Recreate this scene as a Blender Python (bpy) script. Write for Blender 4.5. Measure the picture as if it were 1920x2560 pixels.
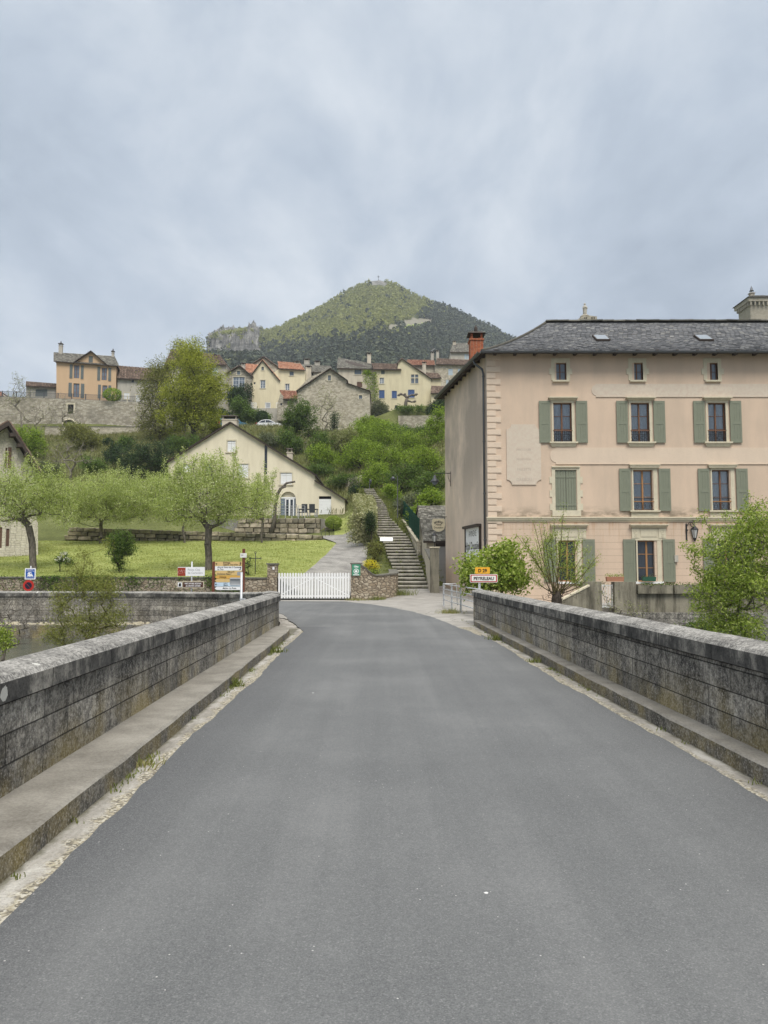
import bpy, math, random
import numpy as np
from mathutils import Vector, Matrix
from mathutils.geometry import tessellate_polygon
R = math.radians
for o in list(bpy.data.objects): bpy.data.objects.remove(o, do_unlink=True)
S = bpy.context.scene
COL = S.collection
# ------------------------------------------------------------------ camera
FP = 1920.0; PITCH = math.atan(140 / FP); CZ = 1.6
cd = bpy.data.cameras.new('camera'); cam = bpy.data.objects.new('camera', cd); COL.objects.link(cam)
cam.location = (0, 0, CZ); cam.rotation_euler = (math.pi / 2 + PITCH, 0, 0)
cd.sensor_fit = 'VERTICAL'; cd.sensor_height = 36; cd.lens = 27; cd.clip_start = .05; cd.clip_end = 6000
S.camera = cam
S.render.resolution_x = 768; S.render.resolution_y = 1024
S.view_settings.view_transform = 'Standard'; S.view_settings.look = 'None'
S.view_settings.exposure = 1.18; S.view_settings.gamma = 1
# ------------------------------------------------------------------ sky and sun (overcast)
SUN_EL, SUN_AZ = R(56), R(163)      # azimuth from +Y clockwise: behind the camera, a little left
W = bpy.data.worlds.new('World'); S.world = W; W.use_nodes = True
wn = W.node_tree; wn.nodes.clear()
def wnode(t, **k):
    n = wn.nodes.new(t)
    for a, b in k.items(): setattr(n, a, b)
    return n
def wl(a, b): wn.links.new(a, b)
def wmath(op, a, b=None):
    n = wnode('ShaderNodeMath', operation=op)
    for i, x in enumerate((a, b)):
        if x is None: continue
        if isinstance(x, (int, float)): n.inputs[i].default_value = x
        else: wl(x, n.inputs[i])
    return n.outputs[0]
tc = wnode('ShaderNodeTexCoord'); sp = wnode('ShaderNodeSeparateXYZ'); wl(tc.outputs['Generated'], sp.inputs[0])
el = wmath('MAXIMUM', sp.outputs[2], 0.0)
den = wmath('ADD', el, .42)
cx = wmath('DIVIDE', sp.outputs[0], den); cy = wmath('DIVIDE', sp.outputs[1], den)
cb = wnode('ShaderNodeCombineXYZ'); wl(cx, cb.inputs[0]); wl(wmath('MULTIPLY', cy, 1.0), cb.inputs[1]); wl(wmath('MULTIPLY', el, .6), cb.inputs[2])
mp = wnode('ShaderNodeMapping'); wl(cb.outputs[0], mp.inputs[0]); mp.inputs['Location'].default_value = (3.1, 1.75, 0.4); mp.inputs['Rotation'].default_value = (0, 0, R(24)); mp.inputs['Scale'].default_value=(1.25,.8,1)
n1 = wnode('ShaderNodeTexNoise'); n1.inputs['Scale'].default_value = 1.25; n1.inputs['Detail'].default_value = 7; n1.inputs['Roughness'].default_value = .56; n1.inputs['Distortion'].default_value = .35
n2 = wnode('ShaderNodeTexNoise'); n2.inputs['Scale'].default_value = 3.6; n2.inputs['Detail'].default_value = 6; n2.inputs['Roughness'].default_value = .6; n2.inputs['Distortion'].default_value = .3
wl(mp.outputs[0], n1.inputs[0]); wl(mp.outputs[0], n2.inputs[0])
mix = wmath('ADD', wmath('MULTIPLY', n1.outputs[0], .55), wmath('MULTIPLY', n2.outputs[0], .45))
cr = wnode('ShaderNodeValToRGB'); wl(mix, cr.inputs[0])
e = cr.color_ramp.elements
e[0].position = .40; e[0].color = (.355, .415, .495, 1)
e[1].position = .62; e[1].color = (.66, .71, .765, 1)
m_ = cr.color_ramp.elements.new(.5); m_.color = (.465, .53, .615, 1)
# paler towards the horizon; brighter near the zenith like any overcast sky
zr = wnode('ShaderNodeMapRange', interpolation_type='SMOOTHSTEP'); wl(sp.outputs[2], zr.inputs[0])
zr.inputs[1].default_value = .62; zr.inputs[2].default_value = .95; zr.inputs[3].default_value = 1.0; zr.inputs[4].default_value = 3.7
sc = wnode('ShaderNodeVectorMath', operation='SCALE'); tint = wnode('ShaderNodeMix', data_type='RGBA'); zt_ = wnode('ShaderNodeMapRange'); wl(sp.outputs[2], zt_.inputs[0]); zt_.inputs[1].default_value = .62; zt_.inputs[2].default_value = .8; wl(zt_.outputs[0], tint.inputs[0]); wl(cr.outputs[0], tint.inputs[6]); tint.inputs[7].default_value = (.575, .58, .58, 1); wl(tint.outputs[2], sc.inputs[0]); wl(zr.outputs[0], sc.inputs['Scale'])
sky = wnode('ShaderNodeTexSky', sky_type='NISHITA', sun_disc=False, sun_elevation=SUN_EL, sun_rotation=SUN_AZ)
bg1 = wnode('ShaderNodeBackground'); wl(sc.outputs[0], bg1.inputs[0]); bg1.inputs[1].default_value = .485
bg2 = wnode('ShaderNodeBackground'); wl(sky.outputs[0], bg2.inputs[0]); bg2.inputs[1].default_value = .004
ad = wnode('ShaderNodeAddShader'); wl(bg1.outputs[0], ad.inputs[0]); wl(bg2.outputs[0], ad.inputs[1])
wo = wnode('ShaderNodeOutputWorld'); wl(ad.outputs[0], wo.inputs[0])
sl = bpy.data.lights.new('sun', 'SUN'); sl.energy = 1.5; sl.angle = R(28); sl.color = (1, .955, .885)
sun = bpy.data.objects.new('sun', sl); COL.objects.link(sun)
sd = Vector((math.sin(SUN_AZ) * math.cos(SUN_EL), math.cos(SUN_AZ) * math.cos(SUN_EL), math.sin(SUN_EL)))
sun.rotation_euler = sd.to_track_quat('Z', 'Y').to_euler(); sun.location = (0, 0, 60)

# ------------------------------------------------------------------ helpers
def ray(u, v):
    x = (u - 960) / FP; y = (1280 - v) / FP; c, s = math.cos(PITCH), math.sin(PITCH)
    return Vector((x, c - y * s, s + y * c))
def P(u, v, Y):                     # the point at forward distance Y that the photo shows at (u, v)
    d = ray(u, v); t = Y / d.y
    return Vector((d.x * t, Y, CZ + d.z * t))
def ZV(v, Y): return P(960, v, Y).z
def XU(u, v, Y): return P(u, v, Y).x
class Fr:                           # a building's own frame: origin and heading
    def __init__(s, o, deg=0):
        s.o = Vector(o); s.a = R(deg); c, q = math.cos(s.a), math.sin(s.a)
        s.ex = Vector((c, q, 0)); s.ey = Vector((-q, c, 0))
    def hit(s, u, v, y=0):
        d = ray(u, v); c = Vector((0, 0, CZ)); p0 = s.o + s.ey * y
        t = (p0 - c).dot(s.ey) / d.dot(s.ey); p = c + d * t - s.o
        return p.dot(s.ex), p.z
    def w(s, x, y, z): return s.o + s.ex * x + s.ey * y + Vector((0, 0, z))
def tag(o, label=None, cat=None, group=None, kind=None):
    if label: o['label'] = label
    if cat: o['category'] = cat
    if group: o['group'] = group
    if kind: o['kind'] = kind
    return o
def thing(name, label, cat, loc=(0, 0, 0), rz=0, group=None):
    o = bpy.data.objects.new(name, None); COL.objects.link(o); o.location = loc; o.rotation_euler = (0, 0, rz)
    o.empty_display_size = .2
    return tag(o, label, cat, group)
def fthing(name, label, cat, fr, group=None): return thing(name, label, cat, fr.o, fr.a, group)
def dup(o, loc=None, rz=None, label=None, sc=None):
    r = o.copy(); COL.objects.link(r)
    if loc is not None: r.location = loc
    if rz is not None: r.rotation_euler = (0, 0, rz)
    if sc is not None: r.scale = sc if hasattr(sc, '__len__') else (sc,) * 3
    if label: r['label'] = label
    for ch in list(o.children):
        c = ch.copy(); COL.objects.link(c); c.parent = r
        for g in list(ch.children):
            d = g.copy(); COL.objects.link(d); d.parent = c
    return r
class MB:
    def __init__(s): s.v = []; s.f = []; s.mi = []; s.sm = []; s.cur = 0
    def add(s, vs, fs, smooth=False):
        b = len(s.v); s.v += [tuple(x) for x in vs]
        for f in fs: s.f.append(tuple(b + i for i in f)); s.mi.append(s.cur); s.sm.append(smooth)
        return s
    def poly(s, pts): return s.add(pts, [tuple(range(len(pts)))])
    def box(s, x0, x1, y0, y1, z0, z1):
        return s.hexa([(x0, y0, z0), (x1, y0, z0), (x1, y1, z0), (x0, y1, z0), (x0, y0, z1), (x1, y0, z1), (x1, y1, z1), (x0, y1, z1)])
    def hexa(s, c): return s.add(c, [(0, 3, 2, 1), (4, 5, 6, 7), (0, 1, 5, 4), (1, 2, 6, 5), (2, 3, 7, 6), (3, 0, 4, 7)])
    def cbox(s, c, d, m=None):
        pts = [Vector((sx * d[0] / 2, sy * d[1] / 2, sz * d[2] / 2)) for sz in (-1, 1) for sx, sy in ((-1, -1), (1, -1), (1, 1), (-1, 1))]
        c = Vector(c)
        return s.hexa([c + (m @ p if m else p) for p in pts])
    def bar(s, a, b, w, h=None, up=(0, 0, 1)):
        a, b = Vector(a), Vector(b); d = b - a; h = h or w
        z = d.normalized(); x = z.cross(Vector(up))
        if x.length < 1e-4: x = z.cross(Vector((0, 1, 0)))
        x.normalize(); y = x.cross(z)
        q = [a + x * i * w / 2 + y * j * h / 2 for i, j in ((-1, -1), (1, -1), (1, 1), (-1, 1))]
        return s.hexa(q + [p + d for p in q])
    def tube(s, pts, rad, n=8, cap=True, smooth=True):
        pts = [Vector(p) for p in pts]
        if not hasattr(rad, '__len__'): rad = [rad] * len(pts)
        vs = []; px = None
        for i, p in enumerate(pts):
            d = (pts[min(i + 1, len(pts) - 1)] - pts[max(i - 1, 0)]).normalized()
            x = d.orthogonal().normalized() if px is None else (px - d * px.dot(d)).normalized()
            px = x; y = d.cross(x)
            vs += [p + (x * math.cos(t) + y * math.sin(t)) * rad[i] for t in [2 * math.pi * k / n for k in range(n)]]
        fs = [(i * n + k, i * n + (k + 1) % n, (i + 1) * n + (k + 1) % n, (i + 1) * n + k) for i in range(len(pts) - 1) for k in range(n)]
        if cap: fs += [tuple(range(n))[::-1], tuple((len(pts) - 1) * n + k for k in range(n))]
        return s.add(vs, fs, smooth)
    def lathe(s, prof, c=(0, 0, 0), n=16, smooth=True):
        c = Vector(c); vs = [c + Vector((r * math.cos(2 * math.pi * k / n), r * math.sin(2 * math.pi * k / n), z)) for r, z in prof for k in range(n)]
        fs = [(i * n + k, i * n + (k + 1) % n, (i + 1) * n + (k + 1) % n, (i + 1) * n + k) for i in range(len(prof) - 1) for k in range(n)]
        fs += [tuple(range(n))[::-1], tuple((len(prof) - 1) * n + k for k in range(n))]
        return s.add(vs, fs, smooth)
    def prism(s, pts, y0, y1, swap=None):   # outline in (x, z) pushed along y ; swap maps (x,y,z)
        m = swap or (lambda x, y, z: (x, y, z)); n = len(pts)
        vs = [m(x, y0, z) for x, z in pts] + [m(x, y1, z) for x, z in pts]
        b = len(s.v); s.v += [tuple(v) for v in vs]
        tris = tessellate_polygon([[Vector((x, z, 0)) for x, z in pts]]) if n > 4 else [tuple(range(n))]
        for t in tris:
            s.f.append(tuple(b + i for i in t)); s.f.append(tuple(b + n + i for i in reversed(t)))
        for i in range(n): s.f.append((b + i, b + (i + 1) % n, b + n + (i + 1) % n, b + n + i))
        k = len(s.f) - len(s.mi); s.mi += [s.cur] * k; s.sm += [False] * k
        return s
    def build(s, name, mat, parent=None, fix=True, bevel=0):
        me = bpy.data.meshes.new(name); me.from_pydata(s.v, [], s.f)
        mats = mat if isinstance(mat, (list, tuple)) else [mat]
        for m in mats: me.materials.append(m)
        if len(mats) > 1: me.polygons.foreach_set('material_index', s.mi)
        if any(s.sm): me.polygons.foreach_set('use_smooth', s.sm)
        me.update()
        if fix:
            import bmesh
            bm = bmesh.new(); bm.from_mesh(me); bmesh.ops.recalc_face_normals(bm, faces=bm.faces); bm.to_mesh(me); bm.free()
        o = bpy.data.objects.new(name, me); COL.objects.link(o); o.parent = parent
        if bevel:
            b = o.modifiers.new('b', 'BEVEL'); b.width = bevel; b.segments = 2; b.limit_method = 'ANGLE'
        return o
def np_mesh(name, V, Fq, mat, parent=None, smooth=False):   # V (n,3) array, Fq (m,k) array of equal-size faces
    me = bpy.data.meshes.new(name); V = np.asarray(V, np.float32); Fq = np.asarray(Fq, np.int32)
    me.vertices.add(len(V)); me.vertices.foreach_set('co', V.ravel())
    k = Fq.shape[1]; me.loops.add(Fq.size); me.loops.foreach_set('vertex_index', Fq.ravel())
    me.polygons.add(len(Fq)); me.polygons.foreach_set('loop_start', np.arange(0, Fq.size, k, dtype=np.int32))
    try: me.polygons.foreach_set('loop_total', np.full(len(Fq), k, np.int32))
    except Exception: pass
    if smooth: me.polygons.foreach_set('use_smooth', np.ones(len(Fq), bool))
    me.materials.append(mat); me.update(calc_edges=True); me.validate()
    o = bpy.data.objects.new(name, me); COL.objects.link(o); o.parent = parent
    return o
def text_mb(mb, s, x, z, h, y=0, align='CENTER', sx=1, ital=0, thick=0, m=None, bold=0):
    """flat letters standing in the x-z plane at y, facing -y; (x,z) = baseline anchor"""
    cu = bpy.data.curves.new('t', 'FONT'); cu.body = s; cu.size = h / .7; cu.align_x = align; cu.extrude = 0; cu.offset = bold; cu.shear = ital
    cu.resolution_u = 2
    o = bpy.data.objects.new('t', cu); COL.objects.link(o); dg = bpy.context.evaluated_depsgraph_get()
    me = o.evaluated_get(dg).to_mesh()
    T = m or (lambda a, b, c: (a, b, c))
    mb.add([T(x + q.co.x * sx, y, z + q.co.y) for q in me.vertices], [tuple(p.vertices) for p in me.polygons])
    o.evaluated_get(dg).to_mesh_clear(); bpy.data.objects.remove(o); bpy.data.curves.remove(cu)
    return mb
# ------------------------------------------------------------------ material helper
class Mt:
    def __init__(s, name, rough=.85, spec=.3):
        s.m = bpy.data.materials.new(name); s.m.use_nodes = True; s.t = s.m.node_tree
        s.b = s.t.nodes['Principled BSDF']; s.b.inputs['Roughness'].default_value = rough
        s.b.inputs['Specular IOR Level'].default_value = spec
        s.tc = None
    def n(s, t, ins=None, **k):
        x = s.t.nodes.new(t)
        for a, b in k.items(): setattr(x, a, b)
        for a, b in (ins or {}).items():
            if hasattr(b, 'node'): s.t.links.new(b, x.inputs[a])
            else: x.inputs[a].default_value = b
        return x
    def co(s, kind='Object'):
        if not s.tc: s.tc = s.n('ShaderNodeTexCoord')
        return s.tc.outputs[kind]
    def map(s, v=None, sc=(1, 1, 1), loc=(0, 0, 0), rot=(0, 0, 0)):
        return s.n('ShaderNodeMapping', {0: v or s.co(), 'Scale': sc, 'Location': loc, 'Rotation': rot}).outputs[0]
    def wall(s):                     # (along, up) coordinates whichever way an upright wall faces
        a = s.n('ShaderNodeSeparateXYZ', {0: s.co()}); nn = s.n('ShaderNodeSeparateXYZ', {0: s.co('Normal')})
        f = s.ma('GREATER_THAN', s.ma('ABSOLUTE', nn.outputs[0]), s.ma('ABSOLUTE', nn.outputs[1]))
        u = s.ma('ADD', s.ma('MULTIPLY', a.outputs[1], f), s.ma('MULTIPLY', a.outputs[0], s.ma('SUBTRACT', 1.0, f)))
        return s.n('ShaderNodeCombineXYZ', {0: u, 1: a.outputs[2], 2: f}).outputs[0]
    def ma(s, op, a, b=None, c=None, cl=False):
        x = s.n('ShaderNodeMath', operation=op); x.use_clamp = cl
        for i, q in enumerate((a, b, c)):
            if q is None: continue
            if hasattr(q, 'node'): s.t.links.new(q, x.inputs[i])
            else: x.inputs[i].default_value = q
        return x.outputs[0]
    def noise(s, sc, det=4, rough=.55, v=None, dist=0, out=0):
        return s.n('ShaderNodeTexNoise', {'Vector': v or s.co(), 'Scale': sc, 'Detail': det, 'Roughness': rough, 'Distortion': dist}).outputs[out]
    def ramp(s, f, stops, interp='LINEAR'):
        x = s.n('ShaderNodeValToRGB', {0: f}); r = x.color_ramp; r.interpolation = interp
        while len(r.elements) < len(stops): r.elements.new(.5)
        for e, (p, c) in zip(r.elements, stops):
            e.position = p; e.color = (*(c if hasattr(c, '__len__') else (c, c, c)), 1)
        return x.outputs[0]
    def mix(s, f, a, b, mode='MIX'):
        x = s.n('ShaderNodeMix', data_type='RGBA', blend_type=mode); x.clamp_factor = True
        for i, q in ((0, f), (6, a), (7, b)):
            if hasattr(q, 'node'): s.t.links.new(q, x.inputs[i])
            elif i == 0: x.inputs[i].default_value = q
            else: x.inputs[i].default_value = (*q, 1) if hasattr(q, '__len__') else (q, q, q, 1)
        return x.outputs[2]
    def col(s, c):
        if hasattr(c, 'node'): s.t.links.new(c, s.b.inputs['Base Color'])
        else: s.b.inputs['Base Color'].default_value = (*c, 1)
        return s
    def bump(s, h, st=.5, d=.02):
        x = s.n('ShaderNodeBump', {'Height': h, 'Strength': st, 'Distance': d}); s.t.links.new(x.outputs[0], s.b.inputs['Normal']); return s
    def set(s, **k):
        for a, b in k.items(): s.b.inputs[a.replace('_', ' ')].default_value = b
        return s
def plain(name, c, rough=.6, spec=.3, metal=0, var=.12, sc=6):
    m = Mt(name, rough, spec); f = m.noise(sc, 3)
    m.col(m.mix(f, tuple(x * (1 - var) for x in c), tuple(min(1, x * (1 + var)) for x in c))); m.set(Metallic=metal)
    return m.m
# ================================================================== materials
def m_asphalt():
    m = Mt('asphalt', .9, .25); big = m.noise(.35, 5, .6); st = m.noise(1, 5, .6, m.map(sc=(2.0, .07, 1)))
    base = m.ramp(m.ma('ADD', m.ma('MULTIPLY', big, .6), m.ma('MULTIPLY', st, .4)), [(.38, (.082, .085, .0865)), (.5, (.106, .109, .1095)), (.62, (.144, .146, .145))])
    x = m.n('ShaderNodeSeparateXYZ', {0: m.co()}).outputs[0]
    edge = m.n('ShaderNodeMapRange', {0: m.ma('ADD', m.ma('ABSOLUTE', m.ma('SUBTRACT', x, .53)), m.ma('MULTIPLY', m.noise(1.4, 4), .7)), 1: 2.05, 2: 2.6, 3: 0.0, 4: 1.0}).outputs[0]
    y = m.n('ShaderNodeSeparateXYZ', {0: m.co()}).outputs[1]
    edge = m.ma('MULTIPLY', edge, m.ma('LESS_THAN', y, 21.0))
    c = m.mix(m.ma('MULTIPLY', edge, .75), base, (.06, .062, .066))
    fine = m.noise(140, 3, .7); c = m.mix(m.ramp(fine, [(.4, .0), (.7, .45)]), c, (.25, .25, .245))
    mid = m.noise(38, 3, .6); c = m.mix(m.ramp(mid, [(.3, .25), (.5, 0)]), c, (.07, .072, .075))
    va = m.n('ShaderNodeTexVoronoi', {'Vector': m.co(), 'Scale': 150.0}); vac = m.n('ShaderNodeSeparateColor', {0: va.outputs['Color']}).outputs[0]; c = m.mix(m.ramp(vac, [(.0, .2), (.25, 0)]), c, (.05, .05, .05)); c = m.mix(m.ramp(vac, [(.85, 0), (1.0, .28)]), c, (.3, .3, .29))
    vo = m.n('ShaderNodeTexVoronoi', {'Vector': m.co(), 'Scale': 17.0}); sel = m.n('ShaderNodeSeparateColor', {0: vo.outputs['Color']})
    sp = m.ma('MULTIPLY', m.ma('LESS_THAN', vo.outputs['Distance'], .07), m.ma('GREATER_THAN', sel.outputs[0], .8))
    c = m.mix(m.ma('MULTIPLY', sp, m.ma('GREATER_THAN', m.noise(.8, 3), .46)), c, (.42, .41, .39))
    vo = m.n('ShaderNodeTexVoronoi', {'Vector': m.co(), 'Scale': 1.5, 'Randomness': 1.0}); sel = m.n('ShaderNodeSeparateColor', {0: vo.outputs['Color']})
    sp = m.ma('MULTIPLY', m.ma('LESS_THAN', m.ma('ADD', vo.outputs['Distance'], m.ma('MULTIPLY', m.noise(60, 2), .03)), .036), m.ma('GREATER_THAN', sel.outputs[1], .55))
    c = m.mix(sp, c, (.6, .59, .57))
    m.col(c).bump(m.ma('ADD', fine, m.ma('MULTIPLY', mid, .5)), .5, .006); return m.m
def m_sand(name='sand', c0=(.27, .245, .21), c1=(.5, .47, .42), gravel=1.0, sc=1.0):
    m = Mt(name, .95, .15); a = m.noise(1.6 * sc, 6, .65); b = m.noise(45 * sc, 3, .7)
    vo = m.n('ShaderNodeTexVoronoi', {'Vector': m.co(), 'Scale': 48 * sc}); vc = m.n('ShaderNodeSeparateColor', {0: vo.outputs['Color']}).outputs[0]
    c = m.mix(m.ramp(a, [(.35, 0), (.65, 1)]), c0, c1)
    c = m.mix(m.ma('MULTIPLY', m.ramp(vc, [(.3, .8), (.8, 0)]), .6 * gravel), c, tuple(x * .35 for x in c0))
    c = m.mix(m.ramp(b, [(.55, 0), (.8, .5)]), c, tuple(min(.8, x * 1.5) for x in c1))
    m.col(c).bump(m.ma('ADD', b, m.ma('MULTIPLY', vo.outputs['Distance'], -1.2)), .6, .012); return m.m
def m_parapet(name='parapet_stone', k=1.0, joints=True, moss=1.0):
    m = Mt(name, .92, .15); v = m.co(); w = m.wall()
    a = m.noise(1.1, 6, .65); st = m.noise(1, 7, .68, m.map(w, sc=(5.5, .9, 3))); f = m.noise(46, 4, .75)
    mid = m.noise(13, 6, .78); t = m.ma('ADD', m.ma('ADD', m.ma('MULTIPLY', a, .25), m.ma('MULTIPLY', mid, .45)), m.ma('MULTIPLY', st, .3))
    c = m.ramp(t, [(.41, (.042 * k, .040 * k, .038 * k)), (.465, (.125 * k, .118 * k, .107 * k)), (.52, (.25 * k, .235 * k, .208 * k)), (.59, (.46 * k, .435 * k, .38 * k))])
    z = m.n('ShaderNodeSeparateXYZ', {0: v}).outputs[2]
    low = m.n('ShaderNodeMapRange', {0: z, 1: .62, 2: .16, 3: 0.0, 4: 1.0}).outputs[0]
    mo = m.ma('MULTIPLY', m.ma('MULTIPLY', low, m.ramp(m.noise(1.5, 5, .6), [(.45, 0), (.66, 1)])), .75 * moss)
    c = m.mix(mo, c, (.32, .25, .085)); c = m.mix(.3, c, m.mix(1.0, c, (1.0, .95, .86), 'MULTIPLY'))
    c = m.mix(m.ma('MULTIPLY', low, .18), c, (.22, .2, .165))
    c = m.mix(m.ramp(f, [(.3, .8), (.5, 0)]), c, (.022, .021, .02)); c = m.mix(m.ramp(f, [(.54, 0), (.66, .75)]), c, (.46, .44, .40))
    c = m.mix(m.ramp(m.noise(30, 4, .7, m.map(w, sc=(1.6, .55, 1))), [(.62, 0), (.72, .8)]), c, (.36, .34, .30))
    vo = m.n('ShaderNodeTexVoronoi', {'Vector': m.map(v, sc=(1, 1, .7)), 'Scale': 3.6}); vs = m.n('ShaderNodeSeparateColor', {0: vo.outputs['Color']})
    rr = m.ma('ADD', vo.outputs['Distance'], m.ma('MULTIPLY', m.noise(22, 3), .16))
    li = m.ma('MULTIPLY', m.ma('LESS_THAN', rr, m.ma('MULTIPLY', vs.outputs[1], .25)), m.ma('GREATER_THAN', vs.outputs[0], .62))
    c = m.mix(m.ma('MULTIPLY', li, .85), c, (.52, .51, .46))
    h = m.ma('ADD', m.ma('MULTIPLY', f, .35), m.ma('MULTIPLY', a, .4))
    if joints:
        br = m.n('ShaderNodeTexBrick', {'Vector': m.map(w, loc=(.3, -.138, 0)), 'Scale': 1.0, 'Mortar Size': .0065, 'Mortar Smooth': .3, 'Brick Width': 1.02, 'Row Height': .199, 'Color1': (.35, .35, .35, 1), 'Color2': (.65, .65, .65, 1), 'Mortar': (.5, .5, .5, 1)}, offset=.43)  # course joints; the top dark one also paints in the shadow under the coping
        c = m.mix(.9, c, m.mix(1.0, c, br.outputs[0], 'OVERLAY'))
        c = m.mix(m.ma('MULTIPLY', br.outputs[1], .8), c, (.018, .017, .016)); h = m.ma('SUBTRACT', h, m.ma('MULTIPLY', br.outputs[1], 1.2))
    m.col(c).bump(h, .8, .015); return m.m
def m_coping():
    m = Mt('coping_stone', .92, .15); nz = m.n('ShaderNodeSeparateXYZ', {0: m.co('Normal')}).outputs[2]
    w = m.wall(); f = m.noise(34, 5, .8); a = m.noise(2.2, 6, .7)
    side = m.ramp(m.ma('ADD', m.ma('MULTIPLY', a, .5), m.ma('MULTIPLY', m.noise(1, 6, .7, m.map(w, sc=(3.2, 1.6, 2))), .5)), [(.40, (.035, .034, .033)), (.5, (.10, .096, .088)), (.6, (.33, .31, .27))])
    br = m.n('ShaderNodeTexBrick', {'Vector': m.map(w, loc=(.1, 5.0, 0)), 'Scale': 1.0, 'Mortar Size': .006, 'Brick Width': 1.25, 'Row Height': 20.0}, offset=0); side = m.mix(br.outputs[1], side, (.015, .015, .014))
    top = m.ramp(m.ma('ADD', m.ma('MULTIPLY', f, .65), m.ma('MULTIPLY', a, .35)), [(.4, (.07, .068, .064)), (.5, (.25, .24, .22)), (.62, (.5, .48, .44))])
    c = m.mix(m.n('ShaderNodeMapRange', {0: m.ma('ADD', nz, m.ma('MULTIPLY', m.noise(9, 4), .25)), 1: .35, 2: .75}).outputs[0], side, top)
    c = m.mix(m.ramp(m.noise(50, 3, .7), [(.3, .6), (.5, 0)]), c, (.02, .02, .02))
    vo = m.n('ShaderNodeTexVoronoi', {'Vector': m.co(), 'Scale': 3.4}); vs = m.n('ShaderNodeSeparateColor', {0: vo.outputs['Color']})
    rr = m.ma('ADD', vo.outputs['Distance'], m.ma('MULTIPLY', m.noise(22, 3), .16))
    li = m.ma('MULTIPLY', m.ma('LESS_THAN', rr, m.ma('MULTIPLY', vs.outputs[1], .27)), m.ma('GREATER_THAN', vs.outputs[0], .55))
    c = m.mix(m.ma('MULTIPLY', li, .85), c, (.55, .54, .49))
    m.col(c).bump(m.ma('ADD', f, a), .8, .012); return m.m
def m_concrete(name, c0, c1, crack=1.0, st=0.0, sc=1.0):
    m = Mt(name, .9, .2); a = m.noise(1.3 * sc, 6, .65); b = m.noise(26 * sc, 4, .7); w = m.wall()
    c = m.mix(m.ramp(m.ma('ADD', m.ma('MULTIPLY', a, .6), m.ma('MULTIPLY', b, .4)), [(.35, 0), (.65, 1)]), c0, c1)
    if st: c = m.mix(m.ma('MULTIPLY', m.ramp(m.noise(1, 6, .65, m.map(w, sc=(2.6 * sc, .35 * sc, 1))), [(.45, 0), (.62, 1)]), st), c, tuple(x * .28 for x in c0))
    if crack:
        vo = m.n('ShaderNodeTexVoronoi', {'Vector': m.n('ShaderNodeVectorMath', {0: m.co(), 1: m.n('ShaderNodeVectorMath', {0: m.noise(2, 3, out=1), 3: .5}, operation='SCALE').outputs[0]}, operation='ADD').outputs[0], 'Scale': .45}, feature='DISTANCE_TO_EDGE')
        c = m.mix(m.ma('MULTIPLY', m.ramp(vo.outputs[0], [(.002, 1), (.01, 0)]), .5 * crack), c, tuple(x * .3 for x in c0))
    m.col(c).bump(b, .4, .008); return m.m
def m_plaster(name, c, stain=(.2, .17, .14), amt=.25, sx=1.6, sz=.28, var=.1, groove=0, patch=.0, zs=None):
    m = Mt(name, .92, .12); w = m.wall(); a = m.noise(.55, 6, .6); f = m.noise(22, 4, .7); v = m.noise(1, 6, .62, m.map(w, sc=(sx, sz, 1)))
    k = m.mix(a, tuple(x * (1 - var) for x in c), tuple(min(.85, x * (1 + var)) for x in c))
    k = m.mix(m.ma('MULTIPLY', m.ramp(v, [(.42, 0), (.68, 1)]), amt), k, stain)
    if patch: k = m.mix(m.ma('MULTIPLY', m.ramp(m.noise(.28, 6, .62, m.map(w, sc=(1.2, .8, 1), loc=(2.3, 5, 0))), [(.45, 0), (.62, 1)] if not zs else [(.36, 0), (.56, 1)]), m.ma('MULTIPLY', patch, m.n('ShaderNodeMapRange', {0: m.n('ShaderNodeSeparateXYZ', {0: w}).outputs[1], 1: zs[0], 2: zs[1]}).outputs[0]) if zs else patch), k, stain)
    k = m.mix(m.ramp(f, [(.3, .22), (.5, 0)]), k, tuple(x * .6 for x in c))
    h = f
    if groove:
        z = m.n('ShaderNodeSeparateXYZ', {0: w}).outputs[1]; g = m.ma('LESS_THAN', m.ma('FRACT', m.ma('DIVIDE', z, groove)), .045)
        lo = m.ma('LESS_THAN', z, 3.73); g = m.ma('MULTIPLY', g, lo)
        k = m.mix(m.ma('MULTIPLY', g, .55), k, tuple(x * .35 for x in c)); h = m.ma('SUBTRACT', f, m.ma('MULTIPLY', g, 3.0))
    if groove:
        zz = m.n('ShaderNodeSeparateXYZ', {0: w}).outputs[1]; bd = m.ma('MULTIPLY', m.n('ShaderNodeMapRange', {0: zz, 1: 4.55, 2: 4.08}).outputs[0], m.ma('GREATER_THAN', zz, 4.0)); k = m.mix(m.ma('MULTIPLY', bd, m.ramp(m.noise(2.2, 5, .7, m.map(w, sc=(.6, 1.5, 1))), [(.42, 0), (.6, .85)])), k, (.2, .165, .12))
        lo2 = m.n('ShaderNodeMapRange', {0: zz, 1: 3.7, 2: 2.6}).outputs[0]; k = m.mix(m.ma('MULTIPLY', m.ma('MULTIPLY', m.ma('SUBTRACT', 1.0, lo2), m.ma('LESS_THAN', zz, 3.75)), m.ramp(m.noise(1, 4, .6, m.map(w, sc=(5, .3, 1))), [(.5, 0), (.6, .55)])), k, (.45, .27, .16))
    m.col(k).bump(h, .35, .01); return m.m
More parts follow.
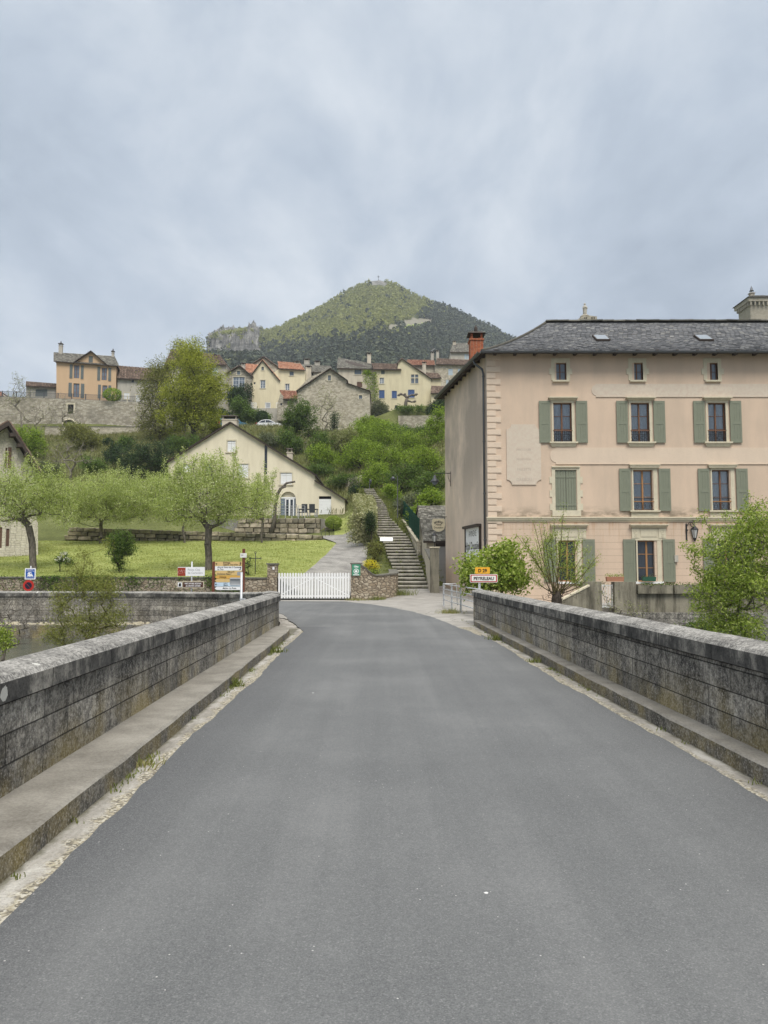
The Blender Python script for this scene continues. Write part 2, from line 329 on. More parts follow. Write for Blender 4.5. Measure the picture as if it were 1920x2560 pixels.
def m_rubble(name, cols, mortar, sc=3.0, asp=1.9, ms=.06, dirt=.3, bump=.8, rand=1.0):
    m = Mt(name, .93, .12); w = m.wall()
    j = m.n('ShaderNodeVectorMath', {0: m.map(w, sc=(1, asp, 1)), 1: m.n('ShaderNodeVectorMath', {0: m.noise(3.2, 3, v=w, out=1), 3: .14}, operation='SCALE').outputs[0]}, operation='ADD').outputs[0]
    e = m.n('ShaderNodeTexVoronoi', {'Vector': j, 'Scale': sc, 'Randomness': rand}, feature='DISTANCE_TO_EDGE', voronoi_dimensions='2D').outputs[0]
    v = m.n('ShaderNodeTexVoronoi', {'Vector': j, 'Scale': sc, 'Randomness': rand}, voronoi_dimensions='2D')
    r = m.n('ShaderNodeSeparateColor', {0: v.outputs['Color']}).outputs[0]
    n = len(cols); c = m.ramp(r, [((i + .5) / n, q) for i, q in enumerate(cols)])
    fn = m.noise(9, 5, .7); c = m.mix(m.ramp(fn, [(.3, .45), (.6, 0)]), c, tuple(x * .5 for x in cols[0]))
    mk = m.ramp(e, [(ms * .35, 1), (ms, 0)]); c = m.mix(mk, c, mortar)
    c = m.mix(m.ma('MULTIPLY', m.ramp(m.noise(.35, 6, .65), [(.45, 0), (.66, 1)]), dirt), c, (.09, .085, .07))
    m.col(c).bump(m.ma('ADD', m.ma('MULTIPLY', m.ramp(e, [(0, 0), (ms * 2, 1)]), 1.0), m.ma('MULTIPLY', fn, .3)), bump, .05); return m.m
def m_island(name, stops, rough=.85, spec=.2, fine=8, fa=.35, dark=None):
    m = Mt(name, rough, spec); r = m.n('ShaderNodeNewGeometry').outputs['Random Per Island']
    c = m.ramp(r, stops); f = m.noise(fine, 4, .65); c = m.mix(m.ma('MULTIPLY', m.ramp(f, [(.35, 1), (.6, 0)]), fa), c, dark or tuple(x * .45 for x in stops[0][1]))
    m.col(c).bump(f, .3, .01); return m.m
def m_leaf(name, cols, tr=.35, rough=.6):
    m = Mt(name, rough, .25); r = m.n('ShaderNodeNewGeometry').outputs['Random Per Island']
    n = len(cols); c = m.ramp(m.ma('ADD', m.ma('MULTIPLY', r, .75), m.ma('MULTIPLY', m.noise(.9, 2), .25)), [((i + .5) / n, q) for i, q in enumerate(cols)]); m.col(c)
    t = m.n('ShaderNodeBsdfTranslucent', {0: m.mix(1.0, c, (1.0, 1.0, .55), 'MULTIPLY')})
    x = m.n('ShaderNodeMixShader', {0: tr, 1: m.b.outputs[0], 2: t.outputs[0]}); m.t.links.new(x.outputs[0], m.t.nodes['Material Output'].inputs[0]); return m.m
def m_grass(name, c0, c1, c2, sc=1.0):
    m = Mt(name, .95, .1); a = m.noise(.35 * sc, 5, .6); b = m.noise(5 * sc, 5, .75, m.map(sc=(1, .45, 1))); d = m.noise(28 * sc, 3, .8)
    t = m.ma('ADD', m.ma('MULTIPLY', a, .35), m.ma('ADD', m.ma('MULTIPLY', b, .4), m.ma('MULTIPLY', d, .25)))
    m.col(m.ramp(t, [(.38, c0), (.5, c1), (.64, c2)])).bump(m.ma('ADD', b, d), .7, .08); return m.m
def m_bark(name, c0, c1):
    m = Mt(name, .95, .1); f = m.noise(6, 5, .7, m.map(sc=(2, 2, .6))); m.col(m.mix(m.ramp(f, [(.35, 0), (.65, 1)]), c0, c1)).bump(f, .8, .03); return m.m
def m_glass(name='window_glass', c=(.02, .024, .03)):
    m = Mt(name, .06, .6); m.col(m.mix(m.noise(1.5, 2), c, tuple(x * 2.2 for x in c))); return m.m
M = {}
M['asphalt'] = m_asphalt(); M['sand'] = m_sand(); 
def m_gutter():
    m = Mt('gutter_sand', .95, .15); a = m.noise(1.6, 6, .65, m.map(sc=(3, 1, 1))); b = m.noise(45, 3, .7); x = m.n('ShaderNodeSeparateXYZ', {0: m.co()}).outputs[0]
    vo = m.n('ShaderNodeTexVoronoi', {'Vector': m.co(), 'Scale': 60.0}); vc = m.n('ShaderNodeSeparateColor', {0: vo.outputs['Color']}).outputs[0]
    c = m.ramp(a, [(.35, (.20, .185, .16)), (.52, (.32, .30, .265)), (.65, (.43, .41, .37))]); gr = m.ramp(vc, [(.1, (.10, .09, .07)), (.4, (.24, .21, .15)), (.7, (.40, .36, .26)), (.95, (.5, .47, .4))])
    e = m.n('ShaderNodeMapRange', {0: m.ma('ADD', m.ma('ABSOLUTE', m.ma('SUBTRACT', x, .53)), m.ma('MULTIPLY', m.ma('SUBTRACT', m.noise(5, 4), .5), .35)), 1: 2.3, 2: 2.24, 3: 0.0, 4: 1.0}).outputs[0]
    k = m.n('ShaderNodeMapRange', {0: m.ma('ADD', m.ma('ABSOLUTE', m.ma('SUBTRACT', x, .53)), m.ma('MULTIPLY', m.ma('SUBTRACT', m.noise(7, 4), .5), .16)), 1: 2.35, 2: 2.4, 3: 0.0, 4: .75}).outputs[0]
    c = m.mix(m.ma('MULTIPLY', e, .85), c, gr); c = m.mix(k, c, (.10, .095, .06)); c = m.mix(m.ramp(b, [(.3, .5), (.45, 0)]), c, (.12, .11, .09)); m.col(c).bump(m.ma('ADD', b, m.ma('MULTIPLY', vo.outputs['Distance'], -1.2)), .6, .012); return m.m
M['gutter'] = m_gutter(); M['gravel'] = m_sand('gravel', (.2, .19, .165), (.42, .4, .36), 1.2, .8)
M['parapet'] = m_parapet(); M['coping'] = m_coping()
M['pavement'] = m_concrete('pavement_concrete', (.14, .128, .108), (.31, .29, .25), 0, 0, 1.8); M['kerb'] = m_parapet('kerb_stone', .62, False, 1.0)
M['apron'] = m_concrete('apron_concrete', (.22, .205, .185), (.37, .35, .315)); M['drive'] = m_sand('driveway_gravel', (.2, .19, .175), (.36, .345, .315), .8, .6)
M['oldconc'] = m_concrete('old_concrete', (.17, .155, .115), (.33, .30, .23), 0, .75)
M['pink'] = m_plaster('pink_render', (.63, .485, .365), (.46, .37, .285), .4, groove=.31, patch=.22, var=.13); M['pinkside'] = m_plaster('grimy_render', (.74, .60, .48), (.35, .30, .25), .3, 1.1, .35, patch=.75, zs=(2.4, 7))
M['pinktrim'] = m_plaster('pink_trim', (.66, .535, .415), (.4, .33, .26), .15); M['stonetrim'] = m_plaster('pale_stone_trim', (.62, .56, .42), (.36, .32, .24), .3, 5, 3)
M['panel'] = m_plaster('faded_panel', (.60, .52, .42), (.56, .45, .36), .8, 7, 6)
M['shutter'] = plain('green_shutter_paint', (.20, .213, .155), .6, .3, 0, .1); M['iron'] = plain('black_iron', (.018, .018, .02), .5, .4); M['wood'] = plain('brown_wood', (.165, .078, .04), .5, .35, 0, .25, 9)
M['lightwood'] = plain('golden_wood', (.36, .185, .075), .5, .35, 0, .25, 9); M['zinc'] = plain('dark_zinc', (.085, .09, .095), .45, .5, .3); M['darkwood'] = plain('dark_timber', (.055, .042, .034), .8)
M['glass'] = m_glass(); M['bluglass'] = m_glass('sky_lit_glass', (.09, .11, .135)); M['white'] = plain('white_paint', (.78, .78, .77), .5, .3, 0, .04); M['grey'] = plain('grey_metal', (.36, .365, .37), .4, .4, .4)
M['galv'] = plain('galvanised_steel', (.5, .51, .52), .45, .4, .3); M['curtain'] = plain('curtain_cloth', (.74, .77, .80), .9, .1, 0, .2, 12); M['black'] = plain('black_paint', (.012, .012, .013), .5)
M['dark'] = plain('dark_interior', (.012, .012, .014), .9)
M['slate'] = m_island('slate_scales', [(0, (.10, .102, .107)), (.5, (.145, .147, .152)), (.85, (.18, .18, .182)), (1, (.24, .235, .22))], .8, .2, 3, .2)
M['lauze'] = m_island('stone_slates', [(0, (.085, .08, .066)), (.5, (.155, .148, .125)), (1, (.27, .255, .215))], .9, .15, 3, .4)
M['tile_o'] = m_island('orange_tiles', [(0, (.30, .13, .075)), (.4, (.44, .21, .125)), (.8, (.52, .30, .2)), (1, (.33, .18, .12))], .85, .15, 3, .3)
M['tile_b'] = m_island('brown_tiles', [(0, (.09, .062, .045)), (.5, (.155, .11, .082)), (1, (.26, .19, .145))], .9, .15, 3, .4)
M['tile_r'] = m_island('red_brown_tiles', [(0, (.17, .075, .045)), (.5, (.27, .12, .075)), (1, (.38, .22, .15))], .9, .15, 3, .3)
M['brick'] = m_rubble('red_brick', [(.38, .11, .05), (.45, .15, .07), (.33, .095, .05)], (.36, .25, .17), 5.5, 2.6, .07, .15, .5, .25)
M['rub_pale'] = m_rubble('pale_rubble', [(.40, .355, .27), (.58, .52, .41), (.66, .60, .48), (.48, .43, .33)], (.42, .375, .29), 2.6, 1.9, .05, .22)
M['rub_grey'] = m_rubble('grey_rubble', [(.34, .305, .235), (.5, .455, .365), (.58, .53, .43), (.40, .36, .28)], (.30, .27, .21), 1.9, 2.4, .05, .42)
M['rub_gate'] = m_rubble('gate_rubble', [(.27, .22, .16), (.42, .35, .255), (.5, .43, .33), (.34, .27, .19)], (.13, .11, .085), 4.6, 1.7, .07, .1)
M['block'] = m_rubble('big_blocks', [(.26, .235, .18), (.36, .31, .23), (.44, .37, .27), (.30, .25, .17)], (.045, .042, .035), 1.25, 1.7, .06, .45, 1.0)
M['ashlar'] = m_rubble('cream_blocks', [(.55, .50, .41), (.66, .61, .51), (.6, .55, .45)], (.42, .38, .31), 3.3, 2.0, .05, .05, .7, .6)
M['cream'] = m_plaster('cream_render', (.74, .67, .51), (.36, .3, .2), .25, 1.2, .2, .06); M['yellow'] = m_plaster('yellow_render', (.64, .57, .39), (.38, .32, .2), .3); M['buff'] = m_plaster('buff_render', (.56, .50, .40), (.28, .24, .18), .4)
M['paleyel'] = m_plaster('pale_yellow_render', (.70, .62, .43), (.4, .33, .2), .25); M['orange'] = m_plaster('orange_render', (.56, .395, .25), (.42, .28, .17), .15, var=.05); M['greyren'] = m_plaster('grey_render', (.45, .42, .36), (.2, .18, .15), .4)
M['blueshut'] = plain('blue_shutter_paint', (.055, .105, .24), .6); M['paleblue'] = plain('pale_blue_paint', (.42, .5, .56), .6); M['greyshut'] = plain('grey_shutter_paint', (.13, .15, .145), .7); M['brownshut'] = plain('brown_shutter_paint', (.13, .075, .055), .7)
M['lawn'] = m_grass('lawn_grass', (.16, .195, .05), (.26, .295, .085), (.38, .39, .15), 1.4); M['hill'] = m_grass('hill_grass', (.07, .08, .028), (.12, .135, .045), (.19, .2, .08)); M['soil'] = m_sand('soil', (.07, .06, .04), (.16, .14, .09), .8, .5)
M['bark'] = m_bark('grey_bark', (.065, .056, .046), (.2, .175, .145)); M['bark_pale'] = m_bark('pale_bark', (.12, .105, .08), (.3, .27, .22)); M['bark_dark'] = m_bark('dark_bark', (.025, .02, .016), (.075, .062, .05))
M['stemgreen'] = m_bark('green_stem', (.07, .065, .03), (.16, .13, .06))
G_ = lambda *a: list(a)
M['lf_apple'] = m_leaf('apple_leaf', G_((.20, .26, .06), (.34, .42, .12), (.50, .57, .22), (.70, .74, .46)), .5)
M['lf_maple'] = m_leaf('maple_leaf', G_((.15, .185, .02), (.27, .31, .035), (.40, .43, .06), (.52, .53, .11)), .5)
M['lf_willow'] = m_leaf('olive_leaf', G_((.12, .13, .035), (.2, .21, .06), (.29, .3, .09)), .4)
M['lf_bright'] = m_leaf('bright_leaf', G_((.08, .14, .015), (.18, .27, .03), (.28, .39, .05), (.38, .49, .09)), .5)
M['lf_mid'] = m_leaf('mid_leaf', G_((.05, .09, .018), (.1, .165, .03), (.16, .24, .05)), .4)
M['lf_dark'] = m_leaf('evergreen_leaf', G_((.012, .03, .01), (.03, .06, .018), (.06, .1, .03)), .2)
M['lf_grey'] = m_leaf('greygreen_leaf', G_((.08, .1, .05), (.14, .16, .09), (.2, .22, .13)), .3)
M['lf_spring'] = m_leaf('spring_leaf', G_((.12, .19, .02), (.22, .31, .04), (.36, .44, .09), (.46, .53, .16)), .45)
M['lf_sage'] = m_leaf('catkin_leaf', G_((.16, .17, .07), (.25, .27, .11), (.36, .38, .18)), .4)
M['lf_yellow'] = m_leaf('yellow_flower', G_((.5, .42, .02), (.75, .65, .03), (.8, .75, .12)), .3); M['petal'] = m_leaf('white_petal', G_((.7, .68, .62), (.85, .83, .78)), .3)
M['lf_varieg'] = m_leaf('cream_hedge_leaf', G_((.16, .18, .06), (.36, .36, .2), (.5, .47, .3), (.2, .24, .08)), .3)
M['lf_red'] = m_leaf('red_leaf', G_((.25, .08, .04), (.35, .14, .06)), .3)
M['f_light'] = m_leaf('spring_forest', G_((.215, .23, .065), (.24, .258, .075), (.265, .28, .085), (.24, .24, .095)), .3, .9)
M['f_dark'] = m_leaf('pine_forest', G_((.03, .043, .028), (.045, .06, .036), (.065, .08, .046), (.11, .12, .065)), .15, .9)
M['grass_t'] = m_leaf('grass_blade', G_((.09, .12, .025), (.17, .2, .05), (.27, .28, .09)), .4); M['grass_h'] = m_leaf('wild_grass', G_((.08, .09, .03), (.15, .16, .05), (.22, .22, .09), (.3, .27, .14)), .3); M['dry_t'] = m_leaf('dry_blade', G_((.3, .26, .12), (.2, .24, .06), (.42, .36, .2)), .4)
def m_rock():
    m = Mt('cliff_rock', .95, .1); w = m.co(); a = m.noise(.045, 7, .7); s = m.noise(.06, 6, .7, m.map(w, sc=(2.2, 2.2, .35))); h = m.noise(.1, 5, .65, m.map(w, sc=(.4, .4, 3.0)))
    t = m.ma('ADD', m.ma('MULTIPLY', a, .3), m.ma('ADD', m.ma('MULTIPLY', s, .4), m.ma('MULTIPLY', h, .3)))
    m.col(m.ramp(t, [(.38, (.06, .06, .055)), (.47, (.15, .145, .13)), (.56, (.27, .26, .235))])).bump(t, 1.0, 9); return m.m
M['rock'] = m_rock()
def m_mountain():
    m = Mt('mountain_ground', .95, .1); a = m.noise(.02, 6, .65); b = m.noise(.15, 5, .7)
    m.col(m.ramp(m.ma('ADD', m.ma('MULTIPLY', a, .5), m.ma('MULTIPLY', b, .5)), [(.4, (.06, .07, .03)), (.55, (.11, .12, .05)), (.68, (.2, .19, .13))])).bump(b, .8, 3); return m.m
M['mount'] = m_mountain()
def m_water():
    m = Mt('river_water', .08, .5); a = m.noise(1.5, 5, .65, m.map(sc=(.5, 1.6, 1))); b = m.noise(.5, 4)
    m.col(m.ramp(b, [(.35, (.045, .055, .04)), (.65, (.11, .115, .085))])).bump(a, .6, .08); return m.m
M['water'] = m_water()
# ================================================================== setting: ground, river, road, bridge
def struct(o): return tag(o, kind='structure')
g = MB(); g.poly([(-1500, -250, -1.9), (1500, -250, -1.9), (1500, 1500, -1.9), (-1500, 1500, -1.9)]); struct(g.build('ground', M['soil'], fix=False))
def hit0(u, v, z=0):
    d = ray(u, v); t = (z - CZ) / d.z; return Vector((d.x * t, d.y * t, z))
BR = Fr((0, 0, 0), math.degrees(math.atan(38 / 1920)))
QP = [(-2.76, 20.3), (-3.15, 23), (-3.9, 26.5), (-6.0, 29.4), (-9, 30.7), (-13, 31), (-70, 31)]     # quay line (road side of the wall)
# water: two sheets either side of the bridge
w = MB(); nx, ny = 60, 50
w.poly([(-90, -80, -1.05), (-2.2, -80, -1.05), (-2.2, 31.2, -1.05), (-90, 31.2, -1.05)]); w.poly([(3, -80, -1.05), (90, -80, -1.05), (90, 33, -1.05), (3, 33, -1.05)])
struct(w.build('river_water', M['water'], fix=False))
# land beyond the river under the road, as a closed block
def block(name, pts, z0, z1, mat):
    b = MB(); b.prism(pts, z0, z1, lambda x, y, z: (x, z, y)); return b.build(name, mat)
rw = [BR.w(3.05, 23.2, 0), ]
land = [(BR.w(-2.36, 20.2, 0).x, 20.2)] + [(x + .05, y + .12) for x, y in QP[1:]] + [(-70, 62), (60, 62), (60, 33.62), (8.2, 33.62), (6.6, 27.5), (4.2, 24.6), (BR.w(3.2, 22.8, 0).x, 22.8)]
struct(block('road_bed', land, -1.9, -.02, M['sand']))
# apron: pale worn concrete and gravel round the junction, rising gently towards the stairs
def sm(a, b, x):
    t = min(1, max(0, (x - a) / (b - a))); return t * t * (3 - 2 * t)
def gz(x, y): return .06 * max(0, y - 37) * sm(-.6, 1.0, x)
ap = MB(); xs = np.linspace(-5.6, 6.5, 50); ys = np.linspace(21, 48.5, 60)
for i in range(len(xs) - 1):
    for j in range(len(ys) - 1):
        q = [(xs[i], ys[j]), (xs[i + 1], ys[j]), (xs[i + 1], ys[j + 1]), (xs[i], ys[j + 1])]
        if q[0][0] < -2 - (ys[j] - 21) * .4: continue
        if q[0][1] > 38.3 and q[0][0] < -.4: continue
        ap.poly([(a, b, gz(a, b) + .002) for a, b in q])
struct(ap.build('concrete_apron', M['apron'], fix=False))
# carriageway
rd = random.Random(5)
def wob(k): return .03 * math.sin(k * .7) + .012 * math.sin(k * 2.3 + 1) + rd.uniform(-.02, .02)
L, Rr = [], []
yy = -14.0
while yy < 18.6: L.append(BR.w(-1.645 + wob(yy), yy, 0)); Rr.append(BR.w(2.71 + wob(yy + 40), yy, 0)); yy += .22
def pol(pts, st=.3):
    out = []
    for a, b in zip(pts[:-1], pts[1:]):
        a, b = Vector(a), Vector(b); n = max(1, int((b - a).length / st)); nn = Vector((-(b - a).y, (b - a).x, 0)).normalized()
        for i in range(n): out.append(a.lerp(b, i / n) + nn * wob(len(out) * .3) * 1.4)
    return out
right = pol([hit0(*p) for p in [(1206, 1592), (1165, 1575), (1125, 1560), (1085, 1546), (1030, 1529), (980, 1519), (930, 1512)]] + [Vector((-1.9, 36.9, 0)), Vector((-5.4, 37.4, 0)), Vector((-6, 38.6, 0)), Vector((-60, 38.6, 0))])
left = pol([Vector((x + .35, y + .45, 0)) for x, y in reversed(QP[1:])] + [BR.w(-1.9, 20.9, 0), BR.w(-1.645, 19.2, 0)])
rim = Rr + right + [Vector((-60, 38.6, 0))] + left + L[::-1]
b = MB(); tri = tessellate_polygon([[Vector((p.x, p.y, 0)) for p in rim]]); b.add([(p.x, p.y, .012) for p in rim], [tuple(t) for t in tri])
road = b.build('road', M['asphalt'], fix=False)
import bmesh
bm = bmesh.new(); bm.from_mesh(road.data)
for f in bm.faces:
    if f.normal.z < 0: f.normal_flip()
ex = bmesh.ops.extrude_face_region(bm, geom=list(bm.faces)); 
for e_ in ex['geom']:
    if isinstance(e_, bmesh.types.BMVert): e_.co.z = -.03
bmesh.ops.recalc_face_normals(bm, faces=bm.faces); bm.to_mesh(road.data); bm.free(); struct(road)
# bridge deck with gutter strips
bd = thing('stone_bridge', 'old stone road bridge deck with a narrow raised pavement along each side', 'bridge', BR.o, BR.a)
d = MB(); d.box(-2.6, 3.4, -14, 20.6, -.55, -.001); d.box(2.0, 3.4, 20.6, 23.4, -.55, -.001); d.build('deck', M['gutter'], bd)
for x0, x1, y1 in ((-2.62, -2.3, 19.8), (3.14, 3.42, 23.1)):
    pass
def along(y0, y1, st): return np.arange(y0, y1 + 1e-6, st)
# pavements: top slab and kerb face as one body with slightly worn edge
for side, xk, xw, yend, lab in ((-1, -1.87, -2.34, 19.9, 'wider worn concrete pavement along the left parapet'), (1, 2.93, 3.14, 21.8, 'narrow stone ledge along the right parapet')):
    k = MB(); ys_ = list(along(-14, yend, .5)); prof = lambda y, q: [(xk + q * .8, 0.0), (xk + q, .135), (xk - side * -.0 - side * .02 * -1 * 0 + q + side * .018, .15), (xw, .152)]
    rows = []
    for y in ys_:
        q = rd.uniform(-.008, .008); xe = xk
        if side < 0 and y > 18.2: xe = xk - (y - 18.2) ** 2 * .12
        rows.append([(xe + q * .5, y, -.02), (xe + q, y, .13 + rd.uniform(-.005, .005)), (xe + q + side * .022, y, .147), (xw, y, .149)])
    vs = [p for r in rows for p in r]; n = 4; fs = [(i * n + j, i * n + j + 1, (i + 1) * n + j + 1, (i + 1) * n + j) for i in range(len(rows) - 1) for j in range(3)]
    fk = [f for f in fs if (f[0] % 4) == 0]; ft = [f for f in fs if (f[0] % 4) != 0]
    pv = MB(); pv.add(vs, ft); e1 = rows[-1]; pvo = pv.build('pavement', M['pavement'], bd, fix=False); tag(pvo, lab)
    kb = MB(); kb.add(vs, fk); kb.poly([rows[-1][0], rows[-1][1], rows[-1][2], rows[-1][3], (xw, yend, -.02)]); kb.build('kerb', M['kerb'], bd, fix=False)
# arch barrels seen from beside the bridge
for xo in (-2.78, 3.36):
    a = MB(); pts = [(-14, -.5), (-14, -1.9)]
    for c in (-8, 2.5, 13): pts += [(c - 4.2, -1.9)] + [(c - 4.2 * math.cos(t), -1.9 + 1.25 * math.sin(t)) for t in np.linspace(.15, math.pi - .15, 12)] + [(c + 4.2, -1.9)]
    pts += [(20.6 if xo < 0 else 23.4, -1.9), (20.6 if xo < 0 else 23.4, -.5)]
    a.prism(pts, xo, xo + .22, lambda x, y, z: (y, x, z)); a.build('arch_face', M['rub_grey'], bd)
# parapets
def parapet(name, lab, pts, base, ztop, thick, side, cat='wall', cop=.18, over=.05, par_mat='parapet'):
    """pts = face line (road side) in world x,y ; side=+1 body lies to the +normal (left of travel)"""
    t = thing(name, lab, cat, (pts[0][0], pts[0][1], 0)); o = Vector((pts[0][0], pts[0][1]))
    P2 = [Vector(p) - o for p in pts]; N = []
    for i in range(len(P2)):
        a = P2[max(0, i - 1)]; b = P2[min(len(P2) - 1, i + 1)]; dd = (b - a).normalized(); N.append(Vector((-dd.y, dd.x)) * side)
    def z_(i, z): return z[i] if hasattr(z, '__len__') else z
    bo = MB(); ring = [(0, None), ]
    secs = []; csec = []
    for i, p in enumerate(P2):
        n = N[i]; zt = z_(i, ztop); zb = z_(i, base)
        secs.append([(*(p), zb), (*(p), zt - cop - .02), (*(p + n * .035), zt - cop - .016), (*(p + n * .035), zt - cop), (*(p + n * thick), zt - cop), (*(p + n * thick), zb)])
        w_ = thick + over; j = rd.uniform(-.004, .004)
        cs = [(-over, zt - cop), (-over, zt - .05), (-over + .03, zt - .018 + j), (.06, zt + .004 + j), (w_ * .5, zt + .022 + j), (w_ - .1, zt + .004), (w_ - .02, zt - .02), (w_, zt - .05), (w_, zt - cop)]
        csec.append([(*(p + n * a), z) for a, z in cs])
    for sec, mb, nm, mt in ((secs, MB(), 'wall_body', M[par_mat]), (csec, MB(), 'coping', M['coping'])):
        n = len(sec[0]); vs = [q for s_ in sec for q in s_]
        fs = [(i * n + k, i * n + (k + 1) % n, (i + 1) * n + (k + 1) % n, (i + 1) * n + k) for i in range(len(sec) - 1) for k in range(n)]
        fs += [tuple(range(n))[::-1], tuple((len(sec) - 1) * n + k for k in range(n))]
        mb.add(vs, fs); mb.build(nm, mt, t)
    return t
def strip(fr, x, y0, y1, st=.5): return [tuple(fr.w(x + rd.uniform(-.003, .003), y, 0).xy) for y in along(y0, y1, st)]
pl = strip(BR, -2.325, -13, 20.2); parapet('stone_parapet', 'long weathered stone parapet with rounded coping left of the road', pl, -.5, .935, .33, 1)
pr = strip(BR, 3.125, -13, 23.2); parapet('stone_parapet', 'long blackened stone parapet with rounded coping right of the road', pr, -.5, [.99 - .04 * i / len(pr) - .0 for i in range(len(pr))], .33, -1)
# coping joints: thin dark recessed gaps are modelled as shallow boxes proud 1 mm
qpts = []
for a, b in zip(QP[:-1], QP[1:]):
    a, b = Vector(a), Vector(b); n = max(1, int((b - a).length / .8)); qpts += [tuple(a.lerp(b, i / n)) for i in range(n)]
qpts.append(QP[-1])
qz = [.935 - .275 * sm(21, 30.5, p[1]) for p in qpts]
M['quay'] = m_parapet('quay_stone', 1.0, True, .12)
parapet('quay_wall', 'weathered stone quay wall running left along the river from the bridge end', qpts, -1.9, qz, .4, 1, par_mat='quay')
lg = MB(); lg.box(-60, -7, 29.3, 30.55, -1.9, -.56); struct(lg.build('quay_ledge', M['kerb']))
pb = MB(); r = random.Random(3)
for i in range(260):
    x = r.uniform(-20, -7); y = r.uniform(29.35, 30.4); s = r.uniform(.03, .08); pb.cbox((x, y, -.56 + s * .4), (s * 1.5, s, s * .9), Matrix.Rotation(r.uniform(0, 3), 3, 'Z'))
tag(pb.build('ledge_pebbles', M['stonetrim']), 'pale pebbles lying on the river ledge', 'pebbles', kind='stuff')
# ================================================================== building kit
def m_clear():
    m = bpy.data.materials.new('clear_glass'); m.use_nodes = True; t = m.node_tree; t.nodes.clear()
    o = t.nodes.new('ShaderNodeOutputMaterial'); x = t.nodes.new('ShaderNodeMixShader'); a = t.nodes.new('ShaderNodeBsdfTransparent'); b = t.nodes.new('ShaderNodeBsdfGlossy')
    f = t.nodes.new('ShaderNodeFresnel'); f.inputs[0].default_value = 1.6; b.inputs['Roughness'].default_value = .05; a.inputs[0].default_value = (.9, .92, .94, 1)
    t.links.new(f.outputs[0], x.inputs[0]); t.links.new(a.outputs[0], x.inputs[1]); t.links.new(b.outputs[0], x.inputs[2]); t.links.new(x.outputs[0], o.inputs[0]); return m
M['clear'] = m_clear()
def holed(mb, outer, holes, y=0.0, depth=.2, T=None):
    """flat wall face in x-z at y with openings and their reveals going +y"""
    T = T or (lambda a, b, c: (a, b, c))
    L_ = [[Vector((x, z, 0)) for x, z in outer]] + [[Vector((x, z, 0)) for x, z in h] for h in holes]
    flat = [p for l in L_ for p in l]; tr = tessellate_polygon(L_)
    mb.add([T(p.x, y, p.y) for p in flat], [tuple(t) for t in tr])
    for h in holes:
        n = len(h); mb.add([T(x, y, z) for x, z in h] + [T(x, y + depth, z) for x, z in h], [(i, (i + 1) % n, n + (i + 1) % n, n + i) for i in range(n)])
    return mb
def rect(x0, x1, z0, z1): return [(x0, z0), (x1, z0), (x1, z1), (x0, z1)]
def arch(x0, x1, z0, z1, n=10):
    r = (x1 - x0) / 2; zc = z1 - r; c = (x0 + x1) / 2
    return [(x0, z0), (x1, z0)] + [(c + r * math.cos(t), zc + r * math.sin(t)) for t in np.linspace(0, math.pi, n)]
def shell(name, mat, parent, outer, holes, depth_b, reveal=.2, y0=0.0, skew=0.0):
    """a whole building body: front outline with openings, back copy and side skins"""
    mb = MB(); holed(mb, outer, holes, y0, reveal); n = len(outer)
    bk = [(x + skew, y0 + depth_b, z) for x, z in outer]; fr_ = [(x, y0, z) for x, z in outer]
    tr = tessellate_polygon([[Vector((x, z, 0)) for x, z in outer]]); mb.add(bk, [tuple(t) for t in tr])
    mb.add(fr_ + bk, [(i, (i + 1) % n, n + (i + 1) % n, n + i) for i in range(n)])
    return mb.build(name, mat, parent, fix=True)
def window(par, x0, x1, z0, z1, y=.12, frame='white', glass='glass', nx=2, nz=2, fw=.05, name='window', arched=False, curtain=False, label=None):
    f = MB(); w = x1 - x0; h = z1 - z0; f.box(x0, x0 + fw, y, y + .06, z0, z1); f.box(x1 - fw, x1, y, y + .06, z0, z1); f.box(x0 + fw, x1 - fw, y, y + .06, z0, z0 + fw); f.box(x0 + fw, x1 - fw, y, y + .06, z1 - fw, z1)
    for i in range(1, nx): c = x0 + w * i / nx; q = fw * (.75 if nx % 2 == 0 and i == nx // 2 else .3); f.box(c - q, c + q, y - .003, y + .05, z0 + fw, z1 - fw)
    for i in range(1, nz): c = z0 + h * i / nz; f.box(x0 + fw, x1 - fw, y + .004, y + .045, c - fw * .25, c + fw * .25)
    o = f.build(name, M[frame], par)
    if label: o['label'] = label
    g_ = MB(); g_.box(x0 + fw * .5, x1 - fw * .5, y + .028, y + .036, z0 + fw * .5, z1 - fw * .5); g_.build('pane', M['clear' if curtain else glass], o)
    if curtain:
        c = MB(); n = 28; yy = y + .13
        for s in (0, 1):
            a, b_ = (x0, x0 + w * .47) if s == 0 else (x1 - w * .47, x1); vs = []
            for i in range(n + 1):
                xx = a + (b_ - a) * i / n; q = yy - .05 + .018 * math.sin(i * 1.9 + s) ; vs += [(xx, q, z0), (xx, q, z1)]
            c.add(vs, [(2 * i, 2 * i + 2, 2 * i + 3, 2 * i + 1) for i in range(n)], True)
        c.build('curtain', M['curtain'], o, fix=False)
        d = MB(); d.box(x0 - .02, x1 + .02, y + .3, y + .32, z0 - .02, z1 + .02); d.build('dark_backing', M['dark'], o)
    return o
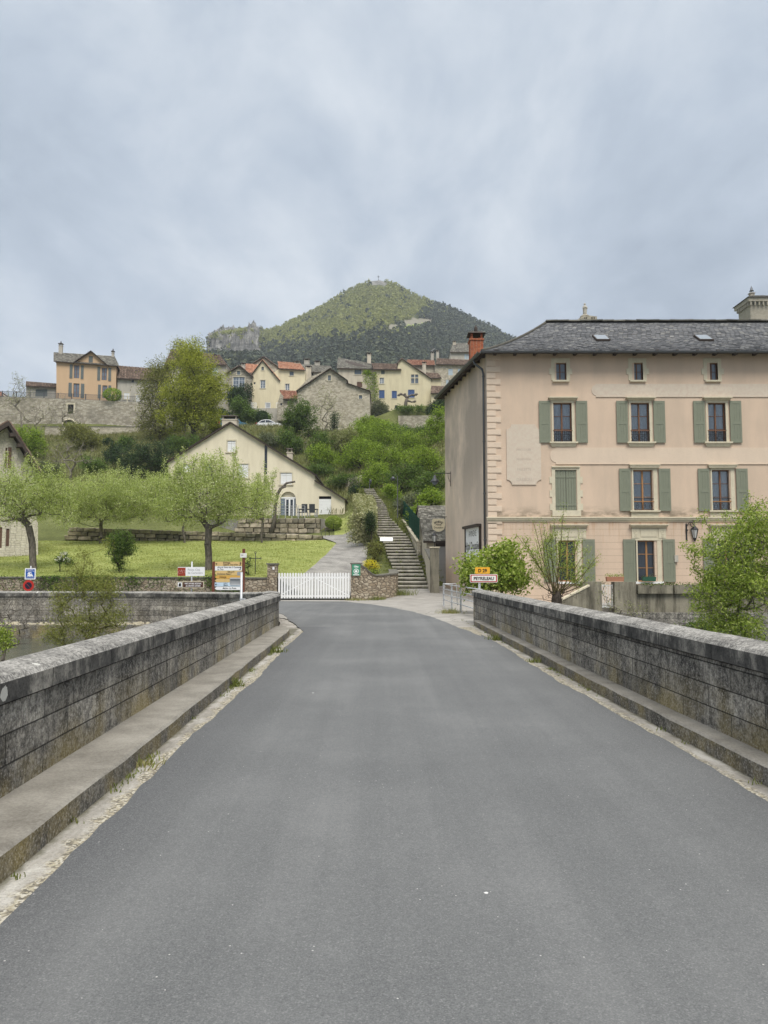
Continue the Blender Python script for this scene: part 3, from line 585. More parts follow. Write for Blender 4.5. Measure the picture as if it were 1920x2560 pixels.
def shutter(par, x0, x1, z0, z1, y=-.075, mat='shutter', style='panel', name='shutter'):
    s = MB(); w = x1 - x0; t = .035
    if style == 'panel':
        s.box(x0, x1, y + .012, y + t, z0, z1); e = .17 * w; mid = z0 + (z1 - z0) * .47
        s.box(x0, x0 + e, y, y + .012, z0, z1); s.box(x1 - e, x1, y, y + .012, z0, z1)
        for a, b_ in ((z0, z0 + .16), (mid - .07, mid + .07), (z1 - .13, z1)): s.box(x0 + e, x1 - e, y, y + .012, a, b_)
        for k in (1, 2): c = x0 + e + (w - 2 * e) * k / 3; s.box(c - .012, c + .012, y + .004, y + .012, z0 + .16, mid - .07); s.box(c - .012, c + .012, y + .004, y + .012, mid + .07, z1 - .13)
    else:
        n = max(2, int(w / .11)); g_ = w / n
        for i in range(n): s.box(x0 + g_ * i + .005, x0 + g_ * (i + 1) - .005, y + .005, y + t, z0, z1)
        for q in (.14, .84): s.box(x0, x1, y - .012, y + .005, z0 + (z1 - z0) * q - .05, z0 + (z1 - z0) * q + .05)
    return s.build(name, M[mat], par)
def scales(mb, A, B, C, D, prof=None, tw=.28, th=.2, lift=.025, canal=False, seed=1, gap=.012):
    A, B, C, D = map(Vector, (A, B, C, D)); prof = prof or (lambda t: t); rg = random.Random(seed)
    Ls = (((C + D) / 2) - ((A + B) / 2)).length; n = max(2, int(Ls / th)); up = Vector((0, 0, 1))
    nrm = (B - A).cross(C + (D - C) * .5 - A).normalized()
    if nrm.z < 0: nrm = -nrm
    def pt(s, t):
        lo = A.lerp(B, s); hi = C.lerp(D, s); p = lo.lerp(hi, t); p.z = lo.z + (hi.z - lo.z) * prof(t); return p
    vs_all = []; fs_all = []
    for k in range(n):
        t0, t1 = k / n, min(1, (k + 1.25) / n); wd = (pt(1, t0) - pt(0, t0)).length; m_ = max(1, int(round(wd / tw))); off = rg.uniform(-.4, .4) if not canal else 0
        for j in range(-1, m_ + 1):
            s0, s1 = (j + off + .5) / m_ + gap / max(wd, .1), (j + 1 + off + .5) / m_ - gap / max(wd, .1)
            if canal: s0, s1 = j / m_ + .002, (j + 1) / m_ - .002
            s0, s1 = max(0, s0), min(1, s1)
            if s1 - s0 < .12 / m_: continue
            l0 = lift * rg.uniform(.7, 1.3); dt = rg.uniform(-.08, .08) / n
            if not canal:
                a, b_, c, d_ = pt(s0, max(0, t0 + dt)), pt(s1, max(0, t0 + dt)), pt(s1, t1), pt(s0, t1); b0 = len(vs_all); q = a.lerp(b_, .5) - (c - b_) * .0
                vs_all += [a + nrm * l0, b_ + nrm * l0 * rg.uniform(.8, 1.1), c + nrm * .004, d_ + nrm * .004, a, b_]
                fs_all += [(b0, b0 + 1, b0 + 2, b0 + 3), (b0 + 4, b0 + 5, b0 + 1, b0)]
            else:
                b0 = len(vs_all); hgt = tw * .33
                for t, l in ((t0 + dt * .5, l0), (t1, 0)):
                    for ss, hh in ((0, 0), (.22, .8), (.5, 1), (.78, .8), (1, 0)): vs_all.append(pt(s0 + (s1 - s0) * ss * .93, min(1, max(0, t))) + nrm * (l + hh * hgt))
                fs_all += [(b0 + i, b0 + i + 1, b0 + 6 + i, b0 + 5 + i) for i in range(4)] + [(b0, b0 + 1, b0 + 2, b0 + 3, b0 + 4)]
    return mb.add(vs_all, fs_all)
def roof(par, slopes, mat, und='darkwood', tw=.28, th=.22, canal=False, thick=.12, seed=1, name='roof', lift=.025, label=None):
    """slopes: list of (A,B,C,D[,prof]); one mesh for the covering and one child for the boards under it"""
    r_ = MB()
    for i, s in enumerate(slopes): scales(r_, *s[:4], prof=(s[4] if len(s) > 4 else None), tw=tw, th=th, canal=canal, seed=seed + i, lift=lift)
    ro = r_.build(name, M[mat], par, fix=False)
    if label: ro['label'] = label
    u_ = MB()
    for s in slopes:
        pr_ = s[4] if len(s) > 4 else (lambda t: t); N_ = 8 if len(s) > 4 else 1; A, B, C, D = map(Vector, s[:4])
        for k in range(N_):
            q = []
            for ss, tt in ((0, k / N_), (1, k / N_), (1, (k + 1) / N_), (0, (k + 1) / N_)):
                lo = A.lerp(B, ss); hi = C.lerp(D, ss); p = lo.lerp(hi, tt); p.z = lo.z + (hi.z - lo.z) * pr_(tt); q.append(p)
            if (q[2] - q[3]).length < .02: q = q[:3]
            dn = Vector((0, 0, -thick)); n = len(q); tp = [p + Vector((0, 0, -.012)) for p in q]; bt = [p + dn for p in q]
            u_.add(tp + bt, [tuple(range(n)), tuple(range(2 * n - 1, n - 1, -1))] + [(i, (i + 1) % n, n + (i + 1) % n, n + i) for i in range(n)])
    u_.build('roof_boards', M[und], ro)
    return ro
def chimney(par, x0, x1, y0, y1, z0, z1, mat='buff', cap='lauze_cap', pots=0, name='chimney', label=None):
    c = MB(); c.box(x0, x1, y0, y1, z0, z1); w = x1 - x0; c.box(x0 - .05, x1 + .05, y0 - .05, y1 + .05, z1, z1 + .09)
    for a in (x0 + .03, x1 - .15):
        for b_ in (y0 + .03, y1 - .15): c.box(a, a + .12, b_, b_ + .12, z1 + .09, z1 + .38)
    o = c.build(name, M[mat], par)
    if label: o['label'] = label
    k = MB(); k.hexa([(x0 - .13, y0 - .13, z1 + .38), (x1 + .13, y0 - .13, z1 + .38), (x1 + .13, y1 + .13, z1 + .38), (x0 - .13, y1 + .13, z1 + .38), (x0 + .05, y0 + .05, z1 + .5), (x1 - .05, y0 + .05, z1 + .5), (x1 - .05, y1 - .05, z1 + .5), (x0 + .05, y1 - .05, z1 + .5)])
    if pots: k.lathe([(.06, z1 + .5), (.11, z1 + .62), (.09, z1 + .8), (.02, z1 + .95)], ((x0 + x1) / 2, (y0 + y1) / 2, 0), 8)
    k.build('chimney_cap', M['darkwood'], o)
    return o
# ================================================================== the pink building on the right
F0 = Fr((XU(1221, 1280, 36), 36, 0), 0); px = lambda u, v=1200: F0.hit(u, v)[0]; pz = lambda v: F0.hit(1500, v)[1]
ph = fthing('townhouse', 'large four storey pink rendered building with slate hip roof and green shutters', 'building', F0)
ztop = ZV(881, 36); XR = 19.5; YB = 9.0; XBk = XU(1113, 1200, 45) - F0.o.x
H2 = [(1385, 1432), (1579.5, 1627), (1773, 1819)]; H1 = [(1387.7, 1442), (1583, 1633), (1779.7, 1826)]; H0_ = [(1392.7, 1439.5), (1589.5, 1638), (1788, 1835)]; HA = [(1391, 1420.6), (1586, 1614), (1775.7, 1803)]
holes = []
for rows, v0, v1 in ((HA, 950, 907), (H2, 1105, 1007), (H1, 1276, 1175), (H0_, 1454, 1351)):
    for a, b_ in rows: holes.append(rect(px(a, v0), px(b_, v0), pz(v0), pz(v1)))
    d = px(rows[1][0]) - px(rows[0][0]); a, b_ = px(rows[2][0]) + d, px(rows[2][1]) + d; holes.append(rect(a, b_, pz(v0), pz(v1)))
mb = MB(); holed(mb, rect(0, XR, -2, ztop), holes, 0, .24); mb.build('front_wall', M['pink'], ph, fix=False)
mb = MB(); mb.poly([(XBk, YB, -2), (0, 0, -2), (0, 0, ztop), (XBk, YB, ztop)]); sw = mb.build('side_wall', M['pinkside'], ph, fix=False); tag(sw, 'dirty streaked grey beige side wall')
mb = MB(); mb.poly([(XR, YB, -2), (XBk, YB, -2), (XBk, YB, ztop), (XR, YB, ztop)]); mb.poly([(XR, 0, -2), (XR, YB, -2), (XR, YB, ztop), (XR, 0, ztop)]); mb.poly([(0, 0, ztop), (XR, 0, ztop), (XR, YB, ztop), (XBk, YB, ztop)]); mb.build('back_wall', M['pinkside'], ph, fix=False)
# quoins
q = MB(); z = pz(884) - .02; i = 0
while z > -1.5:
    if z < pz(1300) and i < 100 and q.v and not globals().get('qdone'): q.build('quoins', M['pinktrim'], ph); q = MB(); qdone = True; z = pz(1305)
    if 1:
        w_ = .64 if i % 2 == 0 else .4; zz = max(z - .29, -1.5); q.box(-.022, w_, -.03, 0, zz, z - .012); q.box(-.03, w_ - .03, -.042, -.03, zz + .03, z - .042)
    z -= .302; i += 1
q.build('quoins', M['pinktrim'], ph)
s = MB(); s.box(-.05, XR, -.05, 0, pz(1304), pz(1300)); s.box(-.08, XR, -.1, 0, pz(1300), pz(1296)); s.box(-.1, XR, -.14, 0, pz(1296), pz(1293)); s.build('string_course', M['stonetrim'], ph)
# flat painted bands
for u0, v0, v1, m_n, ll in ((1376, 1159, 1119, 'pinktrim', 'wide pale blank sign band'), (1483, 991, 960, 'panel', 'faded upper sign band with flaking paint')):
    s = MB(); x0 = px(u0); za, zb = pz(v0), pz(v1); r_ = (zb - za) * .34; pts = [(XR, za), (XR, zb), (x0 + r_, zb)] + [(x0 + r_ * (1 - math.cos(t)) * .0 + r_ * (1 - math.sin(t)), (za + zb) / 2 + (zb - za) * .42 * math.cos(t)) for t in np.linspace(.0, math.pi, 10)] + [(x0 + r_, za)]
    s.prism(pts, -.02, 0); s.box(x0 + r_, XR, -.04, -.0, za - .035, za - .001); tag(s.build('sign_band', M[m_n], ph), ll)
# plaque with concave corners
s = MB(); a, b_, za, zb = px(1267), px(1353), pz(1212), pz(1061); c = .24; n = 6; pts = []
for cx_, cz_, t0 in ((b_, zb, math.pi), (a, zb, 1.5 * math.pi), (a, za, 0), (b_, za, .5 * math.pi)):
    pts += [(cx_ + c * math.cos(t0 + (math.pi / 2) * (1 - k / n) ), cz_ + c * math.sin(t0 + (math.pi / 2) * (1 - k / n))) for k in range(n + 1)]
s.prism(pts, -.045, 0); pk = s.build('plaque', M['panel'], ph); tag(pk, 'pale plaque with faded painted lettering')
t = MB(); xc = (a + b_) / 2
for st, v, h in (('PARTICULIER', 1127, .10), ('IMPORTATION', 1151, .09), ('PALLETTE', 1177, .13), ('DARBOU', 1203, .15)): t = MB(); text_mb(t, st, xc, pz(v), h, -.048, sx=.82); t.build('faded_lettering', plain('faded_letter_paint', (.47, .40, .33), .9), pk, fix=False)
# attic windows
def surround(par, x0, x1, z0, z1, tw_, lug, name='surround', lintel=.12):
    s = MB(); n = max(3, int(round((z1 - z0) / .33))); hh = (z1 - z0) / n
    s.box(x0 - tw_, x1 + tw_, -.03, 0, z1, z1 + lintel)
    for i in range(n):
        e = lug if i % 2 == n % 2 else 0
        s.box(x0 - tw_ - e, x0, -.03 - .002 * (i % 2), 0, z0 + hh * i, z0 + hh * (i + 1)); s.box(x1, x1 + tw_ + e, -.03 - .002 * (i % 2), 0, z0 + hh * i, z0 + hh * (i + 1))
    return s.build(name, M['stonetrim'], par)
WR = {}
sp_ = px(1796) - px(1603)
for k in range(4):
    def ab(rows): 
        if k < 3: return px(rows[k][0]), px(rows[k][1])
        return px(rows[2][0]) + sp_, px(rows[2][1]) + sp_
    a, b_ = ab(HA); z0, z1 = pz(950), pz(907); surround(ph, a, b_, z0 - .02, z1, .17, .1, lintel=.22)
    s = MB(); s.box(a - .12, b_ + .12, -.12, 0, z0 - .1, z0 - .021); s.build('sill', M['stonetrim'], ph); window(ph, a, b_, z0, z1, .13, 'wood', 'bluglass', 2, 2, .035)
    # second floor
    a, b_ = ab(H2); z0, z1 = pz(1105), pz(1007); tw_ = .07
    s = MB(); s.box(a - tw_, a, -.03, 0, z0, z1); s.box(b_, b_ + .12, -.03, 0, z0, z1); s.box(a - tw_, b_ + .12, -.035, 0, z1, z1 + .1); s.build('surround', M['stonetrim'], ph)
    s = MB(); s.hexa([(a - .1, -.06, z1 + .1), (b_ + .16, -.06, z1 + .1), (b_ + .16, 0, z1 + .1), (a - .1, 0, z1 + .1), (a - .2, -.2, z1 + .2), (b_ + .26, -.2, z1 + .2), (b_ + .26, 0, z1 + .2), (a - .2, 0, z1 + .2)]); s.box(a - .22, b_ + .28, -.23, 0, z1 + .2, z1 + .25); s.build('lintel', M['stonetrim'], ph)
    s = MB(); s.box(a - .2, b_ + .25, -.16, 0, z0 - .07, z0 - .001); s.hexa([(a - .08, -.05, z0 - .23), (b_ + .13, -.05, z0 - .23), (b_ + .13, 0, z0 - .23), (a - .08, 0, z0 - .23), (a - .16, -.12, z0 - .07), (b_ + .21, -.12, z0 - .07), (b_ + .21, 0, z0 - .07), (a - .16, 0, z0 - .07)]); s.build('sill', M['stonetrim'], ph)
    window(ph, a, b_, z0, z1, .13, 'wood', 'glass', 2, 3, .045, curtain=True); w2 = .54
    shutter(ph, a - tw_ - .06 - w2, a - tw_ - .06, z0 - .04, z1 + .08); shutter(ph, b_ + .19, b_ + .19 + w2, z0 - .04, z1 + .08)
    r_ = MB(); r_.box(a - .02, b_ + .02, -.03, .03, z0 + .52, z0 + .56); ro = r_.build('balconet', M['wood'], ph)
    r_ = MB(); r_.box(a, b_, -.01, .01, z0 + .36, z0 + .385); r_.box(a, b_, -.01, .01, z0 + .06, z0 + .08)
    for j in range(9): xx = a + (b_ - a) * (j + .5) / 9; r_.box(xx - .008, xx + .008, -.008, .008, z0 + .0, z0 + .52)
    for j in range(4):
        xx = a + (b_ - a) * (j + .5) / 4; r_.tube([(xx + .085 * math.cos(t_), 0, z0 + .2 + .085 * math.sin(t_)) for t_ in np.linspace(0, 2 * math.pi, 9)], .01, 4, False)
    r_.build('ironwork', M['iron'], ro)
    # first floor
    a, b_ = ab(H1); z0, z1 = pz(1276), pz(1175)
    if k == 0:
        surround(ph, a, b_, z0, z1, .16, .11)
        s = MB(); s.box(a - .16, b_ + .14, -.1, 0, z1 + .12, z1 + .17); s.build('lintel', M['stonetrim'], ph); s = MB(); s.box(a - .16, b_ + .16, -.06, 0, z0 - .28, z0 - .001); s.build('sill', M['stonetrim'], ph)
        m2 = (a + b_) / 2; shutter(ph, a + .01, m2 - .006, z0, z1 - .01, .02, style='plank'); shutter(ph, m2 + .006, b_ - .01, z0, z1 - .01, .02, style='plank')
    else:
        s = MB(); s.box(a - .07, a, -.03, 0, z0, z1); s.box(b_, b_ + .18, -.03, 0, z0, z1); s.box(a - .07, b_ + .18, -.035, 0, z1, z1 + .1); s.build('surround', M['stonetrim'], ph)
        s = MB(); s.box(a - .16, b_ + .26, -.14, 0, z1 + .1, z1 + .2); s.box(a - .2, b_ + .3, -.18, 0, z1 + .2, z1 + .24); s.build('lintel', M['stonetrim'], ph)
        s = MB(); s.box(a - .2, b_ + .26, -.15, 0, z0 - .07, z0 - .001); s.box(a - .14, b_ + .2, -.04, 0, z0 - .32, z0 - .07); s.box(a + .12, b_ - .05, -.055, -.04, z0 - .25, z0 - .14); s.build('sill', M['stonetrim'], ph)
        window(ph, a, b_, z0, z1, .13, 'lightwood' if k == 1 else 'wood', 'glass', 2, 3, .05, curtain=True)
        shutter(ph, a - .13 - .54, a - .13, z0 - .03, z1 + .06); shutter(ph, b_ + .25, b_ + .25 + .54, z0 - .03, z1 + .06)
        r_ = MB(); r_.box(a - .01, b_ + .01, -.03, .02, z0 + .4, z0 + .44); ro = r_.build('balconet', M['lightwood'], ph); r_ = MB(); r_.box(a, b_, -.01, .01, z0 + .03, z0 + .05); r_.box(a, b_, -.01, .01, z0 + .55, z0 + .57)
        for j in range(3): xx = a + (b_ - a) * (j + .5) / 3; r_.tube([(xx + (.03 + .07 * t_ / 8) * math.cos(t_), 0, z0 + .2 + (.04 + .1 * t_ / 8) * math.sin(t_)) for t_ in np.linspace(0, 8, 16)], .011, 4, False)
        r_.build('ironwork', M['iron'], ro)
    # ground floor
    a, b_ = ab(H0_); z0, z1 = pz(1454), pz(1351)
    s = MB(); s.box(a - .07, a, -.03, 0, z0, z1); s.box(b_, b_ + .2, -.03, 0, z0, z1); x0, x1 = a - .28, b_ + .44
    s.box(x0, x1, -.04, 0, z1, z1 + .1); s.box(x0 + .02, x0 + .36, -.06, 0, z1 + .1, z1 + .56); s.box(x1 - .36, x1 - .02, -.06, 0, z1 + .1, z1 + .56); s.box(x0 + .36, x1 - .36, -.035, 0, z1 + .1, z1 + .56); s.box(x0 + .44, x1 - .44, -.055, -.035, z1 + .17, z1 + .5); s.build('surround', M['stonetrim'], ph)
    for cxx in (x0 + .19, x1 - .19):
        v_ = MB(); v_.tube([(cxx + (.02 + .1 * t_ / 9) * math.cos(t_), -.06, z1 + .36 + (.02 + .1 * t_ / 9) * math.sin(t_)) for t_ in np.linspace(0, 9, 20)], .014, 5, False); v_.tube([(cxx + (.02 + .06 * t_ / 9) * math.cos(t_), -.06, z1 + .18 + (.02 + .05 * t_ / 9) * math.sin(t_)) for t_ in np.linspace(0, 9, 16)], .012, 5, False); v_.build('scroll', M['stonetrim'], ph)
    s = MB(); s.hexa([(x0, -.07, z1 + .58), (x1, -.07, z1 + .58), (x1, 0, z1 + .58), (x0, 0, z1 + .58), (x0 - .06, -.2, z1 + .7), (x1 + .06, -.2, z1 + .7), (x1 + .06, 0, z1 + .7), (x0 - .06, 0, z1 + .7)]); s.box(x0 - .08, x1 + .08, -.22, 0, z1 + .7, z1 + .74); s.build('lintel', M['stonetrim'], ph)
    s = MB(); s.box(a - .15, b_ + .25, -.1, 0, z0 - .1, z0 - .001); s.build('sill', M['white'], ph)
    window(ph, a, b_, z0, z1, .13, 'lightwood' if k < 2 else 'wood', 'glass', 2, 3, .055)
    shutter(ph, a - .12 - .56, a - .12, z0 - .02, z1 + .05); shutter(ph, b_ + .26, b_ + .26 + .56, z0 - .02, z1 + .05)
# roof
Ze = ZV(878, 35.4); Zr = ZV(805, 40.2); ox, oy = F0.o.x, F0.o.y
E0 = (XU(1203, 880, 35.4) - ox, -.6, Ze); E1 = (XU(1093, 990, 44.7) - ox, 45.2 - oy, Ze); R0 = (XU(1368, 801, 40.2) - ox, 4.2, Zr); R1 = (XR - 1.5, 4.2, Zr); E2 = (XR + .5, -.6, Ze); E3 = (XR + .5, 45.2 - oy, Ze)
prof = lambda t: .74 * t + .26 * t * t
roof(ph, [(E0, E2, R0, R1, prof), (E1, E0, R0, R0, prof), (E3, E1, R1, R0, prof), (E2, E3, R1, R1, prof)], 'slate', tw=.24, th=.18, lift=.03)
rc = MB(); rg = random.Random(4); x = R0[0] - .1
while x < R1[0]: rc.cbox((x + .3, 4.2, Zr + .03 + rg.uniform(-.015, .015)), (.62, .5, .06), Matrix.Rotation(rg.uniform(-.04, .04), 3, 'Y')); x += .6
rc.tube([Vector(E0).lerp(Vector(R0), t_) * 1 + Vector((0, 0, (Ze + (Zr - Ze) * prof(t_)) - (Ze + (Zr - Ze) * t_) + .03)) for t_ in np.linspace(.01, 1, 14)], .07, 6)
rc.build('ridge_cap', M['lauze'], ph)
gt = MB()
def gutter(mb, a, b, r=.085):
    a, b = Vector(a), Vector(b); d = (b - a).normalized(); n = d.cross(Vector((0, 0, 1))); pts = [(math.cos(t_), math.sin(t_)) for t_ in np.linspace(math.pi, 2 * math.pi, 7)]
    vs = [p + n * c * r + Vector((0, 0, s_ * r)) for p in (a, b) for c, s_ in pts]; mb.add(vs, [(i, i + 1, 8 + i, 7 + i) for i in range(6)])
g1, g2, g3 = Vector(E0) + Vector((-.06, -.07, -.02)), Vector(E2) + Vector((0, -.07, -.02)), Vector(E1) + Vector((-.08, 0, -.02)); gutter(gt, g1, g2, .1); gutter(gt, g3, g1, .1); gt.build('gutter', M['zinc'], ph, fix=False)
x = .3
while x < XR: rt = MB(); rt.box(x, x + .13, -.5, 0, ztop - .17, ztop + .0); rt.build('rafter_tail', M['darkwood'], ph); x += .95
for i in range(10):
    t_ = (i + .4) / 10; p = Vector((0, 0, 0)).lerp(Vector((XBk, YB, 0)), t_); rt = MB(); rt.box(p.x - .5, p.x, p.y - .06, p.y + .07, ztop - .17, ztop); rt.build('rafter_tail', M['darkwood'], ph)
dn = MB(); sx_, sy_ = XBk * .035 - .09, .33; dn.tube([(sx_ - .42, sy_ + .25, Ze - .1), (sx_ - .40, sy_ + .2, Ze - .28), (sx_ - .05, sy_ + .02, Ze - .62), (sx_, sy_, Ze - .85), (sx_, sy_, .1)], .055, 8)
for z in (Ze - 1.0, 7.6, 5.1, 2.9): dn.tube([(sx_, sy_, z), (sx_, sy_, z + .06)], .068, 8)
dn.build('downpipe', M['zinc'], ph)
for uu, vv in ((1512, 849), (1772, 851)):
    t_ = .42; x = (P(uu, vv, 37.2)).x - ox; A = Vector((x - .36, -.6 + 4.8 * t_, Ze + (Zr - Ze) * prof(t_))); t2 = t_ + .16; Bv = Vector((x - .36, -.6 + 4.8 * t2, Ze + (Zr - Ze) * prof(t2))); dx = Vector((.7, 0, 0)); up = Vector((0, -.35, .9)).normalized()
    k = MB(); k.hexa([A, A + dx, Bv + dx, Bv, A + up * .12, A + dx + up * .12, Bv + dx + up * .12, Bv + up * .12]); so = k.build('skylight', M['darkwood'], ph); k = MB(); e1, e2 = dx * .07, (Bv - A) * .07
    k.poly([A + e1 + e2 + up * .125, A + dx - e1 + e2 + up * .125, Bv + dx - e1 - e2 + up * .125, Bv + e1 - e2 + up * .125]); k.build('pane', plain('pale_skylight_glass', (.2, .225, .25), .25, .4), so, fix=False)
cxa, cxb = XU(1174, 880, 42) - ox, XU(1206, 880, 42) - ox; chimney(ph, cxa, cxb, 5.6, 6.4, 11, ZV(850, 41.6), 'brick', pots=1, label='tall red brick chimney with dark slab cap')
for uu, yy in ((1230, 0), ): pass
bx_ = MB(); bx_.box(px(1679) , px(1688), -.12, 0, pz(1405), pz(1388)); bx_.build('meter_box', M['greyren'], ph)
# wall sign on the side wall: panel with frame and pent top
sdir = Vector((XBk, YB, 0)).normalized(); sn = Vector((-sdir.y, sdir.x, 0)); y0_, y1_ = 37.35, 40.05
def side(s_, off, z): return Vector((0, 0, 0)) + sdir * s_ + sn * off + Vector((0, 0, z))
s0, s1 = 1.32, 4.05; zt = ZV(1316, 37.3); zb_ = zt - 2.7
sg = thing('wall_sign', 'large white framed hotel sign with blackletter writing on the side wall beside the downpipe', 'sign', F0.w(*side(s1, .02, zb_)), F0.a); O_ = side(s1, .02, zb_); U_ = -sdir
def sp2(x, y, z): q_ = U_ * x + sn * (-y) + Vector((0, 0, z)); return (q_.x, q_.y, q_.z)     # x along the wall towards the corner, y<0 outwards
def boxT(mb, T, x0, x1, y0, y1, z0, z1): mb.hexa([T(*p) for p in ((x0, y0, z0), (x1, y0, z0), (x1, y1, z0), (x0, y1, z0), (x0, y0, z1), (x1, y0, z1), (x1, y1, z1), (x0, y1, z1))])
Lw = s1 - s0; k = MB(); boxT(k, sp2, 0, Lw, -.05, .0, 0, 2.7); k.build('panel', M['white'], sg)
k = MB(); [boxT(k, sp2, *b) for b in ((-.07, 0, -.1, 0, -.07, 2.77), (Lw, Lw + .07, -.1, 0, -.07, 2.77), (0, Lw, -.1, 0, -.07, 0), (-.1, Lw + .1, -.22, 0, 2.70, 2.83))]; k.build('frame', M['darkwood'], sg)
for st, h, z, sx, bo in (('ANNEXE', .30, 2.27, .9, 0), ('Hôtel Doussière', .38, 1.62, .82, .012), ('Le Rozier', .38, .9, .82, .012)): k = MB(); text_mb(k, st, Lw / 2, z, h, -.052, sx=sx, m=sp2, bold=bo); k.build('lettering', M['black'], sg, fix=False)
# wall lantern on the front
lx, lz = px(1712), pz(1310)
ln = thing('wall_lantern', 'black wrought iron wall lantern with scrolled bracket on the pink facade', 'lantern', F0.w(lx, 0, lz)); k = MB(); k.box(-.03, .03, -.04, 0, -.8, .02); k.cbox((0, -.05, -.3), (.09, .04, .09))
k.tube([(.0 + .6 * t_ * .6, -.08, -.12 + .22 * math.sin(t_ * math.pi)) for t_ in np.linspace(0, 1, 10)], .016, 5); k.tube([(.24 + (.03 + .1 * t_ / 7) * math.cos(t_), -.08, .0 + (.04 + .13 * t_ / 7) * math.sin(t_)) for t_ in np.linspace(0, 7.5, 18)], .014, 5); k.box(-.0, .3, -.09, -.07, -.3, -.28); k.build('bracket', M['iron'], ln)
def lantern_head(par, c, s=1.0, gl=True):
    c = Vector(c); a = MB(); a.lathe([(.02, .18 * s), (.04, .14 * s), (.17 * s, 0), (.15 * s, -.02)], c, 6, False); a.lathe([(.07 * s, -.36 * s), (.05 * s, -.42 * s), (.015, -.5 * s)], c, 6, False)
    for i in range(6): t_ = i * math.pi / 3; a.bar(c + Vector((.145 * s * math.cos(t_), .145 * s * math.sin(t_), -.02 * s)), c + Vector((.07 * s * math.cos(t_), .07 * s * math.sin(t_), -.36 * s)), .014)
    h = a.build('lantern_head', M['iron'], par); b_ = MB(); b_.lathe([(.135 * s, -.02 * s), (.065 * s, -.35 * s)], c, 6, False); b_.build('glass', plain('frosted_glass', (.5, .5, .48), .3, .5), h); return h
lantern_head(ln, (.36, -.08, -.25), 1.15)
# flower boxes on the terrace ledge
def planter(u, v, Y, w_, lab, mat, seed):
    p = P(u, v, Y); t = thing('planter_box', lab, 'planter', p); k = MB(); k.hexa([(-w_ / 2 + .02, -.1, 0), (w_ / 2 - .02, -.1, 0), (w_ / 2 - .02, .1, 0), (-w_ / 2 + .02, .1, 0), (-w_ / 2, -.12, .2), (w_ / 2, -.12, .2), (w_ / 2, .12, .2), (-w_ / 2, .12, .2)]); k.build('box', mat, t); return t
# ================================================================== hillside
UC = [-500, 0, 250, 420, 600, 690, 760, 860, 930, 1000, 1060, 1120, 1300, 1900, 2600]
TR = {38.9: [1.15, 1.15, 1.15, 1.15, 1.15, 1.1, .05, .05, .2, .25, .3, .3, .3, .3, .3],
44: [1.76, 1.76, 1.76, 1.76, 1.76, 1.5, 1.1, .9, .5, .35, .35, .35, .35, .35, .35],
50: [2.45, 2.45, 2.45, 2.45, 2.45, 2.35, 2.2, 2.0, 1.9, 2.1, 1.9, .8, .8, 3, 3],
56: [3.15, 3.15, 3.15, 3.15, 3.15, 3.15, 3.05, 3.0, 3.4, 3.8, 3.9, 4.2, 5, 6, 6],
61: [3.75, 3.75, 3.75, 3.75, 3.75, 3.75, 3.8, 3.85, 4.9, 5.4, 5.9, 7.5, 8, 8, 8],
66: [5.2, 5.0, 4.6, 4.4, 4.4, 4.4, 4.4, 4.7, 6.6, 7.0, 7.8, 9.5, 11, 11, 11],
71: [7, 6.8, 6.4, 6.2, 6.2, 6.2, 6.2, 6.2, 8.3, 8.9, 10, 12, 13, 13, 13],
80: [9.5, 9.5, 10, 9.5, 9.2, 9.2, 9.4, 9.9, 10.4, 11.2, 12.6, 14.5, 16, 16, 16],
95: [15, 15, 15, 15.2, 15.6, 16, 15.8, 15.4, 15.5, 16.0, 16.5, 17.4, 20, 20, 20],
110: [19.4, 19.4, 20, 20.3, 20.8, 20.6, 20.3, 20.0, 19.9, 20.0, 20.4, 21, 24, 24, 24],
122: [22.4, 22.4, 22.6, 23.4, 24.2, 24.2, 23.6, 23.1, 22.8, 22.9, 23.3, 24, 27, 28, 28],
128.5: [23.2, 23.2, 23.2, 24.3, 24.9, 24.9, 24.4, 24.2, 24.2, 24.3, 24.7, 25.6, 29, 30, 30],
129.6: [29.3, 29.3, 29.3, 26, 25.0, 25.0, 24.6, 24.4, 24.4, 24.5, 24.9, 25.8, 30, 31, 31],
137.8: [29.9, 29.9, 29.9, 29.3, 27.4, 26.9, 26.9, 26.6, 26.0, 25.9, 26.2, 26.8, 31.5, 33, 33],
139: [29.9, 29.9, 29.9, 29.3, 27.5, 27.0, 27.0, 27.5, 29, 30.8, 31.3, 31, 31.5, 33, 33],
150: [31, 31, 31, 31, 31, 31, 31, 31.5, 32, 33, 33, 33, 34, 36, 36],
175: [31, 31, 32, 33, 35, 37, 38, 38, 38, 39, 42, 44, 46, 50, 50],
220: [20, 22, 26, 30, 36, 42, 44, 46, 48, 50, 54, 56, 56, 60, 60],
300: [0, 5, 10, 22, 60, 74, 78, 78, 78, 78, 78, 76, 60, 45, 30]}
TY = sorted(TR)
def TZ(x, y):
    """height of the hillside at a place"""
    u = 960 + x * FP / y; y = min(max(y, TY[0]), TY[-1]); i = max(0, min(len(TY) - 2, int(np.searchsorted(TY, y)) - 1))
    a, b = np.interp(u, UC, TR[TY[i]]), np.interp(u, UC, TR[TY[i + 1]]); t = (y - TY[i]) / (TY[i + 1] - TY[i]); return float(a + (b - a) * t)
nzr = np.random.default_rng(2)
def vnoise(x, y, s=1.0):
    return (math.sin(x * 1.1 * s + 1.3 * math.sin(y * .7 * s)) + math.sin(y * 1.7 * s + 2 + math.sin(x * .9 * s))) * .5
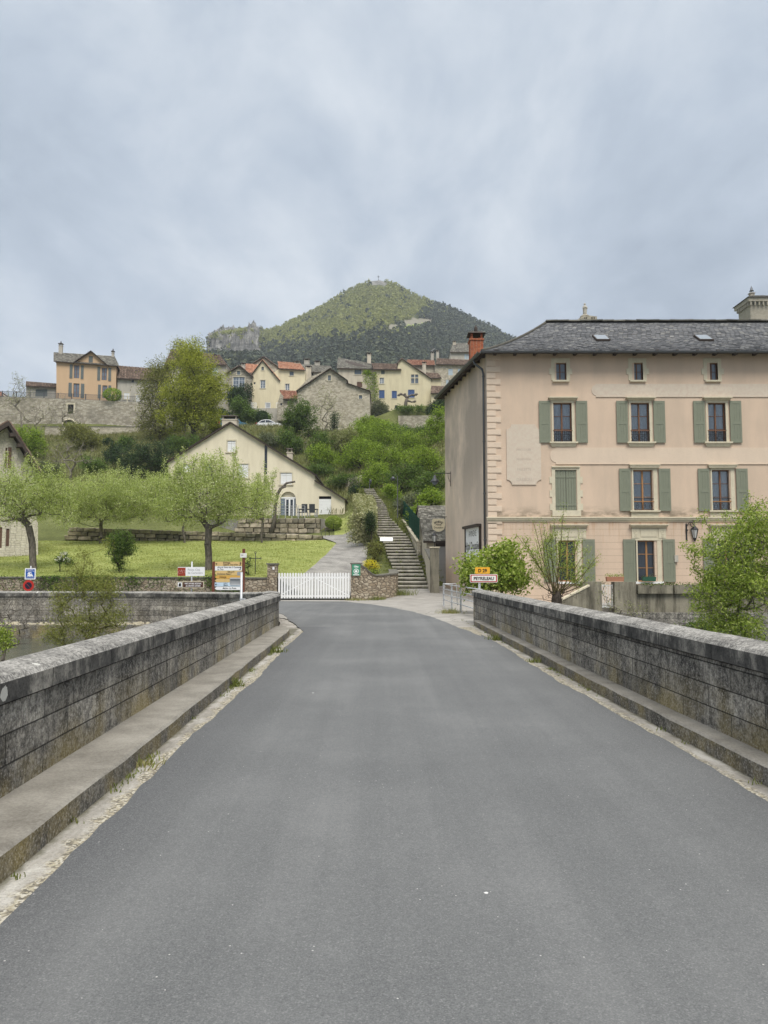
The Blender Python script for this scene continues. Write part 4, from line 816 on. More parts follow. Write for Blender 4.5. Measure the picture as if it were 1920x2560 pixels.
def sheet(name, mat, ys, us, amp, kind='structure', zoff=0, zf=None, cond=None):
    V = []; Fq = []
    for y in ys:
        for u in us:
            x = (u - 960) * y / FP; z = (zf or TZ)(x, y) + zoff + amp(x, y) * (vnoise(x, y) + .5 * vnoise(x * 2.7, y * 2.3)); V.append((x, y, z))
    n = len(us)
    for i in range(len(ys) - 1):
        for j in range(n - 1):
            if cond and not cond(us[j], us[j + 1], ys[i], ys[i + 1]): continue
            Fq.append((i * n + j, i * n + j + 1, (i + 1) * n + j + 1, (i + 1) * n + j))
    return tag(np_mesh(name, V, Fq, mat, smooth=True), kind=kind)
us = list(np.arange(-500, 2601, 12.0))
ys = list(np.arange(38.9, 61.01, .65)); ys[-1] = 61
def gcond(u0, u1, y0, y1):      # leave out what lies under the apron and the pink building
    return not (y1 < 45.5 and u0 > 885) and not (y1 < 46.5 and u0 > 1000)
sheet('lawn', M['lawn'], ys, us, lambda x, y: .03, cond=lambda a, b, c, d: a < 868 and gcond(a, b, c, d)); sheet('stair_bank', M['hill'], ys, us, lambda x, y: .05, cond=lambda a, b, c, d: a >= 868 and gcond(a, b, c, d))
ys = list(np.concatenate([np.arange(61, 128.4, 1.2), [128.5, 129.6], np.arange(131, 137.5, 2), [137.8, 139], np.arange(141, 150, 2), np.arange(150, 301, 7)]))
sheet('hillside', M['hill'], ys, us, lambda x, y: (.04 if (y < 72 or 127 < y < 150) else .25 if y < 150 else .8))
sheet('bank_lawn', M['lawn'], list(np.arange(61, 71.1, .8)), list(np.arange(836, 893, 7.0)), lambda x, y: .03, zoff=.05)
# gravel drive up from the gate
DR = [(38.7, 692, 874), (41, 720, 890), (44, 757, 900), (48, 790, 912), (52, 815, 918), (56, 832, 921), (58.5, 842, 922), (60.5, 820, 922), (62.5, 796, 915), (64, 790, 880)]
dy = list(np.arange(38.8, 63.6, .5)); V = []; Fq = []
for i, y in enumerate(dy):
    a = np.interp(y, [d[0] for d in DR], [d[1] for d in DR]); b = np.interp(y, [d[0] for d in DR], [d[2] for d in DR])
    for k in range(9): u = a + (b - a) * k / 8; x = (u - 960) * y / FP; V.append((x, y, TZ(x, y) + .09 + .02 * math.sin(k * .39) ))
for i in range(len(dy) - 1):
    for k in range(8): q = i * 9 + k; Fq.append((q, q + 1, q + 10, q + 9))
tag(np_mesh('driveway', V, Fq, M['drive'], smooth=True), kind='structure')
# ------------------------------------------------------------------ mountain
SIL = [(200, 985), (420, 965), (500, 945), (509, 868), (512, 846), (531, 833), (576, 828), (627, 821), (657, 828), (698, 814), (738, 796), (784, 774), (834, 746), (885, 718), (915, 706), (926, 700), (948, 696.5), (971, 705), (996, 711), (1017, 726), (1052, 741), (1088, 756), (1118, 766), (1158, 785), (1199, 803), (1240, 822), (1280, 845), (1400, 890), (1600, 930), (2100, 960)]
def silv(u): return np.interp(u, [s[0] for s in SIL], [s[1] for s in SIL])
def MZ(u, y):
    vs = silv(u) + 2.0; y0, y1 = 290, 900
    t = (y - y0) / (y1 - y0)
    if t > 1: zt = ZV(vs, y1); return zt - (y - y1) * .55
    zb = float(np.interp(u, [300, 500, 600, 1300, 2100], [20, 40, 56, 50, 20])); v0 = 1420 - (zb - 1.6) * FP / y0
    v = v0 + (vs - v0) * t ** .8
    if 500 < u < 655:
        vp = np.interp(t, [0, .35, .62, .66, .75, 1], [v0, 905, 893, 862, 858 , vs]); f = 1 - sm(636, 655, u); w0 = v * (1 - f) + f * (np.interp(t, [0, .4, .66, .7, 1], [v0, 905, 888, vs + 6, vs])); v = w0
    return ZV(v, y)
V = []; Fq = []; mu = np.concatenate([np.arange(200, 500, 20), np.arange(500, 660, 2.5), np.arange(660, 1300, 4), np.arange(1300, 2101, 25)]); my = np.concatenate([np.arange(290, 440, 18), np.arange(440, 660, 7), np.arange(660, 740, 6), np.arange(740, 900, 9), [900, 940, 1000, 1150, 1400]])
for y in my:
    for u in mu:
        x = (u - 960) * y / FP; z = MZ(u, y); a = 2.2 if y < 880 else .8
        if 500 < u < 655 and 560 < y < 890: z += 5 * vnoise(x * .12, z * .15 + y * .05) + 3 * vnoise(x * .4, y * .3) + nzr.normal() * 1.6
        z += a * (vnoise(x * .09, y * .08) + .5 * vnoise(x * .25, y * .22)); V.append((x, y, z))
n = len(mu)
for i in range(len(my) - 1):
    for j in range(n - 1): Fq.append((i * n + j, i * n + j + 1, (i + 1) * n + j + 1, (i + 1) * n + j))
# rock is where the slope is steep or near the summit
mo = np_mesh('mountain', V, Fq, M['mount'], smooth=True); tag(mo, kind='structure'); mo.data.materials.append(M['rock']); mo.data.materials.append(plain('tan_scree', (.2, .185, .14), .95, .1)); mo.data.materials.append(M['lf_spring'])
Va = np.array(V)
mid = np.array([(n_ // n, n_ % n) for n_ in [f[0] for f in Fq]])
mi = []
def inpoly(x, y, p):
    c = False
    for (x0, y0), (x1, y1) in zip(p, p[1:] + p[:1]):
        if (y0 > y) != (y1 > y) and x < (x1 - x0) * (y - y0) / (y1 - y0) + x0: c = not c
    return c
QP_ = [(958, 822), (972, 808), (995, 796), (1025, 787), (1065, 784), (1088, 790), (1084, 798), (1060, 800), (1030, 801), (1000, 808), (985, 820), (975, 827)]; MP_ = [(994, 814), (1012, 804), (1040, 800), (1088, 795), (1082, 803), (1052, 810), (1020, 815)]
for (i, j) in mid:
    u, y = mu[j], my[i]; r_ = 500 < u < 645 and 620 < y <= 920
    if 925 < u < 968 and y > 872: r_ = True
    if 1068 < u < 1122 and 560 < y < 650: r_ = True
    z_ = V[i * n + j][2]; v_ = 1420 - (z_ - CZ) * FP / y; k_ = 1 if r_ else 0
    if inpoly(u, v_, QP_) and 450 < y < 900: k_ = 2
    if inpoly(u, v_, MP_) and 450 < y < 900: k_ = 3
    mi.append(k_)
mo.data.polygons.foreach_set('material_index', np.array(mi, np.int32)); mo.data.polygons.foreach_set('use_smooth', np.array(mi) != 1)
def blobs(name, pts, size, nq, mat, seed, cone=False):
    """many tree crowns, each a ball of small upright facets"""
    g_ = np.random.default_rng(seed); N_ = len(pts); P0 = np.repeat(np.array(pts), nq, 0); S0 = np.repeat(np.array(size), nq)
    d = g_.normal(size=(N_ * nq, 3)); d /= np.linalg.norm(d, axis=1)[:, None]; r_ = g_.uniform(.55, 1, N_ * nq)[:, None]
    c = P0 + d * r_ * S0[:, None] * np.array([1, 1, 1.35 if cone else 1.0])
    if cone: c[:, :2] = P0[:, :2] + (c[:, :2] - P0[:, :2]) * np.clip(1.15 - (c[:, 2] - P0[:, 2]) / (S0 * 1.4), .15, 1.4)[:, None]
    return quads(name, c, S0 * g_.uniform(.32, .6, N_ * nq), mat, g_, nrm=d, blend=.9)
def quads(name, C, sz, mat, g_, parent=None, nrm=None, blend=.0, asp=1.0, kind=None):
    n_ = len(C); v = g_.normal(size=(n_, 3))
    if nrm is not None: v = v * (1 - blend) * .8 + nrm * blend + g_.normal(size=(n_, 3)) * .35
    v /= np.linalg.norm(v, axis=1)[:, None] + 1e-9; a = np.cross(v, g_.normal(size=(n_, 3))); a /= np.linalg.norm(a, axis=1)[:, None] + 1e-9; b = np.cross(v, a)
    s = (sz if hasattr(sz, '__len__') else np.full(n_, sz))[:, None]; a = a * s; b = b * s * asp
    Q = np.stack([C - a, C - b * .6 + v * s * .1, C + a, C + b * .6 + v * s * .1], 1).reshape(-1, 3); F_ = np.arange(n_ * 4).reshape(-1, 4)
    return np_mesh(name, Q, F_, mat, parent)
g_ = np.random.default_rng(7); lp = []; ls = []; dp = []; ds = []
BU = [450, 560, 640, 760, 860, 930, 985, 1035, 1060, 1085, 1110, 1150, 2100]; BV = [800, 884, 874, 858, 846, 832, 824, 806, 772, 755, 745, 720, 700]    # below this line: pines
for _ in range(24000):
    u = g_.uniform(420, 1500); y = 300 + 600 * g_.uniform(0, 1) ** .8; x = (u - 960) * y / FP; z = MZ(u, y); v = 1420 - (z - CZ) * FP / y
    if 500 < u < 640 and y > 640 and not (v < 842 and g_.uniform() < .3) and g_.uniform() > .04: continue
    if v > 955 or v < 600: continue
    if 926 < u < 966 and v < 706: continue
    if (inpoly(u, v, QP_) or inpoly(u, v, MP_)) and y > 450: continue
    if 1068 < u < 1122 and 560 < y < 650 and g_.uniform() < .8: continue
    line = np.interp(u, BU, BV) + g_.normal() * 15
    if v > line and g_.uniform() < .9: dp.append((x, y, z + 2.5)); ds.append(g_.uniform(1.5, 3.9))
    else:
        if v > line and g_.uniform() < .25: continue
        if v < line - 25 and g_.uniform() < .01: dp.append((x, y, z + 2.5)); ds.append(4)
        lp.append((x, y, z + 1.8)); ls.append(g_.uniform(1.3, 3.0))
tag(blobs('deciduous_forest', lp, ls, 16, M['f_light'], 3), 'pale spring green woodland covering the upper mountain slopes', 'forest', kind='stuff')
tag(blobs('pine_forest', dp, ds, 18, M['f_dark'], 4, True), 'dark pine forest covering the lower and right mountain slopes', 'forest', kind='stuff')
# the clearing with its pale quarry track and green meadow
def patch(name, pts, mat, lift, kind='structure'):
    V = []; 
    for u, v in pts:
        lo, hi = 300, 899
        for _ in range(40):
            m_ = (lo + hi) / 2
            if 1420 - (MZ(u, m_) - CZ) * FP / m_ > v: lo = m_
            else: hi = m_
        V.append(P(u, v, lo) + Vector((0, -lift, lift * .6)))
    b = MB(); b.add(V, [tuple(t) for t in tessellate_polygon([V])]); return tag(b.build(name, mat, fix=False), kind=kind)
0 and patch('quarry_slope', [(960, 822), (975, 805), (1000, 795), (1030, 788), (1065, 786), (1082, 792), (1080, 803), (1040, 812), (1000, 816), (985, 824)], M['sand'], 7)
0 and patch('mountain_meadow', [(996, 812), (1015, 803), (1045, 800), (1085, 796), (1080, 803), (1050, 809), (1020, 813)], M['lf_bright'], 9)
cx = thing('summit_cross', 'tiny metal cross on the rocky mountain summit', 'cross', P(946, 699, 898)); k = MB(); k.box(-.25, .25, -.2, .2, -1, 5.2); k.box(-1.5, 1.5, -.19, .19, 3.2, 3.7); k.build('cross_body', M['iron'], cx)
# ================================================================== walls, gate, stairs, signs in the middle ground
def path_wall(name, lab, cat, pts, thick, mat, cap='lauze', capt=.07, parent=None, cap_over=.05, group=None):
    """pts: (x, y, zbase, ztop) along the front face; the body lies behind it"""
    o = Vector((pts[0][0], pts[0][1], 0)); t = thing(name, lab, cat, o, 0, group); P2 = [Vector(p[:2]) - o.xy for p in pts]; N = []
    for i in range(len(P2)): d = (P2[min(len(P2) - 1, i + 1)] - P2[max(0, i - 1)]).normalized(); N.append(Vector((-d.y, d.x)))
    def sw(sec, nm, mt):
        n = len(sec[0]); m_ = MB(); m_.add([q for s_ in sec for q in s_], [(i * n + k, i * n + (k + 1) % n, (i + 1) * n + (k + 1) % n, (i + 1) * n + k) for i in range(len(sec) - 1) for k in range(n)] + [tuple(range(n))[::-1], tuple((len(sec) - 1) * n + k for k in range(n))]); return m_.build(nm, M[mt], t)
    sw([[(*p, q[2]), (*p, q[3] - capt), (*(p + n_ * thick), q[3] - capt), (*(p + n_ * thick), q[2])] for p, q, n_ in zip(P2, pts, N)], 'wall_body', mat)
    if cap: sw([[(*(p - n_ * cap_over), q[3] - capt + .002), (*(p - n_ * cap_over), q[3]), (*(p + n_ * (thick + cap_over)), q[3]), (*(p + n_ * (thick + cap_over)), q[3] - capt + .002)] for p, q, n_ in zip(P2, pts, N)], 'wall_cap', cap)
    return t
GX0, GX1, GY = XU(692, 1500, 38.6), XU(876, 1500, 38.6), 38.6
path_wall('garden_wall', 'long low rubble garden wall holding up the lawn, left of the white gate', 'wall', [(-70, 38.75, -.1, 1.2), (-20, 38.75, -.1, 1.17), (-9, 38.75, -.1, 1.15), (XU(668, 1440, 38.75), 38.75, -.1, 1.13)], .5, 'rub_gate')
def pillar(u0, u1, vt, Y, lab, dep=.5, zb=-.1):
    x0, x1 = XU(u0, 1440, Y), XU(u1, 1440, Y); zt = ZV(vt, Y); t = thing('gate_pillar', lab, 'pillar', ((x0 + x1) / 2, Y, zb)); w = (x1 - x0) / 2
    k = MB(); k.box(-w, w, 0, dep, 0, zt - zb - .07); k.build('pillar_body', M['rub_gate'], t); k = MB(); k.box(-w - .05, w + .05, -.05, dep + .05, zt - zb - .068, zt - zb); k.build('pillar_cap', M['lauze'], t); return t
pL = pillar(668, 692, 1408, 38.6, 'stone gate pillar left of the white picket gate'); pR = pillar(877.5, 903, 1407, 38.6, 'stone gate pillar right of the white gate carrying a green sign')
k = MB(); k.box(.02, .12, -.012, 0, 1.62, 1.76); k.build('number_plate', M['white'], pL)
# picket gate: two leaves
for a, b_, s_, lab in ((GX0 + .03, (GX0 + GX1) / 2 - .012, 1, 'white picket gate leaf on the left, brace rising to the middle'), ((GX0 + GX1) / 2 + .012, GX1 - .03, -1, 'white picket gate leaf on the right, brace falling to the pillar')):
    t = thing('picket_gate', lab, 'gate', (a, GY + .1, .03), group='leaves of the white gate'); w_ = b_ - a; n = 13
    for i in range(n):
        c = w_ * (i + .5) / n; k = MB(); hw = w_ / n * .34; k.prism([(c - hw, .05), (c + hw, .05), (c + hw, 1.28)] + [(c + hw * math.cos(q), 1.28 + hw * math.sin(q)) for q in np.linspace(0, math.pi, 7)[1:-1]] + [(c - hw, 1.28)], 0, .025); k.build('picket', M['white'], t)
    for z in (.12, 1.05): k = MB(); k.box(0, w_, .026, .06, z, z + .09); k.build('rail', M['white'], t)
    k = MB(); p0, p1 = ((.08, .2), (w_ - .1, 1.04)) if s_ > 0 else ((.1, 1.04), (w_ - .08, .2)); k.bar((p0[0], .045, p0[1]), (p1[0], .045, p1[1]), .035, .08, (0, 1, 0)); k.build('brace', M['white'], t)
# curving wall right of the gate and back beside the stairs
cw = [(XU(903, 1440, 38.6) - .02, 38.62, -.1, ZV(1411, 38.6))]
for u, y, v in ((912, 38.63, 1416), (920, 38.66, 1425), (930, 38.75, 1433), (940, 38.9, 1437), (955, 39.1, 1436), (975, 39.4, 1434), (990, 39.75, 1432.5), (995, 40.3, 1430), (993, 42, 1427), (990, 44.2, 1423)): cw.append((XU(u, 1440, y), y, -.1, ZV(v, y)))
path_wall('garden_wall', 'curving rubble garden wall between the gate pillar and the stairs', 'wall', cw, .4, 'rub_gate')
gs = P(890.5, 1425, 38.56); t = thing('holiday_sign', 'green holiday cottage sign with round white emblem on the right gate pillar', 'sign', gs); k = MB(); k.box(-.21, .21, -.03, -.01, -.28, .28); sg_ = k.build('panel', plain('green_sign_paint', (.06, .25, .15), .5), t)
k = MB(); text_mb(k, 'Gîte', 0, .13, .09, -.032, bold=.004); k.build('lettering', M['white'], t, fix=False)
k = MB(); k.prism([(.13 * math.cos(a), -.06 + .13 * math.sin(a)) for a in np.linspace(0, 2 * math.pi, 24)[:-1]], -.034, -.031); em = k.build('emblem', M['white'], t); k = MB(); k.prism([(.1 * math.cos(a), -.06 + .1 * math.sin(a)) for a in np.linspace(0, 2 * math.pi, 24)[:-1]], -.037, -.0345); k.build('emblem_field', sg_.data.materials[0], em)
k = MB(); k.prism([(-.06, -.12), (.06, -.12), (.06, -.04), (.0, .02), (-.06, -.04)], -.040, -.0375); k.build('emblem_house', M['white'], em); k = MB(); k.box(-.15, .15, -.034, -.031, -.26, -.22); k.build('sign_strip', M['white'], t)
# staircase
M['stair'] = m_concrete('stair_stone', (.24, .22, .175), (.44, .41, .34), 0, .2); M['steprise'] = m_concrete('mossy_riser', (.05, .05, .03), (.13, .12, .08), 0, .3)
st = thing('stone_staircase', 'long flight of worn stone steps climbing the hillside right of the gate', 'stairs', (1.6, 44.1, .43)); O_ = Vector((1.6, 44.1, .43))
ST = [(1471, 994, 1069), (1458, 992, 1062), (1442, 990, 1056), (1429, 988, 1053), (1411, 983, 1046), (1394, 973.7, 1038.8), (1380, 970, 1033), (1365, 966, 1027), (1353, 960, 1021.4), (1342, 950.5, 1016), (1325, 943, 998), (1307, 941, 984), (1295.7, 939.4, 971), (1281, 937, 967), (1267, 933, 962), (1252, 927, 953), (1238, 920, 940), (1200, 900, 920)]
sv = [-s[0] for s in ST]; NS = 39; SR = .216; SD = .67; rg = random.Random(8); EDGE = []
for i in range(NS):
    y0 = 44.1 + i * SD; z0 = .43 + i * SR; v = 1420 - (z0 + .1 - CZ) * FP / y0; ul = np.interp(-v, sv, [s[1] for s in ST]); ur = np.interp(-v, sv, [s[2] for s in ST]); xl, xr = (ul - 960) * y0 / FP - .12, (ur - 960) * y0 / FP + .12; EDGE.append((y0, z0, xl, xr))
    n = 7; k = MB(); r0 = [rg.uniform(-.03, .03) for _ in range(n + 1)]; rz = [rg.uniform(-.018, .012) for _ in range(n + 1)]
    for j in range(n):
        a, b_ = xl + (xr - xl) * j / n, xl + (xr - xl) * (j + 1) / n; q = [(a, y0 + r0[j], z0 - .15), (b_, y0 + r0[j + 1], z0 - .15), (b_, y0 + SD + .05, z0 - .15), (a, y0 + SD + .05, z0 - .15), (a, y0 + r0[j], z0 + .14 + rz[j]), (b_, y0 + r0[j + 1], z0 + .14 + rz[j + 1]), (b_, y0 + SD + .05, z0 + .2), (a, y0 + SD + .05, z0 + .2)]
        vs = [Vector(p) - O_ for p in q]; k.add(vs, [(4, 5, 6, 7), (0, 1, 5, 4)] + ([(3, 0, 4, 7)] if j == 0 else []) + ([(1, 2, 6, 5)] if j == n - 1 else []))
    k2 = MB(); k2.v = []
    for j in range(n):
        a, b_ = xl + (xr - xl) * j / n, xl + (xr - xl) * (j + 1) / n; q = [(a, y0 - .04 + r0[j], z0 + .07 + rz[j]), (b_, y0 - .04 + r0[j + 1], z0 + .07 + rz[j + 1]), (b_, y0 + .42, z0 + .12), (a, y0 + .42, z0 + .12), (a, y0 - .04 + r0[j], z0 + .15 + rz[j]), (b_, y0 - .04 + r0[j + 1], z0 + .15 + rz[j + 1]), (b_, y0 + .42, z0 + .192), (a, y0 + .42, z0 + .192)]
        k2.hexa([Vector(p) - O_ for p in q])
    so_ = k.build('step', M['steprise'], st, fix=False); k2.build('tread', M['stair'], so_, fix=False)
# street lamp beside the stairs, another far up
def street_lamp(u, v0, v1, Y, lab, side=-1, arm=.35, s=1.0):
    b = P(u, v0, Y); zt = ZV(v1, Y) - b.z; t = thing('street_lamp', lab, 'street lamp', b); k = MB(); k.tube([(0, 0, -.3), (0, 0, .5), (0, 0, .52), (0, 0, zt)], [.06, .06, .04, .035], 8); k.build('pole', M['iron'], t)
    k = MB(); k.tube([(0, 0, zt), (side * arm * .5, 0, zt + .07), (side * arm, 0, zt + .0)], .02, 6); k.build('arm', M['iron'], t)
    h = MB(); c = (side * arm, 0, zt - .02); h.lathe([(.02, .0), (.06, -.04), (.22 * s, -.2), (.2 * s, -.22)], c, 10); h.lathe([(.14 * s, -.22), (.12 * s, -.34), (.02, -.37)], c, 10); h.build('lamp_head', M['zinc'], t); return t
street_lamp(994, 1316, 1190, 59.5, 'slim black street lamp standing on the right edge of the stairs'); street_lamp(924, 1234, 1198, 71, 'small dark lamp post at the top of the stairs', side=1, arm=.1, s=.5)
# information panel
b = P(966, 1372, 53.5); t = thing('information_panel', 'white tilted information panel on a post beside the stairs', 'sign', b); k = MB(); k.box(-.05, .05, -.03, .03, -.3, .62); k.build('post', M['darkwood'], t); k = MB(); m_ = Matrix.Rotation(R(38), 3, 'X'); k.cbox((0, -.05, .66), (.88, .42, .03), m_); k.build('panel', M['white'], t)
# green wire fence on a low wall, right of the stairs
fp = [(1043, 1352, 50), (1032, 1336, 52.6), (1020, 1319, 56), (1008, 1302, 60), (999, 1288, 64)]; fpp = [P(*q) for q in fp]; path_wall('low_wall', 'low pale stone wall carrying the green wire fence by the stairs', 'wall', [(p.x, p.y, p.z - 1.6, p.z) for p in reversed(fpp)], .25, 'rub_pale', 'stonetrim')
t = thing('wire_fence', 'dark green wire mesh fence along the right side of the stairs', 'fence', fpp[0]); gm = plain('green_wire_coating', (.012, .06, .035), .6)
for a, b_ in zip(fpp[:-1], fpp[1:]):
    a, b_ = a - fpp[0], b_ - fpp[0]
    for q in (0, .5): c = a.lerp(b_, q) + Vector((.12, 0, 0)); k = MB(); k.box(c.x - .03, c.x + .03, c.y - .03, c.y + .03, c.z, c.z + 1.5); k.build('post', gm, t)
    k = MB(); n = max(8, int((b_ - a).length / .07)); s_ = Vector((.12, 0, 0))
    for i in range(n): c = a.lerp(b_, i / n) + s_; k.box(c.x - .012, c.x + .012, c.y - .012, c.y + .012, c.z + .05, c.z + 1.45)
    for z in np.arange(.1, 1.5, .12): k.bar(a + s_ + Vector((0, 0, z)), b_ + s_ + Vector((0, 0, z)), .016)
    k.build('mesh_panel', gm, t)
# garage
Y0 = 47.3; xa = XU(1067, 1400, Y0); fr = Fr((xa, Y0, .5)); gr = fthing('garage', 'small stone garage with grey slate roof and roller shutter', 'garage', fr); hx = lambda u, v=1400: fr.hit(u, v)[0]; hz = lambda v: fr.hit(1090, v)[1]
ze = hz(1351); X1 = hx(1150); door = rect(hx(1093), hx(1119), .05, hz(1366)); k = MB(); holed(k, rect(0, X1, -.6, ze), [door], 0, .15)
zr = ZV(1264, 51.8) - .5; sk = XU(1046, 1300, 51.8) - xa; k.poly([(0, 0, -.6), (0, 0, ze), (sk, 4.5, zr - .05), (sk * 1.9, 9, ze), (sk * 1.9, 9, -.6)]); k.poly([(sk * 1.9, 9, -.6), (sk * 1.9, 9, ze), (X1, 9, ze), (X1, 9, -.6)]); k.poly([(X1, 0, -.6), (X1, 0, ze), (X1, 4.5, zr), (X1, 9, ze), (X1, 9, -.6)]); k.build('wall', M['buff'], gr, fix=False)
roof(gr, [((hx(1058), -.3, ze - .05), (X1, -.3, ze - .05), (XU(1047, 1264, 51.8) - xa - .1, 4.5, zr), (X1, 4.5, zr)), ((X1, 9.3, ze - .05), (sk * 1.9 - .2, 9.3, ze - .05), (X1, 4.5, zr), (XU(1047, 1264, 51.8) - xa - .1, 4.5, zr))], 'lauze', tw=.24, th=.2, lift=.03, seed=3)
k = MB(); n = 26; z1 = hz(1366); dz = (z1 - .05) / n; [k.box(door[0][0], door[1][0], .08 + (i % 2) * .012, .13, .05 + i * dz, .05 + (i + 1) * dz) for i in range(n)]; k.build('roller_shutter', M['grey'], gr); k = MB(); k.box(door[0][0] - .1, door[1][0] + .1, -.02, 0, z1, z1 + .22); k.build('lintel', M['darkwood'], gr)
# pillar with lantern, low pent wall
Y1 = 41.4; a, b_ = XU(1076, 1440, Y1), XU(1098, 1440, Y1); zb = gz(2.6, Y1); t = thing('lantern_pillar', 'rough stone pillar topped by a black lantern, beside the garage', 'pillar', ((a + b_) / 2, Y1, zb)); w_ = (b_ - a) / 2; zt = ZV(1370, Y1) - zb
k = MB(); k.box(-w_, w_, 0, .45, -.3, zt); k.build('pillar_body', M['oldconc'], t); k = MB(); k.box(-w_ - .04, w_ + .04, -.04, .49, zt + .001, zt + .07); k.build('pillar_cap', M['stonetrim'], t)
lt = thing('pillar_lantern', 'small black lantern standing on the stone pillar by the garage', 'lantern', (t.location.x, Y1 + .2, zb + zt + .07)); k = MB(); k.tube([(0, 0, 0), (0, 0, .12)], .03, 6); k.tube([(0, 0, .1), (-.0, 0, .22)], .02, 6); k.build('stem', M['iron'], lt); lantern_head(lt, (0, 0, .62), .95)
path_wall('yard_wall', 'rendered yard wall with sloping slate top between pillar and garage', 'wall', [(XU(1064, 1400, 46.9), 46.9, -.2, ZV(1371, 46.9)), (XU(1076, 1400, 41.75), 41.75, -.2, ZV(1397, 41.75))], .22, 'buff', 'lauze')
# hanging sign and bracket lamp on the back corner of the pink building
bc = F0.w(XBk, YB, 0)
hb = P(1118, 1292, 44.6); t = thing('hanging_sign', 'cream shield shaped hotel sign hanging from an iron bracket', 'sign', hb); wd = XU(1076, 1292, 44.6) - hb.x
k = MB(); k.tube([(0, 0, 0), (wd - .1, 0, 0)], .016, 5); k.tube([(wd * .3, 0, 0), (wd * .3, 0, -.1)], .01, 4); k.tube([(wd * .7, 0, 0), (wd * .7, 0, -.1)], .01, 4); k.build('bracket', M['iron'], t)
c = wd * .52; cz = -.48; pts = [(c - .37, cz + .3), (c - .3, cz + .37), (c + .3, cz + .37), (c + .37, cz + .3), (c + .385, cz), (c + .33, cz - .24), (c + .15, cz - .36), (c, cz - .39), (c - .15, cz - .36), (c - .33, cz - .24), (c - .385, cz)]; k = MB(); k.prism(pts, -.02, .02); k.build('board', plain('cream_sign_paint', (.68, .6, .42), .6), t)
word = 'ANNEXE'
for i, ch in enumerate(word):
    an = (i - 2.5) * .24; q = MB(); text_mb(q, ch, 0, 0, .12, 0, bold=.004); k = MB(); ca, sa = math.cos(-an), math.sin(-an)
    q.v = [(c + .0 + .33 * math.sin(an) * .95 + x_ * ca - z_ * sa, -.023, cz - .2 + .33 * math.cos(an) + x_ * sa + z_ * ca) for x_, y_, z_ in q.v]; q.build('letter', M['black'], t, fix=False)
for tx, z, h in (('Hôtel', cz - .03, .12), ('Doussière', cz - .2, .11)): k = MB(); text_mb(k, tx, c, z, h, -.023, sx=.85, bold=.003); k.build('lettering', M['darkwood'], t, fix=False)
hb = P(1125, 1183, 43.4); t = thing('bracket_lamp', 'dark bell shaped lamp hanging from an iron bracket on the side wall', 'street lamp', hb); e = XU(1087, 1183, 43.4) - hb.x; k = MB(); k.tube([(0.05, 0, 0), (e, 0, 0)], .022, 6); k.tube([(.02, 0, .1), (.02, 0, -.75)], .018, 5); k.tube([(0, 0, -.5), (-.1, 0, -.25), (-.12, 0, -.02)], .014, 5); k.tube([(e, 0, 0), (e, 0, -.12)], .014, 5); k.build('bracket', M['iron'], t)
k = MB(); k.lathe([(.02, -.1), (.07, -.14), (.09, -.28), (.26, -.46), (.26, -.5), (.2, -.5)], (e, 0, 0), 12); k.build('lamp_shade', M['zinc'], t); k = MB(); k.lathe([(.17, -.5), (.14, -.62), (.03, -.68)], (e, 0, 0), 10); k.build('glass', M['bluglass'], t)
# steel guard rail by the junction
gp = [Vector((2.52, 32.6, 0)), Vector((2.62, 29.9, 0)), Vector((2.78, 28.0, 0)), Vector((3.02, 23.75, 0))]; t = thing('guard_rail', 'galvanised steel tube railing beyond the end of the right parapet', 'railing', gp[0])
for i, p in enumerate(gp[:3]): p = p - gp[0]; k = MB(); k.box(p.x - .03, p.x + .03, p.y - .03, p.y + .03, -.05, .96); k.build('post', M['galv'], t)
for z in (.28, .5, .72, .93): k = MB(); k.tube([p - gp[0] + Vector((0, 0, z)) for p in gp], .021, 6); k.build('rail', M['galv'], t)
k = MB(); k.tube([Vector((.0, 0, .93)), Vector((.55, .3, .93)), Vector((.62, .35, -.05))], .022, 6); k.build('return_rail', M['galv'], t)
# terrace walls below the pink building
Yt = 33.2; tx = lambda u: XU(u, 1500, Yt); tz = lambda v: ZV(v, Yt); tw = thing('terrace_wall', 'stained mossy concrete terrace wall with trough ledge below the pink building', 'wall', (tx(1500), Yt, -1.9)); ox_, oz_ = tx(1500), -1.9
def tb(mb, u0, u1, v0, v1, y0=0, y1=.4): mb.box(tx(u0) - ox_, tx(u1) - ox_, y0, y1, (tz(v1) if v1 else -1.9) - oz_, tz(v0) - oz_)
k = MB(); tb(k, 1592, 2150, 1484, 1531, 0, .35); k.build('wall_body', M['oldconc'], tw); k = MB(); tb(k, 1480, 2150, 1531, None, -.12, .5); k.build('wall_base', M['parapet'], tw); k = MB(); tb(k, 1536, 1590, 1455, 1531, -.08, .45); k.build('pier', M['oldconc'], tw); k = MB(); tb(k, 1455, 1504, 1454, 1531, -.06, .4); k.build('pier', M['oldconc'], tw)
for a, b_ in ((1593, 1680), (1684, 1790), (1794, 1920), (1924, 2060)): k = MB(); tb(k, a, b_, 1462, 1483.7, -.16, .3); k.build('trough', M['oldconc'], tw)
gt_ = thing('bar_gate', 'narrow pale barred gate between two concrete piers of the terrace', 'gate', (tx(1505), Yt + .1, tz(1520))); w_ = tx(1535) - tx(1505); h_ = tz(1461) - tz(1520)
for i in range(8): k = MB(); c = w_ * (i + .5) / 8; k.box(c - .012, c + .012, 0, .02, 0, h_); k.build('bar', M['white'], gt_)
for z in (.03, h_ - .06): k = MB(); k.box(0, w_, .021, .04, z, z + .03); k.build('rail', M['white'], gt_)
dk = MB(); dk.box(8.2, 40, 33.6, 36, -1.9, tz(1531) + .0); struct(dk.build('terrace', M['oldconc']))
